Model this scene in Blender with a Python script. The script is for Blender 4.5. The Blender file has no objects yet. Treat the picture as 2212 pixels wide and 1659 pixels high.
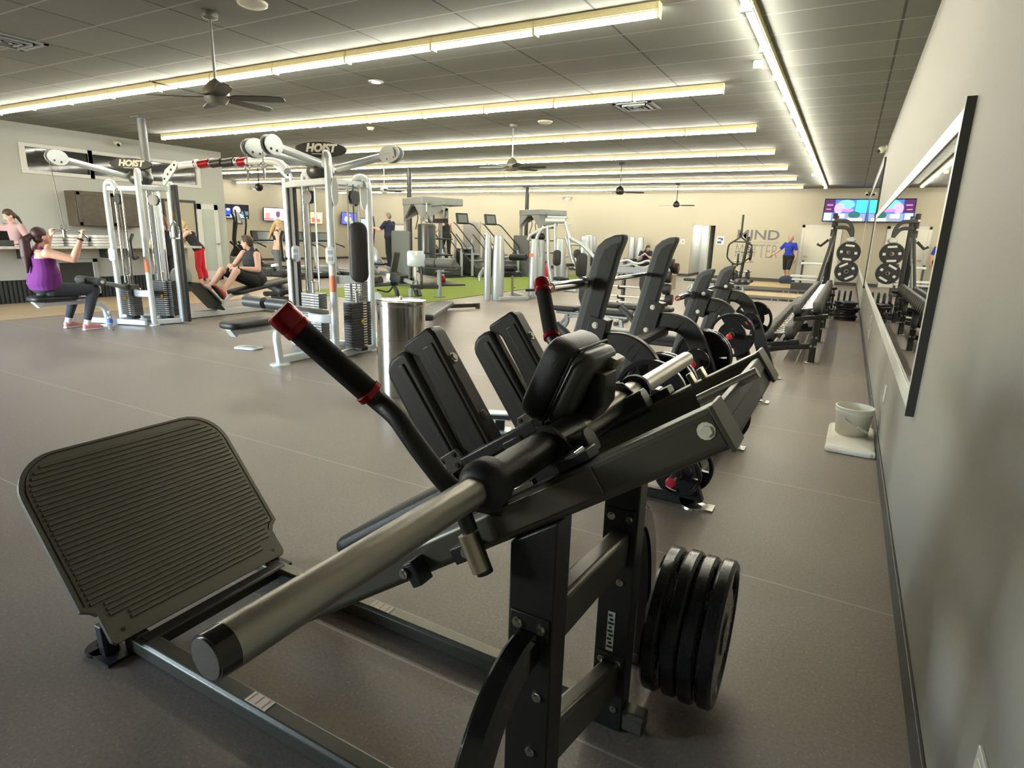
import bpy, math, random
from mathutils import Vector as V, Matrix as M
random.seed(7)
SC=bpy.context.scene; COL=SC.collection
PI=math.pi
# ---------------------------------------------------------------- camera (solved from the room's vanishing points)
W_,H_=2212.0,1659.0
CX,CY=W_/2,H_/2
EYE=V((0,0,1.45))
_a=(1838-CX,530-CY); _b=(-1310-CX,440-CY)
F=math.sqrt(-(_a[0]*_b[0]+_a[1]*_b[1]))
AY=V((_a[0],_a[1],F)).normalized(); AX=-V((_b[0],_b[1],F)).normalized()
AZ=AX.cross(AY)
if AZ.y>0: AZ=-AZ
cam=bpy.data.cameras.new('camera'); camo=bpy.data.objects.new('camera',cam); COL.objects.link(camo)
cam.sensor_fit='HORIZONTAL'; cam.sensor_width=36; cam.lens=F/W_*36; cam.clip_start=.05; cam.clip_end=200
mx=M(((AX.x,-AX.y,-AX.z),(AY.x,-AY.y,-AY.z),(AZ.x,-AZ.y,-AZ.z))).to_4x4()
mx.translation=EYE; camo.matrix_world=mx
SC.camera=camo
def ray(u,v):
    c=V(((u-CX)/F,(v-CY)/F,1)); return V((AX.dot(c),AY.dot(c),AZ.dot(c)))
def at(u,v,X=None,Y=None,Z=None):
    "the point of a plane of the room that a measured pixel shows"
    d=ray(u,v)
    t=X/d.x if X is not None else Y/d.y if Y is not None else (Z-EYE.z)/d.z
    return EYE+d*t
# ---------------------------------------------------------------- materials
MATS={}
def mat(name,col,rough=.5,metal=0.,bump=0.,scale=60.,var=.06,emit=None,estr=0.,spec=.5,trans=0.,alpha=1.,coat=0.,rvar=.08):
    if name in MATS: return MATS[name]
    m=bpy.data.materials.new(name); m.use_nodes=True; nt=m.node_tree; N=nt.nodes; L=nt.links
    b=N['Principled BSDF']
    tc=N.new('ShaderNodeTexCoord'); nz=N.new('ShaderNodeTexNoise'); nz.inputs['Scale'].default_value=scale; nz.inputs['Detail'].default_value=3
    L.new(tc.outputs['Object'],nz.inputs['Vector'])
    r=N.new('ShaderNodeValToRGB'); c=V(col)
    r.color_ramp.elements[0].position=.3; r.color_ramp.elements[1].position=.7
    r.color_ramp.elements[0].color=(*(c*(1-var)),1); r.color_ramp.elements[1].color=(*(c*(1+var)),1)
    L.new(nz.outputs['Fac'],r.inputs['Fac']); L.new(r.outputs['Color'],b.inputs['Base Color'])
    mr=N.new('ShaderNodeMapRange'); mr.inputs['To Min'].default_value=max(0,rough-rvar); mr.inputs['To Max'].default_value=min(1,rough+rvar)
    L.new(nz.outputs['Fac'],mr.inputs['Value']); L.new(mr.outputs['Result'],b.inputs['Roughness'])
    b.inputs['Metallic'].default_value=metal; b.inputs['Specular IOR Level'].default_value=spec
    b.inputs['Transmission Weight'].default_value=trans; b.inputs['Alpha'].default_value=alpha; b.inputs['Coat Weight'].default_value=coat
    if bump:
        bp=N.new('ShaderNodeBump'); bp.inputs['Strength'].default_value=bump; bp.inputs['Distance'].default_value=.002
        L.new(nz.outputs['Fac'],bp.inputs['Height']); L.new(bp.outputs['Normal'],b.inputs['Normal'])
    if emit is not None:
        b.inputs['Emission Color'].default_value=(*emit,1); b.inputs['Emission Strength'].default_value=estr
    m.diffuse_color=(*col,1)
    MATS[name]=m; return m
BLK=mat('black_powder_coat',(.013,.0125,.0105),.38,bump=.25,scale=500,spec=.5)
BLKG=mat('glossy_black_paint',(.008,.008,.008),.12,bump=.1,scale=300,coat=.5)
DGR=mat('charcoal_metal',(.035,.037,.036),.4,bump=.1,scale=400)
COATL=mat('lit_powder_coat',(.125,.12,.095),.34,metal=.5,bump=.12,scale=500)  # lighter copy of the leg press's black coat, light on it put into the colour
VIN=mat('black_vinyl',(.014,.014,.014),.45,bump=.5,scale=350,spec=.4)
PLAS=mat('black_plastic',(.016,.016,.014),.5,bump=.4,scale=420)
SIL=mat('silver_paint',(.68,.73,.74),.3,metal=.3,bump=.03,scale=300)
SILD=mat('grey_paint',(.30,.32,.31),.36,metal=.3,scale=200)
STEEL=mat('brushed_steel',(.62,.60,.54),.22,metal=1,scale=120,bump=.05)
SATIN=mat('satin_steel',(.40,.385,.33),.34,metal=1,bump=.15,scale=600)
CHROME=mat('chrome',(.8,.8,.8),.08,metal=1,var=.02,rvar=.03)
RED=mat('red_anodised',(.28,.006,.01),.22,metal=.4)
REDP=mat('red_plastic',(.5,.02,.04),.35)
RUB=mat('black_rubber',(.014,.014,.014),.5,bump=.3,scale=200,spec=.4)
RUBS=mat('shiny_rubber',(.012,.012,.013),.25,bump=.1,scale=80)
FOAM=mat('foam_grip',(.012,.012,.011),.7,bump=.9,scale=600,spec=.25)
WHT=mat('white_paint',(.72,.72,.68),.45)
WPL=mat('white_plastic',(.75,.73,.62),.4)
GREYP=mat('grey_plastic',(.32,.34,.35),.45,bump=.1)
YEL=mat('yellow_plastic',(.75,.5,.03),.4)
ORG=mat('orange_sticker',(.72,.2,.1),.5)
LBL=mat('white_label',(.75,.72,.62),.5)
WOOD=mat('maple_board',(.62,.45,.22),.4,scale=9,var=.2)
DWOOD=mat('dark_cabinet_wood',(.075,.058,.04),.45,scale=12,var=.25)
SKIN=mat('skin',(.62,.36,.26),.5,var=.05,scale=25)
SKIN2=mat('pale_skin',(.68,.43,.33),.5,var=.05,scale=25)
GLS=mat('clear_plastic',(.85,.9,.92),.08,trans=.9,var=.01)
# ---------------------------------------------------------------- mesh builder
def frame(d,up=V((0,0,1))):
    d=V(d).normalized(); 
    if abs(d.dot(up))>.995: up=V((1,0,0)) if abs(d.x)<.9 else V((0,1,0))
    x=up.cross(d).normalized(); y=d.cross(x).normalized()
    return x,y,d
class B:
    def __init__(s): s.v=[]; s.f=[]; s.mi=[]; s.cur=0
    def add(s,vs,fs):
        o=len(s.v); s.v+= [V(p) for p in vs]; s.f+=[tuple(i+o for i in f) for f in fs]; s.mi+=[s.cur]*len(fs); return s
    def use(s,i): s.cur=i; return s
    def box(s,c,size,R=None):
        c=V(c); h=V(size)*.5; vs=[]
        for x in (-1,1):
            for y in (-1,1):
                for z in (-1,1):
                    p=V((x*h.x,y*h.y,z*h.z)); vs.append(c+(R@p if R else p))
        return s.add(vs,[(0,1,3,2),(4,6,7,5),(0,4,5,1),(2,3,7,6),(0,2,6,4),(1,5,7,3)])
    def box2(s,a,b): a=V(a);b=V(b); return s.box((a+b)/2,V([abs(q) for q in (b-a)]))
    def beam(s,p0,p1,w,h,up=V((0,0,1))):
        p0=V(p0);p1=V(p1); x,y,d=frame(p1-p0,V(up)); vs=[]
        for p in (p0,p1):
            for a,b in ((-1,-1),(1,-1),(1,1),(-1,1)): vs.append(p+x*a*w/2+y*b*h/2)
        return s.add(vs,[(3,2,1,0),(4,5,6,7),(0,1,5,4),(1,2,6,5),(2,3,7,6),(3,0,4,7)])
    def cyl(s,p0,p1,r0,r1=None,n=16,caps=True):
        p0=V(p0);p1=V(p1); r1=r0 if r1 is None else r1; x,y,d=frame(p1-p0); vs=[]
        for p,r in ((p0,r0),(p1,r1)):
            for i in range(n): a=2*PI*i/n; vs.append(p+x*r*math.cos(a)+y*r*math.sin(a))
        fs=[(i,(i+1)%n,n+(i+1)%n,n+i) for i in range(n)]
        if caps: fs+=[tuple(range(n-1,-1,-1)),tuple(range(n,2*n))]
        return s.add(vs,fs)
    def ring(s,c,ax,ro,ri,t,n=28):
        "flat ring (washer) of thickness t centred on c"
        return s.lathe(c,ax,[(ri,-t/2),(ro,-t/2),(ro,t/2),(ri,t/2)],n,closed=True)
    def lathe(s,c,ax,prof,n=24,closed=False):
        c=V(c); x,y,d=frame(ax); vs=[];fs=[]; m=len(prof)
        for i in range(n):
            a=2*PI*i/n; e=x*math.cos(a)+y*math.sin(a)
            for r,h in prof: vs.append(c+e*r+d*h)
        for i in range(n):
            j=(i+1)%n
            for k in range(m if closed else m-1):
                k2=(k+1)%m; fs.append((i*m+k,j*m+k,j*m+k2,i*m+k2))
        if not closed:
            if prof[0][0]>1e-6: fs.append(tuple(i*m for i in range(n-1,-1,-1)))
            if prof[-1][0]>1e-6: fs.append(tuple(i*m+m-1 for i in range(n)))
        return s.add(vs,fs)
    def sweep(s,path,sec,up=V((0,0,1)),caps=True,closed=False):
        "sec: list of (a,b) offsets or function(i)->list"
        path=[V(p) for p in path]; n=len(path); vs=[];fs=[]; px=None
        for i,p in enumerate(path):
            a=path[max(i-1,0)];b=path[min(i+1,n-1)]
            if closed: a=path[i-1]; b=path[(i+1)%n]
            x,y,d=frame(b-a,V(up))
            if px is not None and abs(up.dot(d))>.9:
                x=(px-d*px.dot(d)).normalized(); y=d.cross(x)
            elif px is not None and px.dot(x)<-.2: x=-x;y=-y
            px=x
            # mitre
            k=1.0
            if 0<i<n-1 or closed:
                d1=(p-a).normalized(); c=max(.4,d1.dot(d)); k=1/c
            S=sec(i) if callable(sec) else sec
            m=len(S)
            bd=None
            if k>1.02:
                bd=((b-p).normalized()-(p-a).normalized())
                bd=bd.normalized() if bd.length>1e-6 else None
            for u,w in S:
                o=x*u+y*w
                if bd is not None: o=o+bd*(o.dot(bd)*(k-1))
                vs.append(p+o)
        L=n if closed else n-1
        for i in range(L):
            j=(i+1)%n
            for q in range(m): r=(q+1)%m; fs.append((i*m+q,i*m+r,j*m+r,j*m+q))
        if caps and not closed: fs+=[tuple(range(m-1,-1,-1)),tuple((n-1)*m+q for q in range(m))]
        return s.add(vs,fs)
    def tube(s,path,r,n=12,caps=True,closed=False):
        return s.sweep(path,[(r*math.cos(2*PI*i/n),r*math.sin(2*PI*i/n)) for i in range(n)],caps=caps,closed=closed)
    def rtube(s,path,w,h,up=V((0,0,1))):
        c=min(w,h)*.16; a,b=w/2,h/2
        return s.sweep(path,[(-a+c,-b),(a-c,-b),(a,-b+c),(a,b-c),(a-c,b),(-a+c,b),(-a,b-c),(-a,-b+c)],up=V(up))
    def sph(s,c,r,n=16,m=10,R=None):
        c=V(c); r=V((r,r,r)) if isinstance(r,(int,float)) else V(r); vs=[];fs=[]
        for j in range(1,m):
            t=PI*j/m
            for i in range(n):
                a=2*PI*i/n; p=V((r.x*math.sin(t)*math.cos(a),r.y*math.sin(t)*math.sin(a),r.z*math.cos(t))); vs.append(c+(R@p if R else p))
        t=V((0,0,r.z)); vs.append(c+(R@t if R else t)); vs.append(c-(R@t if R else t)); T=len(vs)-2
        for j in range(m-2):
            for i in range(n): k=(i+1)%n; fs.append((j*n+i,(j+1)*n+i,(j+1)*n+k,j*n+k))
        for i in range(n): k=(i+1)%n; fs.append((T,i,k)); fs.append((T+1,(m-2)*n+k,(m-2)*n+i))
        return s.add(vs,fs)
    def prism(s,poly,n,t):
        "polygon (3D points, planar) extruded by vector n*t"
        poly=[V(p) for p in poly]; o=V(n).normalized()*t; m=len(poly); vs=poly+[p+o for p in poly]
        fs=[tuple(range(m-1,-1,-1)),tuple(range(m,2*m))]+[(i,(i+1)%m,m+(i+1)%m,m+i) for i in range(m)]
        return s.add(vs,fs)
    def loft(s,rings,caps=True):
        m=len(rings[0]); vs=[p for r in rings for p in r]; fs=[]
        for i in range(len(rings)-1):
            for q in range(m): r=(q+1)%m; fs.append((i*m+q,i*m+r,(i+1)*m+r,(i+1)*m+q))
        if caps: fs+=[tuple(range(m-1,-1,-1)),tuple((len(rings)-1)*m+q for q in range(m))]
        return s.add(vs,fs)
    def pad(s,c,size,R=None,k=.35):
        "upholstered pad: box with a rounded edge profile; size (lx,ly,thickness)"
        lx,ly,t=size; c=V(c); rr=min(lx,ly)*k*.5; rings=[]
        def outline(ins,z):
            pts=[];r=max(rr-ins,.002); ax,ay=lx/2-ins-r,ly/2-ins-r
            for qx,qy,a0 in ((1,1,0),(-1,1,90),(-1,-1,180),(1,-1,270)):
                for st in range(5):
                    a=math.radians(a0+st*22.5); p=V((qx*ax+r*math.cos(a),qy*ay+r*math.sin(a),z)); pts.append(c+(R@p if R else p))
            return pts
        e=min(t*.45,.03)
        for ins,z in ((e*.8,-t/2),(e*.15,-t/2+e*.3),(0,-t/2+e),(0,t/2-e),(e*.25,t/2-e*.35),(e,t/2)): rings.append(outline(ins,z))
        return s.loft(rings)
def rotz(a): return M.Rotation(a,3,'Z')
def basis(x,y,z): return M((x,y,z)).transposed()
def arc(c,r,a0,a1,n,u=V((1,0,0)),w=V((0,0,1))):
    c=V(c);u=V(u);w=V(w); return [c+u*r*math.cos(math.radians(a0+(a1-a0)*i/n))+w*r*math.sin(math.radians(a0+(a1-a0)*i/n)) for i in range(n+1)]
def fillet(pts,r,n=5):
    "polyline with rounded corners"
    pts=[V(p) for p in pts]; out=[pts[0]]
    for i in range(1,len(pts)-1):
        a,b,c=pts[i-1],pts[i],pts[i+1]; da=(a-b);dc=(c-b); k=min(r,da.length*.48,dc.length*.48)
        p0=b+da.normalized()*k;p2=b+dc.normalized()*k
        for j in range(n+1):
            t=j/n; out.append(p0*(1-t)**2+b*2*t*(1-t)+p2*t*t)
    out.append(pts[-1]); return out
# ---------------------------------------------------------------- objects
def tag(o,label=None,cat=None,group=None,kind=None):
    if label: o['label']=label
    if cat: o['category']=cat
    if group: o['group']=group
    if kind: o['kind']=kind
    return o
def mk(name,b,m,parent=None,loc=None,smooth=True,bev=0.,ang=35,world=False,label=None):
    "link the builder's mesh as ONE object; world=True: vertices are in room coordinates and get made relative to the root"
    me=bpy.data.meshes.new(name)
    off=V((0,0,0))
    if world and parent is not None:
        q=parent
        while q is not None: off+=q.location; q=q.parent
    if world and parent is None and loc is not None: off=V(loc)
    me.from_pydata([tuple(p-off) for p in b.v],[],b.f)
    ms=m if isinstance(m,(list,tuple)) else [m]
    for q in ms: me.materials.append(q)
    if len(ms)>1: me.polygons.foreach_set('material_index',b.mi)
    if smooth:
        me.polygons.foreach_set('use_smooth',[True]*len(me.polygons)); me.set_sharp_from_angle(angle=math.radians(ang))
    me.update()
    o=bpy.data.objects.new(name,me); COL.objects.link(o)
    if parent is not None: o.parent=parent
    elif loc is not None: o.location=loc
    if bev:
        md=o.modifiers.new('bevel','BEVEL'); md.width=bev; md.segments=2; md.limit_method='ANGLE'; md.angle_limit=math.radians(40); md.harden_normals=False
    if label: o['label']=label
    return o
def thing(name,label,cat,loc=(0,0,0),rz=0,group=None):
    o=bpy.data.objects.new(name,None); COL.objects.link(o); o.location=loc; o.rotation_euler=(0,0,rz); o.empty_display_size=.1
    return tag(o,label,cat,group)
def dup(o,loc=None,rz=None,label=None,parent=None,group=None):
    c=o.copy(); COL.objects.link(c)
    if parent is not None: c.parent=parent
    if loc is not None: c.location=loc
    if rz is not None: c.rotation_euler=(0,0,rz)
    if label: c['label']=label
    if group: c['group']=group
    for ch in list(o.children): dup(ch,parent=c)
    return c
def struct(name,b,m,parent=None,**k):
    o=mk(name,b,m,parent,**k)
    if parent is None: o['kind']='structure'
    return o
FONT={}
def textmesh(txt,size,bold=0.,ext=.002,shear=0.,cx=True,space=1.):
    "lettering as a mesh builder in its local XY plane"
    cu=bpy.data.curves.new('lettering','FONT'); cu.body=txt; cu.size=size; cu.extrude=ext; cu.offset=bold; cu.shear=shear; cu.space_character=space
    if cx: cu.align_x='CENTER'; cu.align_y='CENTER'
    cu.resolution_u=3
    o=bpy.data.objects.new('lettering',cu); COL.objects.link(o)
    dg=bpy.context.evaluated_depsgraph_get(); me=bpy.data.meshes.new_from_object(o.evaluated_get(dg))
    b=B(); b.add([v.co.copy() for v in me.vertices],[tuple(p.vertices) for p in me.polygons])
    bpy.data.objects.remove(o); bpy.data.curves.remove(cu); bpy.data.meshes.remove(me)
    return b
def xf(b,R,c):
    c=V(c); b.v=[c+R@p for p in b.v]; return b
def bolt(p,ax,r=.012,t=.008,parent=None,m=None,world=False,name='bolt'):
    b=B(); b.cyl(p,V(p)+V(ax)*t,r,r*.92,n=6); b.cyl(V(p)-V(ax)*.002,V(p)+V(ax)*t*.3,r*1.35,n=12)
    return mk(name,b,m or STEEL,parent,world=world,smooth=False)
# ================================================================ THE ROOM
XR,XL,XT,YF,YB,CEIL=.374,-15.5,-23.9,25.6,-4.2,3.45
def nodes(name):
    m=bpy.data.materials.new(name); m.use_nodes=True; return m,m.node_tree.nodes,m.node_tree.links,m.node_tree.nodes['Principled BSDF']
def math_(N,L,op,a,b=None,c=None):
    n=N.new('ShaderNodeMath'); n.operation=op
    for i,q in enumerate((a,b,c)):
        if q is None: continue
        if isinstance(q,(int,float)): n.inputs[i].default_value=q
        else: L.new(q,n.inputs[i])
    return n.outputs[0]
def mixc(N,L,f,a,b):
    n=N.new('ShaderNodeMix'); n.data_type='RGBA'
    if isinstance(f,(int,float)): n.inputs[0].default_value=f
    else: L.new(f,n.inputs[0])
    for i,q in ((6,a),(7,b)):
        if isinstance(q,tuple): n.inputs[i].default_value=(*q,1)
        else: L.new(q,n.inputs[i])
    return n.outputs[2]
def floor_mat():
    m,N,L,b=nodes('rubber_floor'); tc=N.new('ShaderNodeTexCoord'); s=N.new('ShaderNodeSeparateXYZ'); L.new(tc.outputs['Object'],s.inputs[0])
    n1=N.new('ShaderNodeTexNoise'); n1.inputs['Scale'].default_value=1.3; n1.inputs['Detail'].default_value=5; L.new(tc.outputs['Object'],n1.inputs['Vector'])
    n2=N.new('ShaderNodeTexVoronoi'); n2.inputs['Scale'].default_value=120; L.new(tc.outputs['Object'],n2.inputs['Vector'])
    n3=N.new('ShaderNodeTexNoise'); n3.inputs['Scale'].default_value=90; n3.inputs['Detail'].default_value=2; L.new(tc.outputs['Object'],n3.inputs['Vector'])
    base=mixc(N,L,n1.outputs['Fac'],(.20,.165,.135),(.30,.252,.208))
    fine=math_(N,L,'MULTIPLY_ADD',n3.outputs['Fac'],.7,.65); 
    mulf=N.new('ShaderNodeMix'); mulf.data_type='RGBA'; mulf.blend_type='MULTIPLY'; mulf.inputs[0].default_value=1; L.new(base,mulf.inputs[6]); L.new(fine,mulf.inputs[7])
    sp=N.new('ShaderNodeSeparateColor'); L.new(n2.outputs['Color'],sp.inputs[0])
    fl=math_(N,L,'MULTIPLY',math_(N,L,'GREATER_THAN',sp.outputs[0],.93),math_(N,L,'LESS_THAN',n2.outputs['Distance'],.32))
    col=mixc(N,L,math_(N,L,'MULTIPLY',fl,.6),mulf.outputs[2],(.45,.40,.33))
    # seams between the rubber rolls: light lines every 4 ft, the far run of rolls laid a little off
    yy=math_(N,L,'SUBTRACT',s.outputs['Y'],math_(N,L,'MULTIPLY',math_(N,L,'MULTIPLY',math_(N,L,'LESS_THAN',s.outputs['X'],-3.0),math_(N,L,'GREATER_THAN',s.outputs['Y'],3.2)),.24))
    fr=math_(N,L,'MODULO',math_(N,L,'ADD',yy,1.22*8-2.61),1.22)
    sm=math_(N,L,'LESS_THAN',fr,.008)
    col=mixc(N,L,math_(N,L,'MULTIPLY',sm,.8),col,(.44,.39,.33))
    L.new(col,b.inputs['Base Color']); b.inputs['Specular IOR Level'].default_value=.5
    L.new(math_(N,L,'MULTIPLY_ADD',n1.outputs['Fac'],.22,.34),b.inputs['Roughness'])
    bp=N.new('ShaderNodeBump'); bp.inputs['Strength'].default_value=.25; bp.inputs['Distance'].default_value=.002; L.new(n3.outputs['Fac'],bp.inputs['Height']); L.new(bp.outputs['Normal'],b.inputs['Normal'])
    return m
def ceil_mat():
    m,N,L,b=nodes('dark_ceiling_tile'); tc=N.new('ShaderNodeTexCoord'); s=N.new('ShaderNodeSeparateXYZ'); L.new(tc.outputs['Object'],s.inputs[0])
    n1=N.new('ShaderNodeTexNoise'); n1.inputs['Scale'].default_value=160; n1.inputs['Detail'].default_value=2; L.new(tc.outputs['Object'],n1.inputs['Vector'])
    fx=math_(N,L,'FLOOR',math_(N,L,'DIVIDE',math_(N,L,'ADD',s.outputs['X'],30.39),1.22)); fy=math_(N,L,'FLOOR',math_(N,L,'DIVIDE',math_(N,L,'ADD',s.outputs['Y'],8.29),.61))
    wn=N.new('ShaderNodeTexWhiteNoise'); cb=N.new('ShaderNodeCombineXYZ'); L.new(fx,cb.inputs[0]); L.new(fy,cb.inputs[1]); L.new(cb.outputs[0],wn.inputs['Vector'])
    k=math_(N,L,'MULTIPLY_ADD',wn.outputs['Value'],.5,math_(N,L,'MULTIPLY',n1.outputs['Fac'],.5))
    lx=math_(N,L,'LESS_THAN',math_(N,L,'FRACT',math_(N,L,'DIVIDE',math_(N,L,'ADD',s.outputs['X'],30.39),1.22)),.02); ly=math_(N,L,'LESS_THAN',math_(N,L,'FRACT',math_(N,L,'DIVIDE',math_(N,L,'ADD',s.outputs['Y'],8.29),.61)),.036)
    tile=mixc(N,L,k,(.20,.205,.182),(.275,.28,.25))
    L.new(mixc(N,L,ly,mixc(N,L,lx,tile,(.10,.10,.09)),(.40,.40,.36)),b.inputs['Base Color']); b.inputs['Roughness'].default_value=.85; b.inputs['Specular IOR Level'].default_value=.2
    bp=N.new('ShaderNodeBump'); bp.inputs['Strength'].default_value=.3; bp.inputs['Distance'].default_value=.003; L.new(n1.outputs['Fac'],bp.inputs['Height']); L.new(bp.outputs['Normal'],b.inputs['Normal'])
    return m
def brick_mat():
    m,N,L,b=nodes('brick'); tc=N.new('ShaderNodeTexCoord'); mp=N.new('ShaderNodeMapping'); mp.inputs['Rotation'].default_value=(PI/2,0,PI/2); L.new(tc.outputs['Object'],mp.inputs[0])
    t=N.new('ShaderNodeTexBrick'); t.inputs['Scale'].default_value=4; t.inputs['Color1'].default_value=(.2,.07,.03,1); t.inputs['Color2'].default_value=(.12,.04,.02,1); t.inputs['Mortar'].default_value=(.25,.2,.13,1); L.new(mp.outputs[0],t.inputs['Vector']); L.new(t.outputs['Color'],b.inputs['Base Color']); return m
def plank_mat():
    m,N,L,b=nodes('plank_floor'); tc=N.new('ShaderNodeTexCoord'); mp=N.new('ShaderNodeMapping'); mp.inputs['Rotation'].default_value=(0,0,PI/2); L.new(tc.outputs['Object'],mp.inputs[0])
    t=N.new('ShaderNodeTexBrick'); t.inputs['Scale'].default_value=1; t.inputs['Brick Width'].default_value=1.3; t.inputs['Row Height'].default_value=.16; t.inputs['Mortar Size'].default_value=.004
    t.inputs['Color1'].default_value=(.50,.36,.2,1); t.inputs['Color2'].default_value=(.42,.29,.15,1); t.inputs['Mortar'].default_value=(.2,.13,.07,1); L.new(mp.outputs[0],t.inputs['Vector'])
    n=N.new('ShaderNodeTexNoise'); n.inputs['Scale'].default_value=8; L.new(tc.outputs['Object'],n.inputs[0]); L.new(mixc(N,L,math_(N,L,'MULTIPLY',n.outputs['Fac'],.4),t.outputs['Color'],(.55,.42,.26)),b.inputs['Base Color']); b.inputs['Roughness'].default_value=.35; return m
WALLG=mat('grey_wall_paint',(.29,.283,.245),.7,bump=.25,scale=90,var=.02)
WALLL=mat('pale_grey_wall_paint',(.50,.52,.48),.7,bump=.25,scale=90,var=.02)
WALLC=mat('cream_wall_paint',(.50,.465,.36),.75,bump=.2,scale=60,var=.02)
BASE=mat('dark_vinyl_base',(.045,.045,.042),.5)
TURF=mat('green_turf',(.20,.27,.035),.9,bump=1,scale=260,var=.22)
MIRR=mat('mirror_silvering',(.82,.83,.8),.012,metal=1,var=.005,rvar=.008)
TUBE=mat('lit_tube',(.9,.9,.85),.5,emit=(1,.97,.86),estr=26)
HOUS=mat('enamel_tube_glow',(.78,.70,.38),.4)  # yellow of the tubes' glow put into the housing colour
# floor, ceiling, walls
b=B(); b.box2((XT-.2,YB-.2,-.2),(XR+.2,YF+2.2,0)); struct('floor',b,floor_mat(),smooth=False)
b=B(); b.box2((XT-.2,YB-.2,CEIL),(XR+.2,YF+.2,CEIL+.2)); struct('ceiling',b,ceil_mat(),smooth=False)
b=B(); b.box2((XR,YB-.2,0),(XR+.2,YF+.2,CEIL)); struct('wall_right',b,WALLG,smooth=False)
# far wall with the hall opening
hx0,hx1,hz=at(1486,595,Y=YF).x,at(1546,490,Y=YF).x,2.07
dx0,dx1,dz=-1.62,-.42,2.08
b=B(); b.box2((XT-.2,YF,0),(hx0,YF+.2,CEIL)); b.box2((hx0,YF,hz),(hx1,YF+.2,CEIL)); b.box2((hx1,YF,0),(XR+.2,YF+.2,CEIL))
struct('wall_back',b,WALLC,smooth=False)
b=B(); b.box2((hx0-.2,YF+.2,0),(hx0,YF+2.1,2.4)); b.box2((hx1,YF+.2,0),(hx1+.2,YF+2.1,2.4)); b.box2((hx0-.2,YF+2,0),(hx1+.2,YF+2.2,2.4)); b.box2((hx0-.2,YF+.2,2.3),(hx1+.2,YF+2.2,2.5)); b.box2((hx0+.55,YF+.5,0),(hx0+.62,YF+2,2.3))
struct('wall_hall',b,WALLL,smooth=False)
b=B(); b.box2((hx0+.15,YF+.6,2.26),(hx0+.5,YF+1.4,2.3)); tag(mk('hall_ceiling_fill_light',b,mat('hall_fill_glow',(.9,.9,.9),.5,emit=(1,.97,.9),estr=14),smooth=False),'added fill light panel on the ceiling of the hall opening','light')  # glowing panel added to brighten the inside of the hall
# left wall (counter side): opening for the transom windows
wy=[6.62,7.93,9.25,10.57]; wz0,wz1=2.5,3.02
dy0,dy1=9.55,10.36
b=B(); b.box2((XL-.2,YB-.2,0),(XL,11.3,wz0)); b.box2((XL-.2,YB-.2,wz1),(XL,11.3,CEIL)); b.box2((XL-.2,YB-.2,wz0),(XL,wy[0],wz1)); b.box2((XL-.2,wy[-1],wz0),(XL,11.3,wz1))
struct('wall_left',b,WALLL,smooth=False)
b=B(); b.box2((XT-.2,11.1,0),(XL-.2,11.3,CEIL)); struct('wall_recess',b,WALLC,smooth=False)
b=B(); b.box2((XT-.2,11.1,0),(XT,YF+.2,CEIL)); struct('wall_screens',b,WALLC,smooth=False)
b=B(); b.box2((-19.4,3,2),(-19.2,9.0,CEIL)); struct('wall_office',b,brick_mat(),smooth=False)
b=B(); b.box2((-19.4,9.0,2),(-19.2,11.1,CEIL)); b.box2((-19.4,3,1.9),(XL-.2,11.1,2.0)); struct('wall_office_rear',b,WALLC,smooth=False)
# front wall: the shop windows behind the camera
fw=[(-15.2,-12.9),(-12.6,-10.3),(-10.0,-7.7)]
b=B(); b.box2((XT-.2,YB-.2,0),(XR+.2,YB,.5)); b.box2((XT-.2,YB-.2,2.9),(XR+.2,YB,CEIL)); b.box2((XT-.2,YB-.2,.5),(fw[0][0],YB,2.9)); b.box2((fw[2][1],YB-.2,.5),(XR+.2,YB,2.9))
for i in (0,1): b.box2((fw[i][1],YB-.2,.5),(fw[i+1][0],YB,2.9))
struct('wall_front',b,WALLG,smooth=False)
GLASS=mat('window_glass',(.95,.97,.97),.02,trans=1,var=.005,rvar=.01)
DGLS=mat('transom_glass',(.08,.085,.08),.03,alpha=.30,var=.01,spec=.9)
# transom windows
for i in range(3):
    b=B(); y0,y1=wy[i],wy[i+1]; e=.05
    for q in (((XL-.05,y0,wz0-.05),(XL+.03,y1,wz0+.03)),((XL-.05,y0,wz1-.03),(XL+.03,y1,wz1+.05)),((XL-.05,y0-.05,wz0-.05),(XL+.035,y0+.05,wz1+.05)),((XL-.05,y1-.05,wz0-.05),(XL+.035,y1+.05,wz1+.05))): b.box2(*q)
    w=struct(f'window_{i+1}',b,WHT,smooth=False,bev=.006)
    b=B(); b.box2((XL-.03,y0+.05,wz0+.03),(XL-.02,y1-.05,wz1-.03)); mk('pane',b,DGLS,w,smooth=False)
# front windows
for i,(x0,x1) in enumerate(fw):
    b=B(); n=3
    for k in range(n+1):
        x=x0+(x1-x0)*k/n; b.box2((x-.03,YB-.12,.5),(x+.03,YB-.04,2.9))
    b.box2((x0,YB-.12,.5),(x1,YB-.04,.56)); b.box2((x0,YB-.12,2.84),(x1,YB-.04,2.9))
    struct(f'window_{i+4}',b,BLK,smooth=False)
# baseboards
b=B(); b.box2((XR-.012,YB,0),(XR,YF,.1)); struct('baseboard_right',b,BASE,smooth=False,bev=.003)
b=B(); b.box2((XT,YF-.012,0),(hx0,YF,.11)); b.box2((hx1,YF-.012,0),(dx0-.08,YF,.11)); b.box2((dx1+.08,YF-.012,0),(XR,YF,.11)); b.box2((hx0,YF,0),(hx0+.012,YF+2,.11)); struct('baseboard_back',b,BASE,smooth=False)
b=B(); b.box2((XL,YB,0),(XL+.012,9.5,.1)); struct('baseboard_left',b,BASE,smooth=False)
b=B(); b.box2((XT,11.3,0),(XT+.012,YF,.1)); struct('baseboard_screens',b,BASE,smooth=False)
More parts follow.
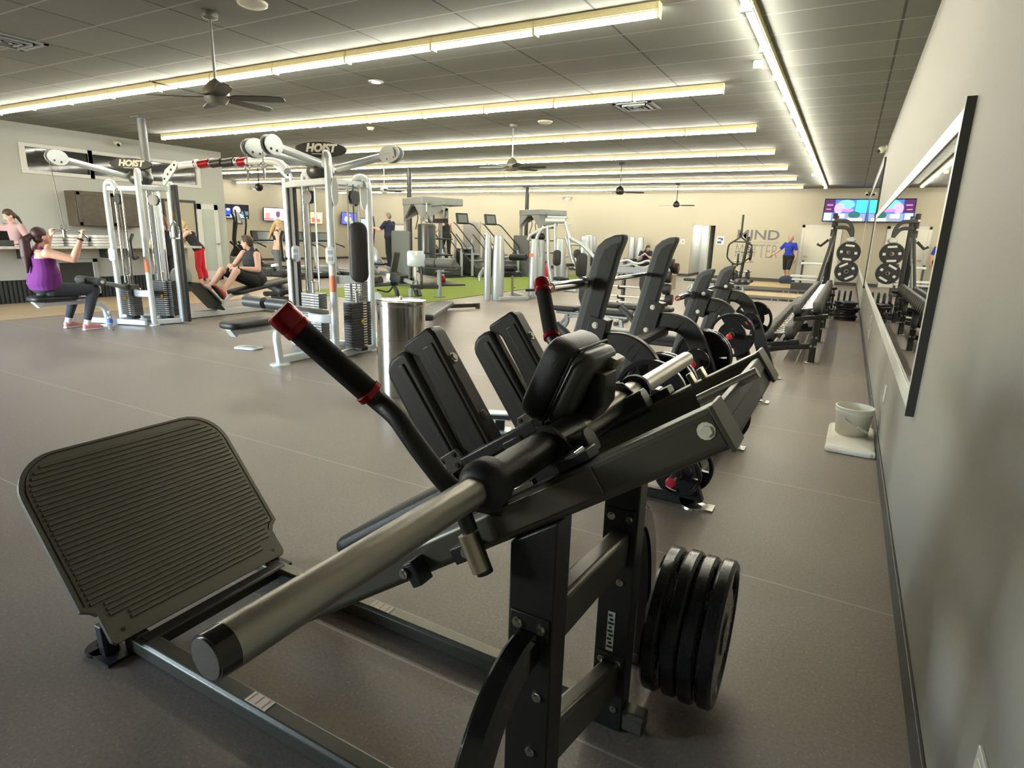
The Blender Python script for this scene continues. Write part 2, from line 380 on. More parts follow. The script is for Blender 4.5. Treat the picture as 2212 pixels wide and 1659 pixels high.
# far door
b=B()
for q in (((dx0-.07,YF-.03,0),(dx0+.03,YF+.0,dz+.07)),((dx1-.03,YF-.03,0),(dx1+.07,YF,dz+.07)),((dx0-.07,YF-.03,dz-.03),(dx1+.07,YF,dz+.07))): b.box2(*q)
d=struct('door_1',b,WHT,smooth=False,bev=.005)
b=B(); b.box2((dx0+.03,YF-.02,.01),(dx1-.03,YF-.004,dz-.03)); mk('door_leaf',b,WPL,d,smooth=False)
b=B(); b.cyl((dx0+.12,YF-.02,1.0),(dx0+.12,YF-.07,1.0),.025); b.cyl((dx0+.12,YF-.07,1.0),(dx0+.24,YF-.075,1.0),.012); mk('door_handle',b,STEEL,d)
# french doors beside the counter: open dark doorway and a frosted white leaf
b=B()
b.box2((XL,9.50,0),(XL+.03,9.56,2.12)); b.box2((XL,9.5,2.06),(XL+.035,10.4,2.12)); b.box2((XL,10.36,0),(XL+.02,10.39,2.1))
d=struct('door_2',b,BLK,smooth=False)
b=B(); b.box2((XL+.002,9.56,0),(XL+.008,10.36,2.06)); mk('passage',b,WALLC,d,smooth=False)
y0,y1=10.40,11.02; X=XL+.045
b=B()
for q in (((X-.02,y0,.02),(X+.02,y0+.13,2.05)),((X-.02,y1-.12,.02),(X+.02,y1,2.05)),((X-.02,y0,1.9),(X+.02,y1,2.05)),((X-.02,y0,.02),(X+.02,y1,.27))): b.box2(*q)
d=struct('door_3',b,WHT,smooth=False,bev=.006)
FROST=mat('frosted_glass',(.50,.56,.50),.35,bump=1,scale=140,var=.12)
b=B(); b.box2((X-.008,y0+.12,.26),(X+.008,y1-.11,1.91)); mk('frosted_pane',b,FROST,d,smooth=False)
b=B(); b.cyl((X+.02,y1-.06,1.0),(X+.07,y1-.06,1.0),.025); b.cyl((X+.07,y1-.06,1.0),(X+.07,y1-.17,1.0),.012); mk('door_handle',b,STEEL,d)
# turf lane and plank strip
b=B(); b.box2((-11.5,9.9,0),(-7.8,22.5,.012)); tag(struct('turf_lane',b,TURF,smooth=False),kind='structure')
b=B(); b.box2((-13.15,-2,0),(-10.95,10.6,.008)); b.box2((XL,9.6,0),(-13.15,11.3,.008)); tag(struct('plank_strip',b,plank_mat(),smooth=False),kind='structure')
# columns
for i,(x,y,r,m) in enumerate(((-12.2,7.25,.075,mat('column_grey',(.13,.14,.14),.4)),(-12.4,15.6,.075,BLK),(-12.3,23.4,.08,BLK))):
    b=B(); b.cyl((x,y,0),(x,y,CEIL),r,n=20); b.box2((x-.14,y-.14,0),(x+.14,y+.14,.02)); b.box2((x-.13,y-.13,CEIL-.02),(x+.13,y+.13,CEIL)); struct('column_%d'%(i+1),b,m)
# ---- strip lights
ORD='first second third fourth fifth sixth seventh eighth ninth tenth eleventh twelfth thirteenth fourteenth fifteenth sixteenth seventeenth eighteenth nineteenth twentieth'.split()
def strip_proto():
    t=thing('ceiling_strip_light','x','light')
    b=B(); b.box2((-.605,-.045,-.06),(.605,.045,0)); b.box2((-.605,-.03,-.07),(.605,.03,-.055)); b.box2((-.607,-.05,-.125),(-.595,.05,-.0)); b.box2((.595,-.05,-.125),(.607,.05,0))
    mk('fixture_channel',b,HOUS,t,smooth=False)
    b=B(); b.cyl((-.595,0,-.098),(.595,0,-.098),.019,n=8,caps=False); mk('fluorescent_tube',b,TUBE,t)
    return t
proto=strip_proto(); used=False
def strip(x,y,rz,label,group):
    global used
    if not used: used=True; proto.location=(x,y,CEIL); proto.rotation_euler=(0,0,rz); proto['label']=label; proto['group']=group
    else: dup(proto,(x,y,CEIL),rz,label,group=group)
ROWY=[5.68,8.72,11.8,14.83,17.95,20.9,23.95]
for r,y in enumerate(ROWY):
    n=10 if r<2 else 10 if r==2 else 18
    for k in range(n):
        strip(-1.735-.609-1.218*k,y,0,f'{ORD[k]} tube light from the mirror side in the {ORD[r]} cross row of the ceiling',f'{ORD[r]} cross row of strip lights')
for k in range(17):
    strip(-1.045,24.1-.61-1.218*k,PI/2,f'{ORD[k]} tube light from the far wall in the lengthwise row along the mirror wall','lengthwise row of strip lights')
# ---- ceiling fans
def fan(x,y,a,label,col,n=6,drop=.74):
    t=thing('ceiling_fan',label,'ceiling fan',(x,y,CEIL),a,'ceiling fans in line down the room')
    b=B(); b.lathe((0,0,-.07),(0,0,1),[(.03,-.0),(.07,.015),(.075,.05),(.07,.07)],20); mk('ceiling_cap',b,col,t)
    b=B(); b.cyl((0,0,-.05),(0,0,-drop+.12),.014,n=10); mk('down_rod',b,SILD if col is not BLK else BLK,t)
    b=B(); b.lathe((0,0,-drop),(0,0,1),[(.015,-.09),(.08,-.08),(.115,-.03),(.125,.01),(.11,.06),(.07,.11),(.03,.14),(.02,.15)],24); mk('motor',b,col,t)
    for k in range(n):
        q=2*PI*k/n; R=rotz(q); b=B(); pts=[]
        b.loft([[R@V((r,-w*.5,-drop-.02+h)),R@V((r,w*.5,-drop-.02-h)),R@V((r,w*.5,-drop-.012-h)),R@V((r,-w*.5,-drop-.012+h))] for r,w,h in ((.1,.05,.0),(.2,.10,.012),(.5,.13,.014),(.62,.11,.012),(.66,.05,.008))])
        mk('blade',b,DGR if col is not BLK else BLK,t)
    return t
FANG=mat('fan_grey',(.20,.20,.17),.4,metal=.3)
fan(-5.68,4.15,.55,'six-bladed grey ceiling fan hanging nearest the camera over the cable towers',FANG)
fan(-5.75,10.3,.2,'second ceiling fan in line, below the third light row',FANG)
fan(-5.75,16.4,.5,'third ceiling fan in line, in front of the cream far wall',BLK,3)
fan(-5.8,22.8,.02,'dark ceiling fan closest to the far wall, blades level',BLK,2)
WF=mat('fan_white',(.7,.7,.66),.4)
p=at(862,372,Y=15.2); fan(-12.9,15.0,.3,'white ceiling fan beyond the second cable tower by the dark column',WF)
# ---- ceiling odds and ends
def lathe_thing(name,label,cat,loc,prof,m,ax=(0,0,1),n=24,group=None):
    b=B(); b.lathe((0,0,0),ax,prof,n); o=mk(name,b,m,loc=loc); return tag(o,label,cat,group)
lathe_thing('ceiling_speaker','round white ceiling speaker beside the nearest fan mount','speaker',(-5.09,4.17,CEIL),[(.02,-.03),(.1,-.035),(.13,-.02),(.135,0)],WPL)
lathe_thing('ceiling_speaker','round white ceiling speaker near the second fan mount','speaker',(-5.09,10.28,CEIL),[(.02,-.03),(.1,-.035),(.13,-.02),(.135,0)],WPL)
DL=mat('lit_lens',(.9,.9,.9),.4,emit=(1,1,.95),estr=9)
t=thing('downlight','small lit round downlight between the first and second light rows','light',(-6.01,6.87,CEIL))
b=B(); b.lathe((0,0,0),(0,0,1),[(.07,-.012),(.1,-.012),(.105,0)],24); mk('trim_ring',b,WHT,t); b=B(); b.lathe((0,0,0),(0,0,1),[(.0,-.018),(.05,-.016),(.07,-.010)],24); mk('lens',b,DL,t)
lathe_thing('smoke_detector','small white smoke detector on ceiling in front of the third row','detector',(-8.63,9.67,CEIL),[(.02,-.05),(.05,-.05),(.07,-.01),(.075,0)],WPL)
def vent(x,y,label):
    t=thing('ceiling_vent',label,'vent',(x,y,CEIL),0,'ceiling air vents')
    b=B()
    for q in (((-.3,-.3,-.012),(-.25,.3,0)),((.25,-.3,-.012),(.3,.3,0)),((-.3,-.3,-.012),(.3,-.25,0)),((-.3,.25,-.012),(.3,.3,0))): b.box2(*q)
    mk('vent_frame',b,GREYP,t,smooth=False)
    for k,e in enumerate((.2,.13,.06)):
        b=B()
        for q in (((-e,-e,-.03),(-e+.02,e,-.005)),((e-.02,-e,-.03),(e,e,-.005)),((-e,-e,-.03),(e,-e+.02,-.005)),((-e,e-.02,-.03),(e,e,-.005))): b.box2(*q)
        mk('louver_ring',b,GREYP,t,smooth=False)
    b=B(); b.box2((-.26,-.26,-.004),(.26,.26,-.001)); mk('duct_shadow_box',b,BLK,t,smooth=False).name='vent_throat_shade'  # black sheet drawn as the shade inside the duct
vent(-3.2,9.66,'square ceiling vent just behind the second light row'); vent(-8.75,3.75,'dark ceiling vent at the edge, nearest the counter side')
for (px,py,lab) in ((1638,137,'small white occupancy sensor beside the lengthwise lights, nearer one'),(1757,376,'small white occupancy sensor beside the lengthwise lights, farther one')):
    p=at(px,py,Z=CEIL-.03); b=B(); b.box2((-.05,-.04,-.06),(.05,.04,.03)); tag(mk('ceiling_sensor',b,WPL,loc=(p.x,p.y,CEIL-.03),bev=.01),lab,'sensor')
# security cameras
def seccam(p,n,lab):
    t=thing('security_camera',lab,'camera',p); n=V(n); x,y,d=frame(n)
    b=B(); b.cyl((0,0,0),n*.05,.055,n=20); mk('mount_plate',b,WPL,t)
    b=B(); q=n*.1+V((0,0,-.03)); b.sph(q,.07); mk('camera_ball',b,WPL,t)
    b=B(); f=(n+V((0,-.6,-.6)) if abs(n.x)>.5 else n+V((0,0,-.6))).normalized(); b.cyl(q+f*.05,q+f*.075,.035,n=16); mk('lens',b,BLKG,t)
seccam((XR,14.7,3.36),(-1,0,0),'white security camera high on the grey wall above the mirror')
seccam((XL,8.55,3.32),(1,0,0),'white security camera high on the wall above the transom windows')
seccam((.25,YF,3.28),(0,-1,0),'white security camera in the far ceiling corner by the screen')
# emergency lights and outlets on the far wall
def emlight(p,n,lab):
    t=thing('wall_emergency_light',lab,'emergency light',p); n=V(n); x=V((0,0,1)).cross(n)
    b=B(); b.box(n*.03,(abs(x.x)*.2+abs(n.x)*.06,abs(x.y)*.2+abs(n.y)*.06,.1)); mk('housing',b,WPL,t,bev=.01)
    for s in (-1,1): b=B(); b.cyl(x*s*.14+V((0,0,.05))+n*.02,x*s*.16+V((0,0,.04))+n*.12,.045,.055,n=16); mk('lamp_head',b,GREYP,t)
emlight(tuple(at(1226,430,Y=YF)),(0,-1,0),'twin-head emergency light on the cream far wall')
emlight(tuple(at(547,408,X=XT)),(1,0,0),'twin-head emergency light above the first wall screen')
def plate(p,n,lab,w=.075,h=.12,slots=True,name='wall_outlet',cat='outlet',group='wall outlets'):
    n=V(n); x=V((0,0,1)).cross(n); t=thing(name,lab,cat,p,0,group); R=basis(x,V((0,0,1)),n)
    b=B(); b.box(n*.004,(w,h,.008),R); mk('cover_plate',b,WHT,t,bev=.002)
    for s in (-1,1): b=B(); b.box(n*.009+V((0,0,s*.028)),(.03,.036,.004),R); mk('socket',b,WPL,t,bev=.002)
plate(tuple(at(2125,1612,X=XR)-V((0,.036,.06))),(-1,0,0),'white wall outlet closest to the camera at the bottom edge')
for (px,py,l) in ((1913,851,'white wall outlet above the bucket'),(1883,692,'farthest white outlet below the mirror'),(1878,722,'middle white outlet below the mirror')):
    plate(tuple(at(px,py,X=XR)),(-1,0,0),l)
for (px,py,l) in ((1051,508,'round-faced outlet on the far wall, first of the pair by the stair machines'),(1060,508,'round-faced outlet on the far wall, second of the pair by the stair machines'),(1464,522,'wall outlet left alone of the pair beside the hall opening'),(1475,522,'wall outlet next to the hall opening edge')):
    p=at(px,py,Y=YF); t=thing('wall_socket',l.replace('left alone of','farther from the opening in'),'outlet',tuple(p),0,'far wall sockets')
    b=B(); b.box2((-.09,-.012,-.1),(.09,0,.1)); mk('cover_plate',b,WHT,t,bev=.004); b=B(); b.cyl((0,-.012,0),(0,-.03,0),.05,n=16); mk('socket',b,GREYP,t)
# notice by the hall opening
p=at(1556,519,Y=YF); t=thing('wall_notice','small white notice with blue print on far wall beside the hall opening','sign',tuple(p))
b=B(); b.box2((-.14,-.01,-.16),(.14,0,.16)); mk('sheet',b,mat('notice_paper',(.75,.78,.85),.5),t); BLUP=mat('blue_print',(.05,.09,.25),.5)
for c,s in (((-.04,.07),(.12,.06)),((.06,.04),(.09,.1)),((-.03,-.08),(.16,.09))): b=B(); b.box((c[0],-.012,c[1]),(s[0],.004,s[1])); mk('printed_block',b,BLUP,t,smooth=False)
# lettering on the far wall
INK=mat('dark_grey_lettering',(.10,.105,.11),.4); GREYL=mat('light_grey_lettering',(.22,.22,.215),.4)
RW=M(((1,0,0),(0,0,-1),(0,1,0)))
t=thing('wall_lettering','large grey words MIND and MATTER lettered on the far wall with a thin line between','sign',(-3.28,YF,1.4))
def word(txt,x0,x1,z0,z1,m,nm,bold):
    b=textmesh(txt,1,bold,.004); xs=[p.x for p in b.v];ys=[p.y for p in b.v]; a,c=min(xs),max(xs); e,f=min(ys),max(ys)
    for p in b.v: p.x=x0+(p.x-a)/(c-a)*(x1-x0); p.y=z0+(p.y-e)/(f-e)*(z1-z0)
    b.v=[V((p.x,YF-.006+p.z,p.y)) for p in b.v]; mk(nm,b,m,t,world=True,smooth=False)
word('MIND',at(1594,500,Y=YF).x,at(1685,500,Y=YF).x,at(1628,517.5,Y=YF).z,at(1650,497,Y=YF).z,INK,'word',.012)
word('MATTER',at(1589,545,Y=YF).x,at(1679.5,545,Y=YF).x,at(1655,557,Y=YF).z,at(1655,528.5,Y=YF).z,GREYL,'word',-.012)
b=B(); q0=at(1598,523,Y=YF);q1=at(1682.5,524.5,Y=YF); b.box2((q0.x,YF-.008,q1.z-.008),(q1.x,YF-.002,q1.z+.008)); mk('divider_line',b,GREYL,t,world=True,smooth=False)
# sheet-metal panel on far wall behind the stair machines
p0=at(1001,478,Y=YF-.02);p1=at(1037,560,Y=YF-.02)
b=B(); b.box2((p0.x,YF-.03,p1.z),(p1.x,YF,p0.z)); tag(mk('wall_panel',b,mat('sheet_steel',(.45,.45,.43),.25,metal=.8),smooth=False),'tall grey metal panel on the far wall behind the stair machines','panel')
# ---- mirrors on the right wall
FRM=mat('mirror_frame_white',(.66,.66,.58),.4)
def mirror(name,y0,y1,z0,z1,lab):
    t=thing(name,lab,'mirror',(XR,(y0+y1)/2,z0)); w=.09
    b=B(); b.box2((XR-.022,y0+w,z0+w),(XR-.006,y1-w,z1-w)); mk('mirror_glass',b,MIRR,t,world=True,smooth=False)
    for q in (((XR-.03,y0,z0),(XR-.004,y1,z0+w)),((XR-.03,y0,z1-w),(XR-.004,y1,z1)),((XR-.03,y0,z0+w),(XR-.004,y0+w*.8,z1-w)),((XR-.03,y1-w,z0+w),(XR-.004,y1,z1-w))):
        b=B(); b.box2(*q); mk('frame_rail',b,FRM,t,world=True,smooth=False,bev=.003)
    for k,(a,c) in enumerate(((.0,.018),(.026,.044))):
        b=B(); b.box2((XR-.03-.006*(1-k),y0-.045+a,z0-.02+.01*k),(XR,y0-.045+c,z1+.03-.012*k)); mk('edge_strip',b,DGR,t,world=True,smooth=False)
mirror('wall_mirror',3.33,13.85,.69,2.04,'long framed wall mirror on the grey wall above the bucket')
mirror('wall_mirror',14.4,25.2,.62,3.12,'tall wall mirror farther along, beside the power rack')
# ---- wall screens
def screen(name,c,n,w,h,lab,paint,tilt=.12,yaw=0):
    n=(rotz(yaw)@V(n)).normalized(); t=thing(name,lab,'television',tuple(c)); x=V((0,0,1)).cross(n).normalized(); up=V((0,0,1))*math.cos(tilt)+n*math.sin(tilt); up.normalize(); nn=x.cross(up); R=basis(x,up,nn)
    b=B(); b.box(nn*.0,(w,h,.05),R); mk('screen_body',b,BLKG,t,bev=.006)
    b=B(); b.box(-nn*.03-n*.12,(.25,.25,.22),R); b.box(-n*.24,(.35,.35,.02),R); mk('wall_bracket',b,BLK,t)
    b=B(); cols=[]
    for (cx,cy,sx,sy,col) in paint:
        if col not in cols: cols.append(col)
        b.use(cols.index(col)); hw,hh=sx*w*.48,sy*h*.46; o=nn*(.0265+.0004*len(b.f)); q=x*cx*w*.96+up*cy*h*.92+o
        if col[3:]: # round patch
            m=14; b.add([q+x*hw*math.cos(2*PI*i/m)+up*hh*math.sin(2*PI*i/m) for i in range(m)],[tuple(range(m))])
        else: b.add([q-x*hw-up*hh,q+x*hw-up*hh,q+x*hw+up*hh,q-x*hw+up*hh],[(0,1,2,3)])
    ms=[mat('screen_%d_%d_%d'%tuple(int(k*99) for k in c_[:3]),c_[:3],.25,emit=c_[:3],estr=1.1,var=.05) for c_ in cols]
    mk('picture',b,ms,t,smooth=False)
    return t
D_=(.006,.006,.01)
screen('wall_television',at(511,457,X=XT+.25),(1,0,0),1.02,.60,'wall screen nearest the frosted door showing a fair-haired speaker in blue',[(0,0,1,1,D_),(-.36,-.03,.22,.5,(.02,.04,.3)),(-.36,.15,.16,.2,(.3,.4,.6,1)),(.0,.12,.34,.62,(.30,.22,.2,1)),(.0,.2,.16,.34,(.55,.36,.33,1)),(0,-.3,.6,.36,(.15,.28,.6,1)),(.34,-.1,.3,.3,(.06,.09,.1)),(.0,-.44,.9,.06,(.3,.4,.6))],yaw=-.35)
screen('wall_television',at(592,463,X=XT+.25),(1,0,0),1.05,.60,'second wall screen, showing a bright studio with a dark figure',[(0,0,1,1,(.30,.26,.30)),(-.1,.3,.7,.3,(.42,.40,.44)),(.18,.05,.2,.6,(.09,.03,.06,1)),(.18,.32,.1,.18,(.45,.3,.28,1)),(-.32,-.15,.22,.5,(.32,.14,.12)),(-.3,-.4,.4,.1,(.5,.05,.1)),(-.08,-.38,.08,.12,(.1,.1,.5))],yaw=-.2)
screen('wall_television',at(678,470,X=XT+.25),(1,0,0),1.05,.62,'third wall screen, seen through the tower, showing red and tan blocks',[(0,0,1,1,(.30,.22,.14)),(.1,-.2,.5,.35,(.45,.07,.03)),(-.1,.2,.5,.3,(.38,.28,.16)),(.3,.1,.2,.4,(.2,.25,.25)),(-.25,-.25,.2,.2,(.4,.35,.3))],yaw=-.1)
screen('wall_television',at(753,472,X=XT+.25),(1,0,0),1.1,.62,'fourth wall screen, showing a blue field with players in white',[(0,0,1,1,(.05,.06,.28)),(-.2,-.05,.2,.5,(.5,.5,.55,1)),(.1,-.15,.16,.55,(.42,.45,.5,1)),(.0,.3,.16,.2,(.4,.25,.45,1)),(.35,.1,.2,.8,(.08,.06,.4)),(.1,-.3,.5,.2,(.1,.25,.1))])
tv=screen('wall_television',at(1826,454.5,Y=YF-.35),(0,-1,0),1.42,.80,'corner wall screen with a bright blue and magenta picture above the power rack',[(0,0,1,1,(.03,.09,.5)),(-.38,.2,.24,.6,(.03,.01,.05)),(-.38,.25,.14,.06,(.4,.1,.2)),(-.4,.05,.12,.05,(.4,.1,.1)),(.0,.28,.4,.44,(.08,.35,.8,1)),(-.16,.1,.22,.5,(.5,.18,.75,1)),(.36,.2,.26,.58,(.03,.5,.85)),(.04,.02,.3,.16,(.6,.1,.6,1)),(.1,-.32,.76,.36,(.12,.14,.2)),(.22,-.2,.28,.34,(.01,.06,.06,1)),(-.1,-.25,.2,.2,(.4,.4,.55)),(.25,-.42,.34,.14,(.5,.55,.7)),(-.4,-.3,.18,.36,(.22,.28,.6))],tilt=.14,yaw=.15)
RW2=basis(V((1,0,0)),V((0,0,1)),V((0,-1,0)))
# ---- reception counter
CXF=-13.1
t=thing('reception_counter','grey reception counter with a pale stone top along the wall','counter',(CXF,6,0))
b=B(); b.box2((-13.4,1,.42),(CXF,8.5,.98)); mk('counter_body',b,mat('counter_grey',(.36,.36,.34),.6),t,world=True,smooth=False)
SLAT=mat('black_slats',(.02,.023,.025),.5)
b=B(); b.box2((-13.4,1,0),(CXF-.02,8.5,.42)); 
for k in range(int(7.5/.07)): b.box2((CXF-.02,1+k*.07,.01),(CXF,1.035+k*.07,.41))
mk('slatted_kick_panel',b,SLAT,t,world=True,smooth=False)
b=B(); b.box2((-13.7,.9,.98),(-12.75,8.62,1.025)); mk('counter_top',b,mat('pale_stone',(.55,.54,.5),.3,scale=14,var=.18),t,world=True,bev=.006)
q0=at(66,560,X=CXF);q1=at(212,655,X=CXF)
b=B(); y0,y1=q0.y,at(214,600,X=CXF).y; z1,z0=.78,.04
for q in (((CXF-.005,y0,z0),(CXF+.03,y0+.09,z1)),((CXF-.005,y1-.09,z0),(CXF+.03,y1,z1)),((CXF-.005,y0,z1-.07),(CXF+.03,y1,z1)),((CXF-.005,y0,z0),(CXF+.03,y1,z0+.06)),((CXF,y0+(y1-y0)*.36,z0),(CXF+.02,y0+(y1-y0)*.36+.04,z1))): b.box2(*q)
mk('panel_frame',b,SILD,t,world=True,bev=.004)
b=B(); b.box2((CXF-.002,y0+.05,z0+.03),(CXF+.008,y1-.05,z1-.03)); mk('dark_panel',b,mat('smoked_glass',(.03,.032,.03),.15,scale=10),t,world=True,smooth=False)
for y in (2.2,at(40,550,X=CXF).y,at(218,548,X=CXF).y,at(350,545,X=CXF).y-.1): b=B(); b.box2((CXF,y-.03,.80),(CXF+.28,y+.03,.98)); mk('bracket',b,BLK,t,world=True,bev=.004)
# wall cabinet
q=at(180,450,X=XL); t=thing('wall_cabinet','dark brown wall cabinet hung behind the counter','cabinet',(XL,q.y,1.4)); y0,y1=7.3,8.75
b=B(); b.box2((XL,y0,1.39),(XL+.42,y1,2.15)); mk('cabinet_box',b,DWOOD,t,world=True,bev=.005)
for k in (0,1):
    a=y0+.02+k*(y1-y0)/2; c=a+(y1-y0)/2-.03; X=XL+.42
    b=B(); b.box2((X,a,1.41),(X+.02,c,2.13)); d=mk('cabinet_door',b,DWOOD,t,world=True,bev=.004)
    b=B()
    for q in (((X+.02,a,1.41),(X+.03,a+.07,2.13)),((X+.02,c-.07,1.41),(X+.03,c,2.13)),((X+.02,a,2.06),(X+.03,c,2.13)),((X+.02,a,1.41),(X+.03,c,1.48))): b.box2(*q)
    mk('door_moulding',b,DWOOD,d,world=True,bev=.003)
# folded towels on the counter
TOW=mat('white_towel',(.75,.74,.71),.9,bump=1,scale=120)
for st in range(3):
    y=5.75+.42*st
    for k in range(4):
        b=B(); b.pad((0,0,.025),(.4,.36,.05),k=.5); o=mk('folded_towel',b,TOW,loc=(-13.0+.01*(k%2),y,1.025+.052*k)); tag(o,f'{ORD[k]} folded white towel up in the {ORD[st]} counter pile beyond the seated woman','towel','white towels folded on the counter')
# register at the very edge of the picture
q=at(4,520,X=-13.1); t=thing('cash_register','small dark grey terminal on the counter at the picture edge','terminal',(-13.1,q.y,1.025)); b=B(); b.box2((-.15,-.2,0),(.15,.12,.1)); mk('base',b,DGR,t,bev=.01); b=B(); b.box((.02,-.05,.17),(.03,.3,.18),M.Rotation(-.3,3,'Y')); mk('display',b,BLKG,t,bev=.006)
# ================================================================ FOREGROUND: hip press / hack squat sled machine
al=math.radians(34.7); U=V((math.cos(al),0,math.sin(al))); NW=V((-math.sin(al),0,math.cos(al))); YY=V((0,1,0))
def I(s,n,y): return V((-.5,y,.87))+U*s+NW*n
YC=1.24
hs=thing('leg_press_machine','big black sled leg press machine with ribbed foot plate and bare weight horns','exercise machine',(-.95,YC,0))
def P(name,b,m,parent=None,**k): return mk(name,b,m,parent or hs,world=True,**k)
# floor rails
for y in (.967,1.517):
    b=B(); b.rtube([(-2.02,y,.037),(-.34,y,.037)],.066,.066); r=P('base_rail',b,COATL,bev=.003)
    b=B(); b.box2((-1.405,y-.02,.0705),(-1.315,y+.02,.0718)); l=P('warning_label',b,LBL,r,smooth=False,label='white warning label with orange bars')
    b=B()
    for k in range(3): b.box2((-1.395+k*.03,y-.017,.0718),(-1.391+k*.03,y+.017,.0724))
    P('label_bar',b,ORG,r,smooth=False)
b=B(); b.rtube([(-1.93,.95,.05),(-1.93,1.53,.05)],.06,.05); P('base_crossbar',b,BLK,bev=.003)
for y in (.90,1.58):
    b=B(); b.cyl((-2.10,y,0),(-2.10,y,.012),.052,n=24); b.box2((-2.10,y-.045,0),(-1.98,y+.045,.012)); f=P('foot_pad',b,RUB)
    b=B(); b.cyl((-2.115,y,.012),(-2.115,y,.015),.01,n=12); P('bolt_hole',b,BLKG,f)
    b=B(); b.rtube([(-2.05,y,.0),(-2.06,y,.12)],.05,.05,up=(0,1,0)); P('front_strut',b,BLK,bev=.003)
# ribbed foot plate
td=V((-.643,0,.766)); tn=V((.766,0,.643)); T0=V((-1.975,1.232,.075))
def FP(y,t,n=0): return T0+td*t+YY*y+tn*n
def rcorner(cx,cy,r,a0,a1,n=8): return [(cx+r*math.cos(math.radians(a0+(a1-a0)*i/n)),cy+r*math.sin(math.radians(a0+(a1-a0)*i/n))) for i in range(n+1)]
ol=[(-.345,.0),(.345,.0)]+rcorner(.335,.02,.02,-60,0,3)+[(.355,.115),(.37,.135),(.395,.15),(.395,.17)]+rcorner(.395-.15,.735-.15,.15,0,90)+rcorner(-.395+.15,.735-.15,.15,90,180)+[(-.395,.17),(-.395,.15),(-.37,.135),(-.355,.115)]+rcorner(-.335,.02,.02,180,240,3)
b=B(); b.prism([FP(y,t,-.014) for y,t in ol],tn,.022); fp=P('foot_plate',b,mat('cast_foot_plate',(.16,.155,.118),.42,metal=.3,bump=.3,scale=260),bev=.003,ang=30)
b=B(); nr=33
for k in range(nr):
    t=.062+k*(.735-.062-.03)/nr; hw=.325 if t<.15 else .362
    if t>.735-.15: 
        q=t-(.735-.15); hw=.245+math.sqrt(max(0,.117**2-min(q,.116)**2))
    if t<.09: hw=.27
    for w,h,o in ((.0065,.008,0),):
        a,c=FP(-hw,t,.008),FP(hw,t,.008)
        b.loft([[p+td*u+tn*v for u,v in ((-.0072,-.002),(-.0055,.0045),(-.002,.006),(.002,.006),(.0055,.0045),(.0072,-.002))] for p in (a,c)])
P('rib_tread',b,mat('cast_foot_tread',(.18,.172,.13),.36,metal=.35,bump=.3,scale=260),fp,ang=60)
b=B()
edge=[(y*.955,.735*.02+t*.965) for y,t in ol[6:-6]]
for i in range(len(edge)-1):
    a,c=FP(edge[i][0],edge[i][1],.0085),FP(edge[i+1][0],edge[i+1][1],.0085); b.cyl(a,c,.0025,n=6)
P('rim_groove',b,BLK,fp)
for y in (-.31,.31): b=B(); b.cyl(FP(y,.035,.007),FP(y,.035,.0085),.008,n=14); P('plate_hole',b,BLKG,fp)
for y in (-.27,.27): b=B(); b.rtube([FP(y,.02,-.04),FP(y,.62,-.04)],.05,.05,up=YY); P('plate_stiffener',b,BLK,bev=.003)
b=B(); b.rtube([FP(-.28,.12,-.05),FP(.28,.12,-.05)],.05,.05,up=tn); P('plate_crossbar',b,BLK,bev=.003)
# posts, inclined guide beams
for y in (.965,1.515):
    b=B(); b.prism([(-.502,y-.0345,0),(-.402,y-.0345,0),(-.402,y-.0345,.935),(-.502,y-.0345,.868)],YY,.069); po=P('upright_post',b,BLK,bev=.004)  # post in the dark copy of the frame's coat, its shade put into the colour
    b=B(); b.rtube([I(-1.33,.0375,y),I(.468,.0375,y)],.07,.075,up=NW); bm=P('guide_beam',b,COATL,bev=.005)
    b=B(); b.box(I(.471,.0375,y),(.008,.078,.08),basis(U,YY,NW)); P('beam_end_plate',b,COATL,bm,bev=.002)
    s=-1 if y<1.2 else 1; 
    b=B(); b.box(I(.11,.042,y+s*.037),(.25,.006,.052),basis(U,YY,NW)); P('gusset_plate',b,COATL,bm,bev=.002)
    for z in (.70,.237): 
        b=B(); b.box((-.452,y-.036,z),(.085,.006,.05)); fl=P('flange_plate',b,BLK,po,bev=.002)
        for dx in (-.026,.026): bolt((-.452+dx,y-.039,z),(0,-1,0),.0085,.007,fl,STEEL,True)
    bolt((-.430,y-.036,.54 if y<1.2 else .075),(0,-1,0),.008,.006,po,STEEL,True)
    bolt((-.440,y-.036,.50 if y>1.2 else .40),(0,-1,0),.008,.006,po,STEEL,True)
bolt(I(.447,.044,.93),(0,-1,0),.011,.004,bm,WPL,True,name='end_bolt')
b=B(); b.box2((-.467,1.479,.27),(-.445,1.4795,.40)); nl=P('serial_label',b,mat('serial_foil',(.45,.44,.36),.4),smooth=False,label='small foil serial label')
b=B()
for k in range(9): b.box2((-.465+.004*(k%2),1.4784,.28+k*.013),(-.447-.003*(k%3),1.4792,.287+k*.013))
P('label_print',b,BLK,nl,smooth=False)
for (p,q) in (((-.435,1.0,.685),(-.452,1.48,.605)),((-.435,1.0,.375),(-.452,1.48,.175))):
    b=B(); b.rtube([p,q],.055,.105); P('crossbar',b,COATL,bev=.004)
b=B(); b.rtube([I(.44,.02,1.0),I(.44,.02,1.48)],.05,.05,up=U); P('top_crossbar',b,BLK,bev=.003)
b=B(); b.rtube([I(-.88,.02,1.0),I(-.88,.02,1.48)],.05,.05,up=U); P('lower_crossbar',b,BLK,bev=.003)
for s0,s1,n,y,r in ((.38,.505,.064,1.2,.011),(.38,.445,.046,1.2,.0145)):
    b=B(); b.cyl(I(s0,n,y),I(s1,n,y),r,n=14); P('guide_rod',b,STEEL)
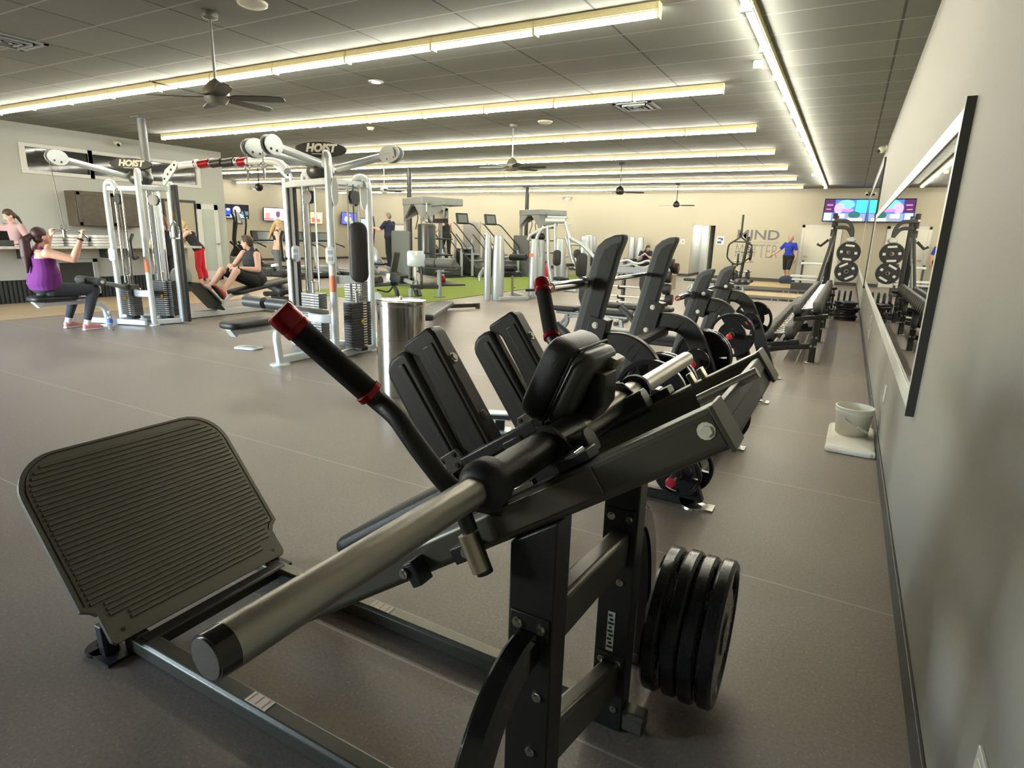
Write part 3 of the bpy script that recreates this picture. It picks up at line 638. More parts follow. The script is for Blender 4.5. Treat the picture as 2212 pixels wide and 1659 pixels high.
b=B(); b.box(I(.46,.05,1.24),(.02,.47,.03),basis(U,YY,NW)); P('rod_stop',b,BLK,bev=.003)
# curved outriggers with plate-storage pegs
for s in (-1,1):
    pts=[(-.452,YC+s*d,z) for d,z in ((.29,.655),(.36,.655),(.42,.635),(.47,.595),(.515,.535),(.555,.45),(.585,.34),(.605,.2),(.61,.03))]
    b=B(); b.rtube(fillet(pts,.06,3),.07,.05,up=(1,0,0)); og=P('curved_outrigger',b,BLKG,bev=.004)
    b=B(); b.lathe((-.452,YC+s*.61,0),(0,0,1),[(.06,0),(.06,.012),(.045,.016)],20); P('foot_pad',b,RUB,og)
    b=B(); b.cyl((-.42,YC+s*.51,.27),(-.17,YC+s*.51,.27),.0245,n=20); P('storage_peg',b,STEEL,og)
# sled: carriage, weight horns
for y in (1.055,1.425): b=B(); b.rtube([I(-.33,.10,y),I(.20,.10,y)],.05,.05,up=NW); P('carriage_rail',b,BLK,bev=.003)
b=B(); b.rtube([I(-.2,.09,1.05),I(-.2,.09,1.43)],.05,.06,up=U); P('carriage_crossbar',b,BLK,bev=.003)
b=B(); b.box(I(.0,.085,1.24),(.22,.34,.012),basis(U,YY,NW)); P('carriage_plate',b,BLK,bev=.003)
h0,h1=V((-.492,.296,1.042)),V((-.46,2.14,1.038)); hd=(h1-h0).normalized()
def HP(y): return h0+(h1-h0)*((y-.296)/(2.14-.296))
b=B(); b.cyl(HP(.318),HP(.80),.0255,n=32); hn=P('weight_horn',b,SATIN,label='bare satin steel weight horn')
b=B(); b.cyl(HP(.296),HP(.318),.0252,n=32); P('end_cap',b,BLKG,hn); b=B(); b.cyl(HP(.2945),HP(.297),.022,n=32); P('cap_face',b,SATIN,hn)
b=B(); b.cyl(HP(1.59),HP(2.14),.0255,n=28); hn2=P('weight_horn',b,SATIN,label='bare satin steel weight horn'); b=B(); b.cyl(HP(2.139),HP(2.15),.024,n=28); P('end_cap',b,BLKG,hn2)
b=B(); b.lathe(HP(.80),-hd,[(.0445,-.02),(.046,.0),(.045,.012),(.036,.028),(.027,.034)],32); P('horn_collar',b,RUB)
b=B(); b.lathe(HP(1.575),hd,[(.0445,-.005),(.046,.005),(.045,.012),(.027,.018)],32); P('horn_collar',b,RUB)
b=B(); b.cyl(HP(.80),HP(1.16),.034,n=28); P('horn_tube',b,BLK)
b=B(); b.cyl(HP(1.16),HP(1.58),.031,n=28); P('horn_tube',b,SATIN)
for y,s in ((1.03,-1),(1.45,1)):
    b=B(); b.prism([I(-.0,.06,y),I(.19,.06,y),I(.15,.16,y),I(.12,.175,y),I(.06,.16,y)],YY*s,.012); P('horn_bracket',b,BLK,bev=.002)
for y in (1.52,):
    b=B(); b.box(HP(y)+NW*.036-U*.012,(.016,.016,.02),basis(U,YY,NW)); P('set_screw',b,WPL,bev=.002)
for y in (.965,1.515):                       # roller guides riding on each beam
    for s0 in (-.22,.2):
        b=B(); b.box(I(s0,.087,y),(.07,.05,.02),basis(U,YY,NW)); g=P('roller_guide',b,BLK,bev=.003)
        b=B(); b.cyl(I(s0,.092,y-.02),I(s0,.092,y+.02),.014,n=14); P('roller',b,CHROME,g)
    b=B(); b.box(I(.055,.083,y-.012),(.09,.02,.012),basis(U,YY,NW)); P('stop_catch',b,STEEL,bev=.002)
for s0,y in ((.33,1.50),(.30,1.50)):
    b=B(); b.box(I(s0,.088,y),(.012,.03,.03),basis(U,YY,NW)); P('catch_tab',b,STEEL,bev=.002)
# lock pin under the near horn
b=B(); b.cyl(I(-.043,.10,.895),I(-.05,.055,.895),.0165,n=18); b.cyl(I(-.052,.05,.895),I(-.066,-.032,.895),.017,n=18); P('lock_post',b,BLK)
b=B(); b.cyl(I(-.053,.055,.885),I(-.064,-.022,.885),.0175,n=20); P('lock_sleeve',b,mat('brass_sleeve',(.50,.44,.32),.35,metal=.8)); b=B(); b.box(I(-.1,.02,.915),(.05,.04,.035),basis(U,YY,NW)); P('lock_block',b,BLK,bev=.003)
bolt(I(-.085,.02,.897),(0,-1,0),.01,.01,None,CHROME,True,name='lock_bolt').parent=None
o=bpy.data.objects['lock_bolt']; o.parent=hs
o.data.transform(M.Translation(-hs.location))
b=B(); b.box(I(-.247,.02,.91),(.03,.04,.055),basis(U,YY,NW)); b.cyl(I(-.262,.03,.885),I(-.262,.03,.925),.012,n=12); P('stop_bracket',b,BLK,bev=.003)
bolt(I(-.262,.03,.885),(0,-1,0),.008,.006,hs,CHROME,True)
# shoulder pads
VINS=mat('smooth_vinyl',(.028,.027,.023),.42,bump=.12,scale=420)
PLASS=mat('moulded_shell',(.026,.025,.021),.38,bump=.12,scale=420)
for y0 in (1.04,1.41):
    t=.042
    prof=[(-.185,.13),(-.098,.13),(-.098,.462),(-.125,.468)]+[(-.185+.045*(1-math.cos(math.radians(a))),.468-.045+.045*math.sin(math.radians(a))) for a in (78,55,30,8)]
    b=B(); b.prism([I(s,n,y0) for s,n in prof],YY,t); sp=P('shoulder_pad',b,VINS,bev=.012,ang=50)
    b=B(); b.prism([I(s,n,y0-.004) for s,n in ((-.135,.15),(-.115,.15),(-.122,.44),(-.137,.44))],YY,.006); P('pad_ridge',b,mat('pad_ridge_vinyl',(.038,.037,.031),.4,bump=.1,scale=350),sp,bev=.003)
    b=B(); b.prism([I(s,n,y0-.006) for s,n in ((-.098,.12),(-.004,.12),(-.004,.455),(-.012,.474),(-.095,.474),(-.1,.46),(-.075,.43),(-.082,.2))],YY,.05); sh=P('pad_shell',b,PLASS,sp,bev=.007,ang=50)
    b=B(); b.prism([I(s,n,y0-.009) for s,n in ((-.046,.14),(-.018,.14),(-.018,.44),(-.05,.44))],YY,.01); P('shell_ridge',b,PLASS,sp,bev=.003)
    for n in (.39,.248): bolt(I(-.004,n,y0+.018),U,.009,.006,sp,STEEL,True)
    q=y0+.0-.02
    b=B(); b.prism([I(s,n,q) for s,n in ((-.146,.211),(-.09,.213),(-.082,.19),(-.097,.168),(-.158,.163),(-.16,.19))],YY,.008); mp=P('mount_plate',b,COATL,sp,bev=.002)
    for s,n in ((-.14,.2),(-.1,.203),(-.148,.175),(-.104,.178)): bolt(I(s,n,q),(0,-1,0),.005,.003,mp,BLK,True)
    b=B(); b.rtube([I(-.09,.175,q+.01),I(.12,.175,q+.01)],.025,.03,up=NW); P('pad_arm',b,BLK,sp,bev=.002)
    b=B(); b.box(I(.055,.15,q+.01),(.05,.03,.05),basis(U,YY,NW)); P('arm_clamp',b,BLK,sp,bev=.003)
    b=B(); b.rtube([I(-.15,.06,q+.02),I(-.15,.17,q+.02)],.03,.03,up=YY); P('pad_post',b,BLK,sp,bev=.002)
# head cushion
l=(U*.84+NW*.54).normalized(); tk=(U*.54-NW*.84).normalized(); c0=I(.099,.275,YC); R=basis(l,YY,tk)
b=B(); b.pad(c0+tk*.036,(.205,.215,.075),R,k=.45); hc=P('head_cushion',b,mat('grained_leather',(.02,.02,.019),.36,bump=.7,scale=500,spec=.5),bev=.004,ang=60)
b=B(); b.pad(c0+tk*.088+l*.004,(.19,.195,.05),R,k=.4); P('cushion_shell',b,mat('shell_plastic',(.05,.05,.042),.35,bump=.2,scale=400),hc,bev=.003,ang=60)
b=B(); b.tube([c0+tk*.07+l*x+YY*y for x,y in ((-.08,-.101),(.085,-.101),(.1,-.085),(.1,.085),(.085,.101),(-.08,.101),(-.1,.085),(-.1,-.085))],.003,6,closed=True); P('cushion_piping',b,VIN,hc)
b=B(); b.rtube([c0+tk*.115+l*.06,c0+tk*.14-l*.0,I(.05,.1,YC)],.04,.09,up=YY); P('cushion_bracket',b,BLK,bev=.004)
b=B(); b.box(c0+tk*.118+l*.05+YY*.06,(.07,.07,.03),R); P('adjuster_block',b,mat('block_grey',(.2,.19,.15),.35,metal=.5),bev=.008)
# long back pad lying on the incline
b=B(); b.pad(I(-.46,.125,1.235),(.60,.26,.055),basis(U,YY,NW),k=.6); bp_=P('back_pad',b,VIN,bev=.004,ang=60)
b=B(); b.box(I(-.43,.092,1.235),(.5,.2,.014),basis(U,YY,NW)); P('pad_board',b,BLK,bp_,bev=.003)
b=B(); b.rtube([I(-.65,.075,1.24),I(.0,.075,1.24)],.06,.04,up=NW); P('pad_spine',b,BLK,bev=.003)
# handles
for s in (-1,1):
    def Q(x,d,z): return V((x,YC+s*d,z))
    ring,tip=Q(-.767,.41,1.155),Q(-.86,.517,1.302); gd=(tip-ring).normalized()
    path=fillet([ring+gd*.02,ring-gd*.03,Q(-.705,.40,1.115),Q(-.655,.40,1.06),Q(-.58,.385,.975),Q(-.53,.30,.93)],.05,4)
    b=B(); b.tube(path,.0195,16); hd_=P('handle_bar',b,BLK)
    b=B(); b.cyl(ring,ring+gd*.168,.0235,n=24); P('foam_grip',b,FOAM,hd_)
    b=B(); b.lathe(ring-gd*.004,gd,[(.021,-.008),(.0262,-.006),(.0265,.006),(.0235,.008)],24); P('grip_ring',b,RED,hd_,label='red ring')
    b=B(); b.lathe(ring+gd*.165,gd,[(.0238,0),(.0262,.002),(.0262,.012),(.0253,.014),(.0262,.017),(.0262,.046),(.024,.05)],24); P('grip_cap',b,RED,hd_,label='red end cap')
# ---------------- weight plates (prototype kinds)
def plate_tri(name_parent,R_,t,m=RUBS,cap=True,holes=3,hubm=STEEL,grip=True):
    "black rubber plate with three grip openings; axis = local X, centred at origin"
    b=B(); n=60; ho=[]
    # outer disc built as sectors so that the grip holes are real openings
    ri,ro=R_*.15,R_; h0_,h1_=R_*.60,R_*.86
    rad=[(ri,t*.5),(R_*.28,t*.5),(R_*.30,t*.38),(h0_,t*.38),(h1_,t*.38),(R_*.88,t*.5),(R_*.96,t*.5),(R_,t*.3)]
    def hole(k): 
        a=(k+.5)/n*360%120; return grip and 36<a<84
    vs=[];m_=len(rad)
    for i in range(n):
        a=2*PI*i/n+PI/2
        for sx in (1,-1):
            for r,x in rad: vs.append(V((x*sx,r*math.cos(a),r*math.sin(a))))
    fs=[];W=2*m_
    for i in range(n):
        j=(i+1)%n; hl=hole(i); hp,hn_=hole(i-1),hole(i+1)
        for k in range(m_-1):
            if hl and k==3: continue
            fs.append((i*W+k,i*W+k+1,j*W+k+1,j*W+k)); fs.append((i*W+m_+k+1,i*W+m_+k,j*W+m_+k,j*W+m_+k+1))
        fs.append((i*W+m_-1,i*W+2*m_-1,j*W+2*m_-1,j*W+m_-1)); fs.append((i*W+m_,i*W,j*W,j*W+m_))
        if hl:
            fs.append((i*W+3,i*W+m_+3,j*W+m_+3,j*W+3)); fs.append((i*W+m_+4,i*W+4,j*W+4,j*W+m_+4))
            if not hp: fs.append((i*W+4,i*W+m_+4,i*W+m_+3,i*W+3))
            if not hn_: fs.append((j*W+3,j*W+m_+3,j*W+m_+4,j*W+4))
    b.add(vs,fs); mk('plate_disc',b,m,name_parent,ang=40)
    b=B(); b.ring((0,0,0),(1,0,0),R_*.15,.0255,t*1.04,28); mk('hub_ring',b,hubm,name_parent)
    return name_parent
storage=[('outermost','outermost of the four rubber plates stored low on the leg press'),('second','second plate in from the wall side, stored low on the leg press'),('third','third plate in from the wall side, stored low on the leg press'),('inner','innermost plate against the curved outrigger of the leg press')]
wp=plate_tri(thing('weight_plate',storage[0][1],'weight plate',(-.192,YC+.51,.262),0,'plates stored on the leg press'),.228,.046)
wp.rotation_euler=(.2,0,0)
for k,dx in ((1,.055),(2,.105),(3,.165)): dup(wp,(-.192-dx,YC+.51,.262-.004*(k%2)),None,storage[k][1]).rotation_euler=(.9*k,0,0)
# ================================================================ RIGHT SIDE: benches, dumbbells, racks
COLG=mat('column_shroud',(.075,.08,.082),.5,bump=.25,scale=300)
COLD=mat('column_side',(.017,.0175,.0175),.55,bump=.3,scale=300)
RUBD=mat('dull_rubber',(.03,.03,.028),.6,bump=.3,scale=150)
def olympic_bench(y0,y1,zt,zb,lab,pad_z,pad_x):
    t=thing('barbell_bench',lab,'weight bench',(-1.2,(y0+y1)/2,0),0,'barbell benches along the mirror wall')
    def P(n,b,m,par=None,**k): return mk(n,b,m,par or t,world=True,**k)
    for i,y in enumerate((y0,y1)):
        o=-1 if i==0 else 1                       # outer side of this upright
        def xb(z): return -1.08-(zt-z)*.22
        back=[(xb(z),z) for z in (.02,.6,zt-.12)]+[(xb(zt-.03)+.012,zt-.03),(xb(zt)+.005,zt)]
        front=[(xb(zt)-.05,zt-.006),(xb(zt)-.105,zt-.03),(xb(zt-.06)-.135,zt-.07),(xb(zt-.12)-.14,zt-.13)]+[(xb(z)-.14,z) for z in (.75,.74,.02)]
        b=B(); b.prism([(x,y-.042,z) for x,z in back+front],YY,.084); c=P('upright_column',b,COLG,bev=.012,ang=40)
        for s in (-1,1):
            ins=[(xb(z)-.012,z) for z in (.3,.6,zt-.13)]+[(xb(zt)-.02,zt-.045),(xb(zt)-.055,zt-.055),(xb(zt-.06)-.085,zt-.085),(xb(zt-.12)-.095,zt-.14)]+[(xb(z)-.095,z) for z in (.75,.3)]
            b=B(); b.prism([(x,y+s*.0425,z) for x,z in ins],YY*s,.002); P('side_panel',b,COLD,c,smooth=False)
        b=B(); b.box((xb(.87)+.0,y,.885),(.11,.10,.26),M.Rotation(.215,3,'Y')); k=P('frame_bracket',b,BLK,bev=.004)
        for dz,dx in ((.085,.008),(-.085,-.028)): bolt((xb(.87)+dx,y-.05,.885+dz),(0,-1,0),.014,.008,k,WPL,True)
        path=fillet([(-1.2,y,.86),(-1.03,y,.875),(-.93,y,.825),(-.86,y,.72),(-.80,y,.58),(-.70,y,.33),(-.58,y,.02)],.09,4)
        b=B(); b.rtube(path,.13,.06,up=YY); b2=P('arched_leg',b,BLK,bev=.005)
        b=B(); b.lathe((-.565,y,.006),(0,0,1),[(.001,.012),(.06,.012),(.075,.006),(.078,-.006)],24); b.box((-.51,y,.006),(.1,.09,.012)); P('foot_plate',b,STEEL,b2)
        b=B(); b.box2((-.672,y-.0335,.17),(-.638,y-.0325,.27)); P('leg_label',b,LBL,b2,smooth=False)
        b=B()
        for q in range(3): b.box2((-.668,y-.0345,.18+.03*q),(-.642,y-.0335,.202+.03*q))
        P('label_block',b,mat('label_print',(.2,.08,.05),.5),b2,smooth=False)
        b=B(); b.rtube([(-1.4,y,.03),(-.56,y,.03)],.06,.06); P('floor_rail',b,BLK,bev=.003)
        for (x,z,l) in ((-.845,.62,.20),(-.66,.20,.19)):
            for s in (-1,1):
                b=B(); b.cyl((x,y+s*.03,z),(x,y+s*(.03+l),z),.0235,n=18); pg=P('storage_peg',b,STEEL,b2)
                b=B(); b.lathe((x,y+s*(.03+l),z),(0,s,0),[(.025,-.012),(.027,-.01),(.027,.006),(.02,.009)],18); P('peg_cap',b,REDP,pg,label='red peg cap')
        # bar catch with gusset
        b=B(); b.prism([(xb(zb)-.14,y-.02,zb+.02),(xb(zb)-.19,y-.02,zb-.03),(xb(zb)-.19,y-.02,zb-.09),(xb(zb)-.13,y-.02,zb-.24)],YY,.04); P('bar_catch',b,DGR,bev=.004)
        b=B(); b.cyl((xb(zb)-.12,y,zb-.03),(xb(zb)-.06,y-.0,zb+.01),.02,n=12); P('catch_pin',b,BLK)
        b=B(); b.tube(fillet([(xb(.8)-.12,y,zb-.36),(xb(.8)-.18,y,zb-.30),(xb(.8)-.24,y,zb-.26)],.03),.024,12); P('lower_catch',b,COLG)
    b=B(); b.rtube([(-.62,y0,.06),(-.62,y1,.06)],.06,.06); P('rear_crossbar',b,BLK,bev=.003)
    b=B(); b.rtube([(-1.12,y0,.80),(-1.12,y1,.80)],.07,.07); P('middle_crossbar',b,BLK,bev=.003)
    ym=(y0+y1)/2
    b=B(); b.pad(((pad_x[0]+pad_x[1])/2,ym,pad_z),(pad_x[1]-pad_x[0],.30,.075)); P('bench_pad',b,mat('bench_vinyl',(.03,.032,.033),.4,bump=.3,scale=300),bev=.003,ang=60)
    b=B(); b.rtube([(pad_x[0]+.1,ym,pad_z-.07),(-1.12,ym,pad_z-.07)],.06,.06); P('pad_beam',b,BLK,bev=.003)
    b=B(); b.rtube([(pad_x[0]+.15,ym,pad_z-.1),(pad_x[0]+.1,ym,.03)],.06,.06); b.rtube([(pad_x[0]+.1,ym-.25,.03),(pad_x[0]+.1,ym+.25,.03)],.06,.05); P('front_leg',b,BLK,bev=.003)
    # bar on the catches
    xx=-1.27; h=thing('barbell','chrome olympic barbell with red-brown end caps racked on the '+('nearer' if y0<5 else 'farther')+' bench','barbell',(xx,ym,zb),0,'olympic barbells on the benches')
    b=B(); b.cyl((xx,ym-.67,zb),(xx,ym+.67,zb),.0145,n=14); mk('bar_shaft',b,CHROME,h,world=True)
    for s in (-1,1):
        b=B(); b.cyl((xx,ym+s*.66,zb),(xx,ym+s*1.1,zb),.026,n=24); b.cyl((xx,ym+s*.66,zb),(xx,ym+s*.69,zb),.036,n=24); sl=mk('sleeve',b,CHROME,h,world=True)
        b=B(); b.cyl((xx,ym+s*1.1,zb),(xx,ym+s*1.103,zb),.022,n=20); ec=mk('end_cap',b,mat('brown_red_cap',(.22,.06,.03),.4),sl,world=True)
        b=B(); b.box((xx,ym+s*1.104,zb),(.036,.002,.006),M.Rotation(-.6,3,'Y')); mk('cap_slot',b,LBL,ec,world=True,smooth=False)
    return t
olympic_bench(3.22,4.37,1.475,1.205,'tall black military press bench station nearest the camera with arched rear legs',.46,(-2.0,-1.28))
olympic_bench(5.85,7.02,1.205,.955,'lower flat press bench station behind the tall one, with arched rear legs',.425,(-2.5,-1.38))
wps={}
def bplate(x,y,z,r,t,lab,rot=0,grp='plates on the barbell benches'):
    k=(round(r,3),round(t,3))
    if k not in wps: o=plate_tri(thing('weight_plate',lab,'weight plate',(x,y,z),PI/2,grp),r,t,grip=r>.12); wps[k]=o
    else: o=dup(wps[k],(x,y,z),None,lab,group=grp)
    o.rotation_euler=(rot,0,PI/2); return o
bplate(-.845,3.13,.617,.205,.045,'large grip plate on the upper peg of the nearest bench leg',.5)
bplate(-.845,3.335,.617,.205,.045,'large grip plate on the inner side of the nearest bench leg',1.2)
bplate(-.845,3.395,.617,.205,.045,'second large grip plate on the inner side of the nearest bench leg',.2)
bplate(-.66,3.15,.198,.13,.03,'small plate low on the nearest bench leg',.2)
bplate(-.66,3.30,.198,.165,.036,'medium plate low on the inner side of the nearest bench leg',.2)
bplate(-.845,4.27,.617,.095,.028,'small plate with red cap on the second bench leg',0)
bplate(-.845,4.47,.617,.205,.045,'large plate behind the small one on the second bench leg',.8)
bplate(-.845,4.53,.617,.205,.045,'outer large plate behind the small one on the second bench leg',.1)
bplate(-.66,4.27,.198,.165,.036,'medium plate low on the second bench leg',.4)
bplate(-.66,4.46,.198,.205,.045,'large plate low behind the second bench leg',.4)
bplate(-.845,5.75,.617,.205,.045,'large three-grip plate facing the camera on the third bench leg',0)
bplate(-.66,5.75,.198,.165,.036,'medium plate low on the third bench leg',0)
bplate(-.845,6.93,.617,.095,.028,'small plate with red cap on the fourth bench leg',0)
bplate(-.845,7.13,.617,.205,.045,'large plate behind the fourth bench leg, nearest the dumbbell rack',.5)
# ---- dumbbell rack
t=thing('dumbbell_rack','long two-tier black dumbbell rack standing along the mirror','rack',(-.4,11,0))
def P(n,b,m,par=None,**k): return mk(n,b,m,par or t,world=True,**k)
for y in (8.25,10.1,11.95,13.75):
    b=B(); b.rtube([(-.235,y,0),(-.235,y,.55)],.11,.075,up=(1,0,0)); up=P('rack_upright',b,BLK,bev=.004)
    b=B(); b.box((-.235,y,.006),(.18,.12,.012)); P('foot_plate',b,STEEL,up,bev=.003)
    for z in (.22,.33): 
        for dx in (-.025,.025): bolt((-.235+dx,y-.056,z),(0,-1,0),.012,.008,up,STEEL,True)
    b=B(); b.rtube(fillet([(-.27,y,.215),(-.55,y,.17),(-.75,y,.12),(-.80,y,.02)],.08,4),.07,.07,up=YY); P('rack_leg',b,BLK,bev=.004)
    b=B(); b.beam((-.12,y,.60),(-.50,y,.53),.08,.05); P('upper_arm',b,BLK,bev=.004)
    b=B(); b.beam((-.40,y,.255),(-.78,y,.185),.08,.05); P('lower_arm',b,BLK,bev=.004)
for (x,z,n) in ((-.27,.59,'tray_rail'),(-.46,.555,'tray_rail'),(-.55,.245,'tray_rail'),(-.74,.21,'tray_rail')):
    b=B(); b.box2((x-.03,8.2,z-.01),(x+.03,13.85,z)); b.box2((x-.036,8.2,z-.01),(x-.03,13.85,z+.035)); P(n,b,BLK,bev=.003)
DBH=mat('dumbbell_head_rubber',(.055,.052,.045),.5,bump=.3,scale=120)
DBS=mat('dumbbell_handle',(.72,.70,.64),.25,metal=.85)
def db_proto(r,w):
    o=thing('dumbbell','x','dumbbell')
    b=B(); b.lathe((0,0,0),(1,0,0),[(.014,-.07),(.0155,-.03),(.0165,0),(.0155,.03),(.014,.07)],14); mk('handle',b,DBS,o)
    for s in (-1,1):
        b=B(); b.lathe((s*(.066+w/2),0,0),(1,0,0),[(r*.5,-w/2),(r*.9,-w/2),(r,-w*.38),(r,w*.38),(r*.9,w/2),(r*.5,w/2)],12); h=mk('head',b,DBH,o,ang=50)
        b=B(); b.cyl((s*(.066+w),0,0),(s*(.067+w),0,0),r*.45,n=16); mk('weight_disc',b,mat('weight_disc',(.16,.13,.11),.4),h)
    return o
n=24
for tier,(x,z,r0) in enumerate(((-.365,.585,.083),(-.645,.24,.095))):
    pr=db_proto(r0,.09+.015*tier); 
    for k in range(n):
        y=8.36+k*(13.65-8.36)/(n-1); R_=r0
        lab=(f'dumbbell {k+1} places along'.replace(f'{k+1} places along',f'in {ORD[k] if k<20 else ("twenty-"+ORD[k-20])} place from the near end of the {"upper" if tier==0 else "lower"} rack tier'))
        zz=z+r0*.98-.005; o=pr if k==0 else dup(pr)
        o.location=(x,y,zz); o.rotation_euler=(0,-.18,0); o['label']=lab; o['group']=('upper','lower')[tier]+' tier dumbbells'
# ---- plate-loaded rack by the mirror
t=thing('power_rack','tall black power rack with a curved arm beside the mirror and screen','rack',(-.2,14.6,0))
b=B(); b.rtube([(-.36,14.3,0),(-.36,14.3,2.08)],.09,.09); po=P('rack_post',b,BLK,bev=.004)
for z in (1.95,1.78,1.60,1.2): bolt((-.385,14.255,z),(0,-1,0),.016,.008,po,WPL,True); 
b=B(); b.rtube([(-.36,15.5,0),(-.36,15.5,2.08)],.09,.09); P('rack_post',b,BLK,bev=.004)
b=B(); b.rtube([(-.36,14.3,2.0),(-.36,15.5,2.0)],.07,.07); P('rack_crossbar',b,BLK,bev=.004)
for dz,w in ((1.93,.1),(1.80,.05)):
    b=B(); b.rtube(fillet([(-.36,14.28,dz),(-.10,14.28,dz),(-.01,14.28,dz-.16),(-.005,14.28,1.62)],.14,5),.07,w,up=YY); P('curved_arm',b,DGR,bev=.004)
b=B(); b.cyl((-.005,14.2,1.56),(-.005,14.34,1.56),.05,n=18); b.sph((-.05,14.25,1.56),.045); b.sph((.04,14.25,1.56),.045); P('arm_joint',b,SIL)
b=B(); b.rtube([(-.005,14.28,1.56),(-.01,14.28,.75)],.06,.06); P('hanging_arm',b,DGR,bev=.004)
b=B(); b.rtube([(-.33,14.1,1.70),(-.60,14.0,.05)],.05,.09,up=YY); P('diagonal_strut',b,DGR,bev=.004)
b=B(); b.rtube([(-.30,14.2,1.62),(-.52,14.4,.3)],.04,.05,up=YY); P('diagonal_strut',b,SILD,bev=.004)
b=B(); b.rtube([(-.42,14.3,1.55),(-.55,14.28,1.42),(-.62,14.28,1.46)],.05,.06,up=YY); P('bar_hook',b,BLK,bev=.004)
b=B(); b.rtube([(-.7,14.2,.04),(.2,14.2,.04)],.07,.07); P('floor_rail',b,BLK,bev=.004)
b=B(); b.rtube([(-.36,14.3,.04),(-.36,15.5,.04)],.07,.07); P('floor_rail',b,BLK,bev=.004)
for z in (1.31,.965): b=B(); b.cyl((-.01,14.25,z),(-.01,13.95,z),.024,n=16); P('weight_peg',b,CHROME)
BWH=mat('plate_white_paint',(.7,.7,.68),.5)
def hang_plate(x,y,z,lab,rot):
    o=thing('weight_plate',lab,'weight plate',(x,y,z),0,'plates hung on the power rack')
    b=B(); b.lathe((0,0,0),(0,1,0),[(.026,-.022),(.06,-.024),(.065,-.016),(.17,-.016),(.18,-.024),(.212,-.022),(.216,0),(.212,.022),(.026,.022)],40,closed=True); mk('plate_disc',b,RUB,o)
    b=B(); b.ring((0,-.02,0),(0,1,0),.042,.026,.014,24); mk('hub_ring',b,STEEL,o)
    R=M.Rotation(rot,3,'Y')
    for (px,pz,w,h) in ((0,.135,.16,.04),(0,-.135,.16,.04),(-.13,0,.05,.05),(.13,0,.05,.05)): b=B(); b.box(R@V((px,-.0185,pz)),(w,.004,h),R); mk('raised_marking',b,BWH,o,bev=.001,label='white painted raised bar')
    return o
hang_plate(-.02,14.0,1.31,'upper hanging black plate with four white bars on the power rack',.08); hang_plate(-.008,13.97,.94,'lower hanging black plate with slanted white bars on the power rack',-.5)
for k,(dx,dy) in enumerate(((0,0),(.01,-.01),(-.012,.0),(.015,.01),(.03,-.005),(-.02,.01),(.0,.012))):
    z=.028+.052*k; r=.205
    o=dup(wps[(.205,.045)],(.09+dx*1.5,13.62+dy,z),None,f'{ORD[k]} plate up from the floor in the flat stack by the mirror',group='plates stacked flat on the floor'); o.rotation_euler=(k,PI/2,0)
# vertical plate toaster rack
t=thing('plate_rack','low black toaster rack for plates behind the flat stack','rack',(-.1,14.9,0))
b=B(); b.box2((-.28,14.75,.0),(.26,15.2,.08)); mk('rack_base',b,BLK,t,world=True,bev=.004)
for k in range(5): b=B(); b.tube([(-.24+.11*k,14.8,.08),(-.24+.11*k,14.8,.26),(-.24+.11*k,15.15,.26),(-.24+.11*k,15.15,.08)],.012,8); mk('divider',b,BLK,t,world=True)
for k in range(4): o=dup(wps[(.205,.045)],(-.185+.11*k,14.97,.29),None,f'{ORD[k]} upright plate from the post in the low toaster rack',group='plates in the toaster rack'); o.rotation_euler=(k*.7,0,0)
# ---- lifting platforms
RBT=mat('platform_rubber',(.05,.05,.047),.6,bump=.3,scale=200)
for k,(ya,yb,lab) in enumerate(((at(1650,648,Z=0).y,at(1650,630,Z=.05).y,'nearer lifting platform with a maple strip'),(at(1650,629,Z=0).y,at(1650,610,Z=.05).y+.5,'farther lifting platform with a maple strip near the far wall'))):
    t=thing('lifting_platform',lab,'platform',(-2.1,(ya+yb)/2,0)); yw=ya+(yb-ya)*.33
    for (n,q,m) in (('rubber_front',((-3.3,ya,0),(-.9,yw,.05)),RBT),('maple_board',((-3.3,yw,0),(-.9,yb-.1,.048)),WOOD),('rubber_back',((-3.3,yb-.1,0),(-.9,yb+.0,.05)),RBT)): b=B(); b.box2(*q); mk(n,b,m,t,world=True,bev=.004)
    for q in (-1.6,-1.45,-1.2,-1.0): b=B(); b.cyl((q,ya-.004,.025),(q,ya,.025),.02,n=10); mk('anchor_bolt',b,STEEL,t,world=True)
    b=B(); b.box2((-1.35,ya-.003,.0),(-.9,ya+.1,.055)); mk('edge_clamp',b,BLK,t,world=True,bev=.003)
# ---- hex bar on a plate tree
Y=20
t=thing('plate_tree','tall black plate storage tree standing before the wall lettering','rack',(-2.93,Y,0))
b=B(); b.cyl((-2.93,Y,0),(-2.78,Y,1.62),.045,n=14); P('tree_post',b,BLK)
for z in (.25,.55,.85,1.15): 
    for s in (-1,1): b=B(); b.cyl((-2.93+z*.09,Y,z),(-2.93+z*.09+s*.3,Y,z+.03),.022,n=10); P('tree_peg',b,STEEL)
b=B(); b.box2((-3.2,Y-.25,0),(-2.6,Y+.25,.04)); P('tree_base',b,BLK,bev=.005)
b=B()
for k in range(7): b.ring((-2.90+.09*(1.1+.06*k)+.02,Y,1.1+.07*k),(.1,0,1),.058,.044,.02,14)
P('ring_notch',b,BLK)
for k,(x,z,r) in enumerate(((-2.66,1.1,.2),(-3.02,.92,.17),(-2.68,.42,.21),(-3.05,.40,.2))):
    o=dup(wps[(.205,.045)],(x,Y-.0,z),None,('upper','middle','lowest','inner lower')[k]+' plate hung on the plate tree by the lettering',group='plates on the plate tree'); o.rotation_euler=(k,0,PI*.06*k)
Y=19.6
t=thing('hex_bar','black hexagonal trap bar standing upright before the wall lettering','barbell',(-2.98,Y,0))
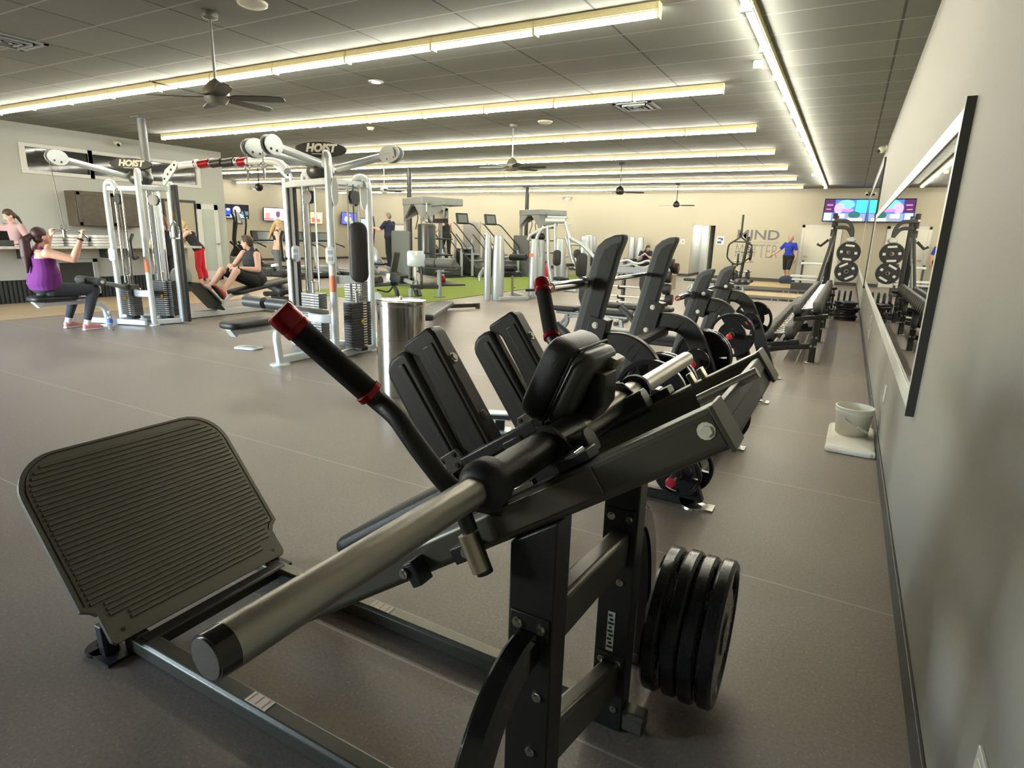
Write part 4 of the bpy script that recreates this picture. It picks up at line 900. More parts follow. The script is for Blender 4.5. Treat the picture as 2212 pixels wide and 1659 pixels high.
pts=[at(*p,Y=Y) for p in ((1601,512),(1574,528),(1570,556),(1583,570),(1600,571),(1612,562),(1624,553),(1624,530))]
b=B(); b.tube(fillet(pts,.08,3),.024,8,closed=True); P('hex_frame',b,BLK)
b=B(); b.cyl(at(1601,512,Y=Y),at(1606,464,Y=Y),.03,n=12); P('sleeve',b,BLK)
b=B(); b.cyl(at(1582,522,Y=Y),at(1617,523,Y=Y),.018,n=10); P('handle',b,BLK)
b=B(); b.cyl(at(1583,570,Y=Y),(at(1583,570,Y=Y).x+.05,Y+.25,.06),.03,n=10); P('sleeve',b,BLK)
# ---- white barred stand, gym bag and far canister
Y=21.3
t=thing('bench_stand','low white two-rail stand beside the walking man','stand',(-1.0,Y,0))
for x in (-1.25,-.6): b=B(); b.rtube([(x,Y,0),(x,Y,.95)],.06,.06); P('stand_post',b,BLK,bev=.004)
for z,x0,x1 in ((.86,-1.3,-.5),(.46,-1.55,-.55),(.36,-1.5,-.55)): b=B(); b.pad(((x0+x1)/2,Y-.1,z),(x1-x0,.28,.07)); P('white_rail',b,WHT,bev=.003)
b=B(); b.box2((-1.5,Y-.25,.0),(-.5,Y+.1,.25)); P('stand_base',b,DGR,bev=.01)
q=at(1697,615,Z=0); b=B(); b.sph((0,0,.16),(.26,.16,.17),16,10); b.sph((.14,-.04,.12),(.14,.13,.13)); o=mk('gym_bag',b,mat('navy_fabric',(.03,.04,.085),.8,bump=.6,scale=90),loc=(q.x,q.y,0)); tag(o,'dark blue gym bag dropped on the floor near the far wall','bag')
def canister(p,h,r,lab):
    t=thing('wipe_dispenser',lab,'canister',p)
    b=B(); b.lathe((0,0,0),(0,0,1),[(r*.98,0),(r*.98,.02),(r,.022),(r,h*.60),(r*1.006,h*.602),(r*1.006,h*.61),(r,h*.612),(r,h-.05)],40); mk('steel_body',b,CAN,t)
    b=B(); b.lathe((0,0,h-.05),(0,0,1),[(r*1.02,0),(r*1.03,.01),(r*1.03,.045),(r*.98,.05),(r*.2,.056),(.0,.057)],40); mk('lid',b,CAN,t)
    b=B(); b.lathe((0,0,h+.005),(0,0,1),[(.016,0),(.016,.018),(.012,.024),(0,.025)],14); mk('lid_knob',b,WPL,t)
CAN=mat('polished_steel',(.68,.66,.58),.14,metal=1,var=.02,scale=40)
canister((-4.60,18.3,0),.76,.14,'slim stainless steel canister standing by the far end of the benches')
canister((-3.45,4.2,0),.87,.215,'large stainless steel wipe canister beside the second cable tower')
# ---- bucket and folded towel under the mirror
tag(mk('floor_towel',(lambda b:[b.pad((.205,5.02,.02),(.32,.72,.04),rotz(-.02),k=.25),b.pad((.205,4.70,.022),(.318,.06,.046),rotz(-.02),k=.5)] and b)(B()),mat('cream_towel',(.85,.82,.70),.9,bump=1,scale=140),bev=.004,ang=60),'folded cream towel on the floor under the white bucket','towel')
t=thing('bucket','white plastic bucket with a wire handle standing on the folded towel','bucket',(.205,5.12,.04))
b=B(); b.lathe((0,0,0),(0,0,1),[(.0,.0),(.108,.0),(.112,.006),(.124,.17),(.132,.172),(.132,.188),(.127,.19),(.13,.205),(.134,.207),(.134,.214),(.126,.216),(.122,.20),(.107,.012),(.0,.01)],36,closed=False); mk('bucket_shell',b,mat('bucket_plastic',(.88,.86,.74),.4,var=.02),t)
b=B(); b.tube(fillet([(.128,.0,.185),(.10,-.13,.06),(-.03,-.15,.12),(-.128,-.0,.185)],.08,5),.0022,6); mk('wire_handle',b,STEEL,t)
b=B(); b.cyl((.10,-.125,.055),(.03,-.15,.09),.009,n=10); mk('handle_grip',b,WHT,t)
# ---- adjustable bench, fixed-barbell rack
def flat_bench(x0,x1,y,z,lab,wheel=True):
    t=thing('flat_bench',lab,'weight bench',((x0+x1)/2,y,0)); L=x1-x0
    def Q(n,b,m,**k): return mk(n,b,m,t,world=True,**k)
    b=B(); b.pad((x0+L*.17,y,z),(L*.33,.28,.075)); Q('seat_pad',b,VIN,bev=.003,ang=60)
    b=B(); b.pad((x0+L*.68,y,z),(L*.64,.28,.075)); Q('back_pad',b,VIN,bev=.003,ang=60)
    b=B(); b.rtube([(x0+.05,y,z-.07),(x1-.05,y,z-.07)],.05,.04); Q('pad_beam',b,SILD,bev=.003)
    b=B(); b.rtube(fillet([(x0+.22,y,z-.1),(x0+.24,y,z-.2),(x0+.12,y,.06),(x0+.02,y,.04)],.12,4),.06,.05,up=YY); b.rtube([(x0+.03,y-.22,.03),(x0+.03,y+.22,.03)],.05,.05); Q('front_leg',b,SILD,bev=.003)
    b=B(); b.rtube(fillet([(x0+.45,y,z-.09),(x0+.2,y,z-.14),(x0+.1,y,z-.28)],.15,5),.04,.04,up=YY); Q('curved_brace',b,SILD)
    b=B(); b.rtube([(x1-.15,y,z-.1),(x1-.1,y,.06)],.06,.05,up=YY); b.rtube([(x1-.1,y-.25,.03),(x1-.1,y+.25,.03)],.05,.05); Q('rear_leg',b,SILD,bev=.003)
    b=B(); b.cyl((x0+.26,y-.2,.07),(x0+.26,y-.16,.07),.06,n=16); Q('wheel',b,RUB)
    return t
flat_bench(-3.75,-2.55,8.1,.44,'adjustable grey-framed bench behind the nearest upright'); flat_bench(-3.4,-2.2,9.0,.43,'second flat bench in front of the fixed barbell rack'); flat_bench(-3.9,-2.9,16.9,.42,'flat bench in front of the lifting platforms')
flat_bench(-3.1,-2.1,16.2,.45,'dark bench beside the small pink dumbbells')
for k in range(3): o=db_proto(.05,.05) if k==0 else dup(pk); pk=o; o.location=(-2.35+.14*k,16.0,.52); o.rotation_euler=(0,0,1.4); o['label']=('first','second','third')[k]+' small dumbbell lying on the dark bench'; o['group']='small dumbbells on the dark bench'
t=thing('barbell_rack','grey fixed-barbell rack behind the barbell benches','rack',(-3.2,10.1,0))
for x in (-3.36,-2.76): b=B(); b.rtube([(x,10.1,0),(x,10.1,1.08)],.07,.06); P('rack_post',b,DGR,bev=.004); b=B(); b.rtube([(x,9.8,.03),(x,10.45,.03)],.07,.06); P('rack_foot',b,DGR,bev=.004)
for z in (.40,.50,.665,.86): 
    for x in (-3.36,-2.76): b=B(); b.rtube([(x,10.1,z-.05),(x,9.86,z-.03),(x,9.83,z)],.04,.03,up=(1,0,0)); P('bar_hook',b,DGR)
b=B(); b.box2((-3.6,9.75,.90),(-2.6,10.3,.96)); b.box2((-3.6,9.74,.9),(-2.6,9.76,1.0)); P('top_tray',b,mat('tray_bluegrey',(.25,.28,.32),.4),bev=.004)
FXB=mat('pale_steel',(.82,.82,.80),.25,metal=.6)
for k,(z,dx,ez) in enumerate(((.665,0,0),(.50,.05,0),(.40,-.04,0),(.86,0,1),(1.07,.0,1),(1.0,.05,1))):
    y=9.86 if z<.9 else 9.95+.12*(k-4)
    t=thing('fixed_barbell',('second from the top straight','third down straight','lowest straight','curl-shaped','topmost wavy curl','rear wavy curl')[k]+' pale steel barbell on the grey rack','barbell',(-3.1+dx,y,z),0,'fixed barbells on the grey rack')
    pts=[(-.5,0,0),(.5,0,0)] if not ez else fillet([(-.5,0,0),(-.28,0,0),(-.17,0,.05),(-.06,0,-.015),(.06,0,-.015),(.17,0,.05),(.28,0,0),(.5,0,0)],.06,3)
    b=B(); b.tube(pts,.019,10); mk('bar_shaft',b,FXB,t)
    for s in (-1,1): b=B(); b.lathe((s*.56,0,0),(1,0,0),[(.06,-.06),(.085,-.055),(.09,-.03),(.09,.03),(.085,.055),(.06,.06)],20); h=mk('weight_head',b,RUB,t); b=B(); b.cyl((s*.62,0,0),(s*.623,0,0),.06,n=18); mk('head_disc',b,mat('brown_red_cap',(.22,.06,.03),.4),h)

q=at(1080,931,Z=0); t=thing('step_block','small silver-topped pedestal on the floor between the shoulder pads','pedestal',(q.x,q.y,0),.4)
b=B(); b.box((0,0,.008),(.17,.13,.016)); mk('pedestal_base',b,SILV_ if False else SIL,t,bev=.004); b=B(); b.box((0,0,.06),(.07,.06,.09)); mk('pedestal_post',b,BLK,t,bev=.004); b=B(); b.box((0,0,.125),(.20,.11,.05)); k=mk('pedestal_top',b,SIL,t,bev=.008); b=B(); b.box((0,-.056,.125),(.16,.004,.03)); mk('top_slot',b,DGR,k,smooth=False)
# ================================================================ CABLE TOWERS (silver jungle gym) and what belongs to them
STK=mat('stack_plate_steel',(.16,.165,.165),.35,metal=.6,scale=80); STB=mat('stack_plate_black',(.02,.02,.02),.4,bump=.1)
ROLL=mat('roller_foam',(.05,.055,.058),.4,bump=.2,scale=300)
CABLE=mat('black_cable',(.02,.02,.02),.4)
def tower(name,label,posts,stacks,sign,extra):
    "posts: key->(x,y,top z, curve target or None)"
    t=thing(name,label,'cable machine',(posts['A'][0]-.3,posts['A'][1]+.3,0),0,'silver cable towers')
    def P(n,b,m,par=None,**k): return mk(n,b,m,par or t,world=True,**k)
    cx=sum(p[0] for p in posts.values())/len(posts); cyy=sum(p[1] for p in posts.values())/len(posts)
    for k,(x,y,zt,cv) in posts.items():
        if k=='D':
            b=B(); b.rtube([(x,y,.03),(x,y,zt)],.075,.075); c=P('perforated_column',b,SIL,bev=.004)
            b=B()
            for i in range(34): b.cyl((x+.038,y-.005,.25+i*.053),(x+.0395,y-.005,.25+i*.053),.008,n=8); b.cyl((x-.005,y-.038,.25+i*.053),(x-.005,y-.0395,.25+i*.053),.008,n=8)
            P('pin_hole',b,WPL,c,smooth=False); c.children[0]['kind']='stuff'
            s=1 if x<cx else -1; b=B(); b.rtube([(x+.075*extra['black'],y+.03,.03),(x+.075*extra['black'],y+.03,zt-.05)],.06,.09); P('slide_rail',b,BLK,bev=.003)
        else:
            d=(V((cx,cyy,0))-V((x,y,0))).normalized()
            path=[(x,y,0),(x,y,zt-.12)]
            if cv: path+= [V((x,y,zt))+d*.02,V((x,y,zt+.02))+d*.12,V((x,y,zt-.10))+d*.2]
            else: path+=[(x,y,zt)]
            b=B(); b.tube(fillet(path,.12,4),.042,16); c=P('upright_tube',b,SIL)
            b=B(); b.lathe((x,y,0),(0,0,1),[(.075,0),(.075,.012),(.045,.03)],18); P('base_flange',b,SIL,c)
    A=posts['A']; C=posts['C']
    # base rails and top frame
    ks=list(posts.values())
    for i in range(len(ks)):
        p,q=ks[i],ks[(i+1)%len(ks)]
        b=B(); b.rtube([(p[0],p[1],.05),(q[0],q[1],.05)],.06,.08); P('base_rail',b,SIL,bev=.003)
        b=B(); b.rtube([(p[0],p[1],1.97),(q[0],q[1],1.97)],.05,.07); P('top_rail',b,SIL,bev=.003)
    b=B(); b.sph((cx,cyy,2.12),(.16,.16,.13),18,10); P('head_hub',b,mat('hub_dark',(.06,.062,.06),.35,metal=.4))
    # stacks
    for (x,y,z0,z1,ztop,rz,dark,w) in stacks:
        R=rotz(rz); n=int((z1-z0)/.031)
        for k in range(n):
            z=z0+k*.031; ww=w if z<z0+(z1-z0)*.62 or dark else w*.86
            b=B(); b.box((x,y,z+.013),(ww,.13,.0275),R); pl=P('stack_plate',b,STB if dark else STK,bev=.003)
            if rz: 
                b=B(); b.box(V((x,y,z+.013))+R@V((w*.18,-.066,0)),(.06,.004,.012),R); P('plate_label',b,WPL,pl,smooth=False)
            else: b=B(); b.box(V((x,y,z+.013))+R@V((w*.12,-.066,0)),(.05,.004,.012),R); P('plate_label',b,WPL,pl,smooth=False)
        for s in (-1,1): 
            q=V((x,y,0))+R@V((s*w*.28,0,0)); b=B(); b.cyl((q.x,q.y,z1),(q.x,q.y,ztop),.0125,n=10); P('guide_rod',b,CHROME)
        b=B(); b.cyl((x,y,z1),(x,y,ztop),.006,n=8); P('lift_cable',b,CABLE)
        b=B(); b.cyl((x,y,z1-.02),(x,y,z1+.10),.02,n=12); b.sph((x,y,z1+.11),.026,12,8); P('selector_stem',b,STEEL)
        b=B(); q=V((x,y,z0+(z1-z0)*.55))+R@V((0,-.075,0)); b.sph(q,(.022,.022,.028),10,8); b.cyl(q,q-R@V((0,.03,0)),.008,n=8); P('selector_pin',b,YEL,label='yellow selector pin')
        b=B(); b.box2((x-.1,y-.05,z0-.05),(x+.1,y+.05,z0)); P('stack_buffer',b,RUB,bev=.004)
        b=B(); b.cyl(V((x,y,ztop-.14))-R@V((0,.03,0)),V((x,y,ztop-.14))+R@V((0,.03,0)),.075,n=24); P('top_pulley',b,DGR)
    # sign
    c,n=V(sign[0]),V(sign[1]).normalized(); xx=V((0,0,1)).cross(n).normalized(); R=basis(xx,V((0,0,1)),n)
    m=28; b=B(); b.prism([c+R@V((.29*math.cos(2*PI*i/m),.085*math.sin(2*PI*i/m),-.02)) for i in range(m)],n,.04); sg=P('maker_sign',b,mat('sign_grey',(.035,.036,.034),.4),bev=.012)
    b=textmesh('HOIST',.115,.006,.003,shear=.25); xf(b,R,c+n*.022+V((0,0,.008))); P('sign_lettering',b,WPL,sg,smooth=False)
    b=B(); b.box(c+R@V((0,-.052,.022)),(.2,.007,.003),R); P('sign_underline',b,WPL,sg,smooth=False)
    # arms with pulley heads
    for (p0,p1,r,face) in extra['arms']:
        p0,p1=V(p0),V(p1); d=(p1-p0).normalized(); b=B(); b.tube([p0,p1],r,14); a=P('boom_arm',b,SIL)
        sd=V(face).normalized()
        for s in (-1,1):
            b=B(); q=p1+sd*s*.03; pr=[(.13,-.01),(.135,.0),(.13,.01)]
            b.prism([q+(d*math.cos(2*PI*i/20)*.125+d.cross(sd)*math.sin(2*PI*i/20)*.10) for i in range(20)],sd*s,.012); P('pulley_cheek',b,SIL,a,bev=.003)
        b=B(); b.cyl(p1-sd*.024,p1+sd*.024,.085,n=24); P('pulley_wheel',b,DGR,a)
        for o in (.05,-.03): b=B(); b.cyl(p1+d*o-sd*.045-V((0,0,.05)),p1+d*o+sd*.045-V((0,0,.05)),.013,n=10); P('cheek_bolt',b,BLKG,a)
    # warning stickers on the front tube
    x,y=A[0],A[1]; sd=V((.45,-.89,0))
    for z0,z1,m,lb in ((.78,.96,ORG,'orange warning sticker'),(.97,1.07,WPL,'white warning sticker')):
        b=B(); ring=[]
        for z in (z0,z1): ring.append([V((x,y,z))+(rotz(a)@sd)*.0435 for a in (-.9,-.6,-.3,0,.3,.6,.9)])
        b.add(ring[0]+ring[1],[(i,i+1,8+i,7+i) for i in range(6)]); P('warning_sticker',b,m,label=lb)
    for (px_,z) in extra.get('placards',()):
        p=V((px_[0],px_[1],z)); R=basis(V((.89,.45,0)),V((0,0,1)),V((.45,-.89,0))); b=B(); b.pad(p+V((.45,-.89,0))*.05,(.11,.2,.02),R,k=.8); pc=P('exercise_placard',b,mat('placard_paleblue',(.5,.56,.6),.4))
        for k in range(2): b=B(); b.box(p+V((.45,-.89,0))*.062+V((0,0,.035-.07*k)),(.05,.04,.003),R); P('placard_print',b,GREYP,pc,smooth=False)
    b=B(); q=V((A[0],A[1],.47)); b.rtube(fillet([q,q+V((-.18,-.10,0)),q+V((-.38,-.02,0)),q+V((-.5,.12,0))],.12,4),.05,.10,up=(0,0,1)); P('foot_bumper',b,SIL,bev=.004)
    b=B(); q=V(extra['handle']); b.tube(fillet([q,q+V((.05,-.10,-.03)),q+V((.06,-.12,.22)),q+V((.02,-.05,.32))],.05,4),.02,10); P('grip_handle',b,CABLE)
    return t
def seat_station(t,x,y0,y1,z,foot,base_to,roll_y,roll_z,rx0,rx1):
    def P(n,b,m,par=None,**k): return mk(n,b,m,par or t,world=True,**k)
    b=B(); b.pad((x,(y0+y1)/2,z),(.30,y1-y0,.07),k=.7); P('seat_pad',b,VIN,bev=.003,ang=60)
    b=B(); b.prism([(x-.05,y0+.03,z-.04),(x-.05,y0+.17,z-.04),(x-.05,y0+.10,z-.13)],(1,0,0),.1); P('seat_nose_bracket',b,SIL,bev=.01)
    b=B(); b.rtube([(x,y0+.1,z-.075),(x,y1+.15,z-.08)],.06,.06); P('seat_beam',b,SIL,bev=.003)
    b=B(); b.rtube(fillet([(x,y1+.12,z-.08),(foot[0],foot[1]-.03,z-.16),(foot[0],foot[1],.02)],.1,5),.07,.07,up=(1,0,0)); lg=P('seat_leg',b,SIL,bev=.003)
    b=B(); b.lathe((foot[0],foot[1],0),(0,0,1),[(.11,0),(.11,.01),(.05,.02)],20); P('leg_foot',b,SIL,lg)
    b=B(); b.rtube([(foot[0],foot[1],.05),base_to],.06,.09); P('base_rail',b,SIL,bev=.003)
    xm=(rx0+rx1)/2
    for a,c in ((rx0,xm-.03),(xm+.03,rx1)):
        b=B(); b.lathe(((a+c)/2,roll_y,roll_z),(1,0,0),[(.045,-(c-a)/2),(.06,-(c-a)/2+.01),(.06,(c-a)/2-.01),(.045,(c-a)/2)],20); rl=P('foam_roller',b,ROLL)
        b=B(); s=-1 if a==rx0 else 1; e=a if s<0 else c; b.cyl((e,roll_y,roll_z),(e+s*.012,roll_y,roll_z),.022,n=14); P('roller_cap',b,WPL,rl)
    b=B(); b.cyl((rx0,roll_y,roll_z),(rx1,roll_y,roll_z),.018,n=12); P('roller_axle',b,SIL)
    b=B(); b.rtube([(xm,roll_y,roll_z),(xm,roll_y+.30,roll_z-.07),(xm,base_to[1],roll_z-.17)],.06,.09,up=(1,0,0)); P('roller_arm',b,SILD,bev=.004)
# --- second (central) tower
CT=dict(A=(-5.03,4.95,2.24,True),B=(-5.06,5.60,2.05,True),C=(-5.98,5.47,2.10,True),D=(-6.10,5.30,2.05,False))
tc=tower('cable_tower','silver cable tower in the middle with a tall black chest pad on its side',CT,
  [(-5.57,5.16,.10,.74,1.96,0,False,.34),(-4.985,5.27,.12,.66,1.96,PI/2,True,.32),(-5.42,5.72,.10,.86,1.96,0,False,.32)],
  ((-5.36,5.18,2.33),(.5,-.86,.12)),
  dict(black=1,arms=[((-5.38,5.32,2.16),(-5.27,4.43,2.275),.043,(1,0,0)),((-5.5,5.35,2.16),(-5.62,4.5,2.265),.043,(1,0,0)),((-5.30,5.35,2.14),(-4.66,5.55,2.30),.043,(0,1,0))],
       placards=(((-5.03,4.95),1.18),((-6.0,5.33),1.16)),handle=(-6.08,5.22,1.1)))
def P(n,b,m,par=None,**k): return mk(n,b,m,par or tc,world=True,**k)
seat_station(tc,-5.33,3.76,4.33,.50,(-5.31,4.39),(-5.32,5.15,.05),4.32,.675,-5.72,-5.03)
R=basis(V((.80,.6,0)).normalized(),V((0,0,1)),V((.6,-.80,0)).normalized())
b=B(); b.pad((-4.77,5.10,1.22),(.20,.66,.09),R,k=.9); P('chest_pad',b,VIN,bev=.004,ang=60,label='tall black upright pad')
b=B(); b.rtube([(-5.03,4.97,.915),(-4.80,5.14,.92)],.05,.09); P('pad_arm',b,SIL,bev=.004)
for (p,r) in (((-4.98,4.98,1.86),.09),((-5.05,5.5,1.86),.1)):
    b=B(); b.prism([V(p)+V((.35*math.cos(2*PI*i/18)*r*.9-.0,.5*math.cos(2*PI*i/18)*r*.6,math.sin(2*PI*i/18)*r*1.7)) for i in range(18)],V((.8,-.56,0)),.03); P('pulley_cover',b,SIL,bev=.004)
# crossover beam to the other tower
xb_=[(-6.08,5.32,2.13),(-6.25,5.36,2.25),(-6.6,5.38,2.275),(-7.4,5.43,2.285),(-8.3,5.47,2.285),(-8.65,5.50,2.25),(-8.85,5.52,2.12)]
b=B(); b.tube(fillet(xb_,.1,3),.046,14); xo=P('crossover_beam',b,SIL)
for x0 in (-6.12,-8.78):
    s=1 if x0<-7 else -1
    b=B(); b.prism([(x0,5.42,2.06),(x0+s*.03,5.42,2.0),(x0+s*.34,5.42,2.22),(x0+s*.40,5.42,2.30),(x0+s*.33,5.42,2.34),(x0+s*.08,5.42,2.22)],YY,.02); br=P('corner_bracket',b,SIL,bev=.008)
    for k in range(4): b=B(); b.cyl((x0+s*(.07+.085*k),5.418,2.10+.06*k),(x0+s*(.07+.085*k),5.412,2.10+.06*k),.016,n=10); P('bracket_hole',b,BLKG,br,smooth=False)
for k,(x,m) in enumerate(((-6.95,RED),(-7.25,BLK),(-7.75,RED),(-7.5,BLK))):
    b=B(); b.cyl((x-.1,5.40,2.27),(x+.1,5.41,2.285),.055,n=14); P('pull_up_grip',b,m,xo)
for x in (-6.8,-7.1,-7.62,-7.95): b=B(); b.ring((x,5.42,2.28),(1,.05,0),.062,.045,.03,16); P('grip_clamp',b,CHROME,xo)
# hanging cable clips
for (p,l) in (((-5.62,4.40,2.2),.34),((-5.30,4.34,2.2),.30)):
    b=B(); b.tube([p,(p[0],p[1],p[2]-.1)],.006,6); b.ring((p[0],p[1],p[2]-.13),(1,0,0),.035,.025,.016,14); b.cyl((p[0],p[1],p[2]-.16),(p[0],p[1],p[2]-.26),.014,n=8); P('snap_hook',b,CHROME)
b=B(); p=(-5.9,4.75,2.1); b.tube([p,(p[0],p[1],1.93)],.006,6); b.sph((p[0],p[1],1.90),.045,12,8); P('cable_stop_ball',b,CABLE)
# low machine rail running behind the canister
b=B(); b.rtube([(-5.0,5.62,.2),(-4.45,5.70,.2)],.06,.09); P('side_rail',b,SIL,bev=.003)
b=B(); b.rtube([(-5.0,5.62,.04),(-4.45,5.72,.04)],.06,.06); P('side_rail',b,SIL,bev=.003)
b=B(); b.cyl((-4.62,5.60,.42),(-4.62,5.66,.42),.15,n=26); P('side_pulley',b,SILD)
# --- first (left) tower
LT=dict(A=(-8.93,5.16,2.18,True),B=(-9.32,5.62,1.95,False),C=(-9.84,5.20,2.05,True),D=(-8.83,5.55,2.08,False))
tl=tower('cable_tower','silver cable tower where the woman in purple sits at the pulldown',LT,
  [(-9.42,5.14,.12,.60,1.95,0,False,.33),(-9.03,5.42,.12,.66,1.95,.5,True,.32)],
  ((-9.28,5.30,2.30),(.62,-.78,.1)),
  dict(black=1,arms=[((-9.35,5.3,2.12),(-9.40,4.40,2.29),.043,(1,0,0))],
       placards=(((-9.84,5.2),1.0),),handle=(-8.95,5.05,1.0)))
def P(n,b,m,par=None,**k): return mk(n,b,m,par or tl,world=True,**k)
seat_station(tl,-9.4,3.82,4.40,.455,(-9.42,4.78),(-9.40,5.2,.05),4.60,.66,-9.72,-9.10)
b=B(); b.rtube([(-9.9,4.72,.05),(-8.95,5.05,.05)],.05,.08); P('floor_rail',b,SIL,bev=.003)
pt=V((-9.40,4.31,2.24)); pb=V((-9.40,4.36,1.42))
b=B(); b.tube([pt,pb],.006,6); P('lat_cable',b,CABLE)
b=B(); b.ring(pb-V((0,0,.03)),(1,0,0),.04,.03,.016,14); b.cyl(pb-V((0,0,.05)),pb-V((0,0,.16)),.02,n=10); P('snap_hook',b,CHROME)
LB=[at(x,y,Y=4.38) for x,y in ((96,499),(110,498),(148,503),(173,518))]; zb=LB[1].z
pts=fillet([V((-9.92,4.40,zb-.10)),V((-9.74,4.38,zb)),V((-9.06,4.38,zb)),V((-8.88,4.40,zb-.10))],.06,4)
b=B(); b.tube(pts,.016,12); lb=P('lat_bar',b,CHROME)
for e in (0,-1): b=B(); b.sph(pts[e],.026,10,8); P('bar_end_stop',b,RUB,lb)
# stirrup handle and cable by the black slide rail
q=V((-8.62,5.45,1.95)); e=V((-8.58,5.40,1.52))
b=B(); b.tube([q,e],.007,6); P('stirrup_cable',b,CABLE)
b=B(); b.tube([e,e+V((-.07,-.02,-.10)),e+V((-.075,-.02,-.24)),e+V((.075,.02,-.24)),e+V((.07,.02,-.10))],.011,8,closed=True); P('stirrup_handle',b,CHROME)
b=B(); b.sph(q+V((.0,-.03,-.35)),(.02,.02,.035),10,8); P('selector_pin',b,YEL)
# row bench behind the first tower
def P2(n,b,m,par=None,**k): return mk(n,b,m,par or tr,world=True,**k)
tr=thing('rowing_bench','low silver cable row bench where the man in black shorts sits','cable machine',(-9.17,6.6,0))
b=B(); b.rtube([(-9.17,5.78,.06),(-9.17,7.35,.06)],.08,.11); P2('floor_rail',b,SIL,bev=.004)
b=B(); b.rtube([(-9.45,7.3,.04),(-8.85,7.3,.04)],.06,.06); P2('rear_foot',b,SIL,bev=.003)
b=B(); b.rtube(fillet([(-9.17,6.45,.08),(-9.17,6.60,.33),(-9.17,6.95,.36),(-9.17,7.22,.08)],.12,4),.06,.06,up=(1,0,0)); P2('seat_arch',b,SIL,bev=.003)
sd=V((0,1,.14)).normalized(); R=basis(V((1,0,0)),sd,V((1,0,0)).cross(sd)); b=B(); b.pad((-9.17,7.22,.445),(.34,1.15,.075),R,k=.6); P2('seat_pad',b,VIN,bev=.003,ang=60)
b=B(); b.rtube([(-9.17,6.7,.34),(-9.17,7.75,.49)],.05,.05); P2('seat_beam',b,SIL,bev=.003)
d=(V((0,6.36,.13))-V((0,5.95,.60))).normalized(); n=V((1,0,0)).cross(d); 
b=B(); b.box((-9.17,6.16,.35),(.44,.62,.03),basis(V((1,0,0)),d,n)); P2('foot_board',b,BLK,bev=.01)
for x in (-9.34,-9.0):
    m=20; b=B(); c=V((x,6.17,.345))+n*(.02 if n.y>0 else -.02); nn=n if n.y>0 else -n; b.prism([c+V((1,0,0))*.10*math.cos(2*PI*i/m)+d*.21*math.sin(2*PI*i/m) for i in range(m)],nn,.025); fp_=P2('foot_pedal',b,mat('pedal_grey',(.12,.13,.14),.4),bev=.006)
    for k in range(5): b=B(); b.box(c+nn*.027+d*(-.12+.06*k),(.13,.02,.006),basis(V((1,0,0)),d,nn)); P2('tread_bar',b,BLK,fp_)
b=B(); b.cyl((-9.3,5.86,.66),(-9.24,5.86,.66),.17,n=26); P2('pulley_disc',b,SILD); b=B(); b.rtube([(-9.2,5.82,.06),(-9.2,5.82,.7)],.05,.06); P2('pulley_post',b,SIL,bev=.003)
# bottle, phone
t=thing('water_bottle','clear plastic water bottle with blue label on the floor by the first tower','bottle',(-8.96,4.56,0))
b=B(); b.lathe((0,0,0),(0,0,1),[(.03,0),(.036,.006),(.036,.09),(.034,.10),(.036,.11),(.036,.17),(.028,.21),(.014,.235),(.014,.25)],20); mk('bottle_body',b,GLS,t); b=B(); b.lathe((0,0,.105),(0,0,1),[(.0365,0),(.0365,.055)],20); mk('bottle_label',b,mat('blue_label',(.05,.13,.6),.4),t); b=B(); b.cyl((0,0,.25),(0,0,.268),.016,n=14); mk('bottle_cap',b,WHT,t)
q=at(537,753,Z=0); t=thing('phone','white rimmed phone lying flat on the floor by the second tower seat','phone',(q.x,q.y,0),.25)
b=B(); b.pad((0,0,.012),(.34,.20,.02),k=.7); mk('phone_case',b,WHT,t); b=B(); b.pad((0.02,0,.022),(.17,.09,.004),k=.4); mk('phone_screen',b,GREYP,t)
# ================================================================ FAR EQUIPMENT
SILV=mat('pale_silver_paint',(.44,.475,.49),.3,metal=.4,scale=200)
RIGG=mat('rig_grey',(.26,.28,.28),.45,metal=.2,scale=100)
def treadmill(x,y,rz,lab):
    t=thing('treadmill',lab,'treadmill',(x,y,0),rz,'treadmills facing the wall screens')
    b=B(); b.box2((-.42,-1.0,.06),(.42,.75,.17)); mk('deck',b,DGR,t,bev=.02); b=B(); b.box2((-.27,-.98,.17),(.27,.5,.178)); mk('belt',b,RUB,t,smooth=False)
    for s in (-1,1):
        b=B(); b.box2((s*.31-.05,-1.0,.17),(s*.31+.05,.6,.2)); mk('side_rail',b,SILV,t,bev=.01)
        b=B(); b.rtube(fillet([(s*.40,.55,.1),(s*.40,.72,.75),(s*.36,.78,1.12)],.2,4),.07,.09,up=(1,0,0)); mk('upright',b,SILV,t,bev=.004)
        b=B(); b.tube(fillet([(s*.36,.75,1.05),(s*.38,.45,1.0),(s*.38,.10,.92)],.12,4),.022,10); mk('handrail',b,BLK,t)
    b=B(); b.box2((-.36,.45,.17),(.36,.85,.30)); mk('motor_hood',b,SILV,t,bev=.04)
    b=B(); b.box((0,.80,1.22),(.86,.09,.34),M.Rotation(-.35,3,'X')); c=mk('console',b,BLK,t,bev=.03)
    b=B(); b.box((0,.752,1.235),(.5,.01,.24),M.Rotation(-.35,3,'X')); mk('console_screen',b,mat('dim_screen',(.16,.19,.2),.2),c,smooth=False)
    b=B(); b.box((0,.70,1.04),(.8,.2,.06)); mk('console_tray',b,SILV,t,bev=.02)
    return t
for k,(x,y) in enumerate(((-15.3,12.9),(-15.1,13.9),(-14.9,14.9))): treadmill(x,y,PI/2-.15,('first treadmill beyond the seated man, behind the second tower','middle treadmill seen through the second tower','third treadmill seen through the second tower, nearest the navy-shirted man')[k])
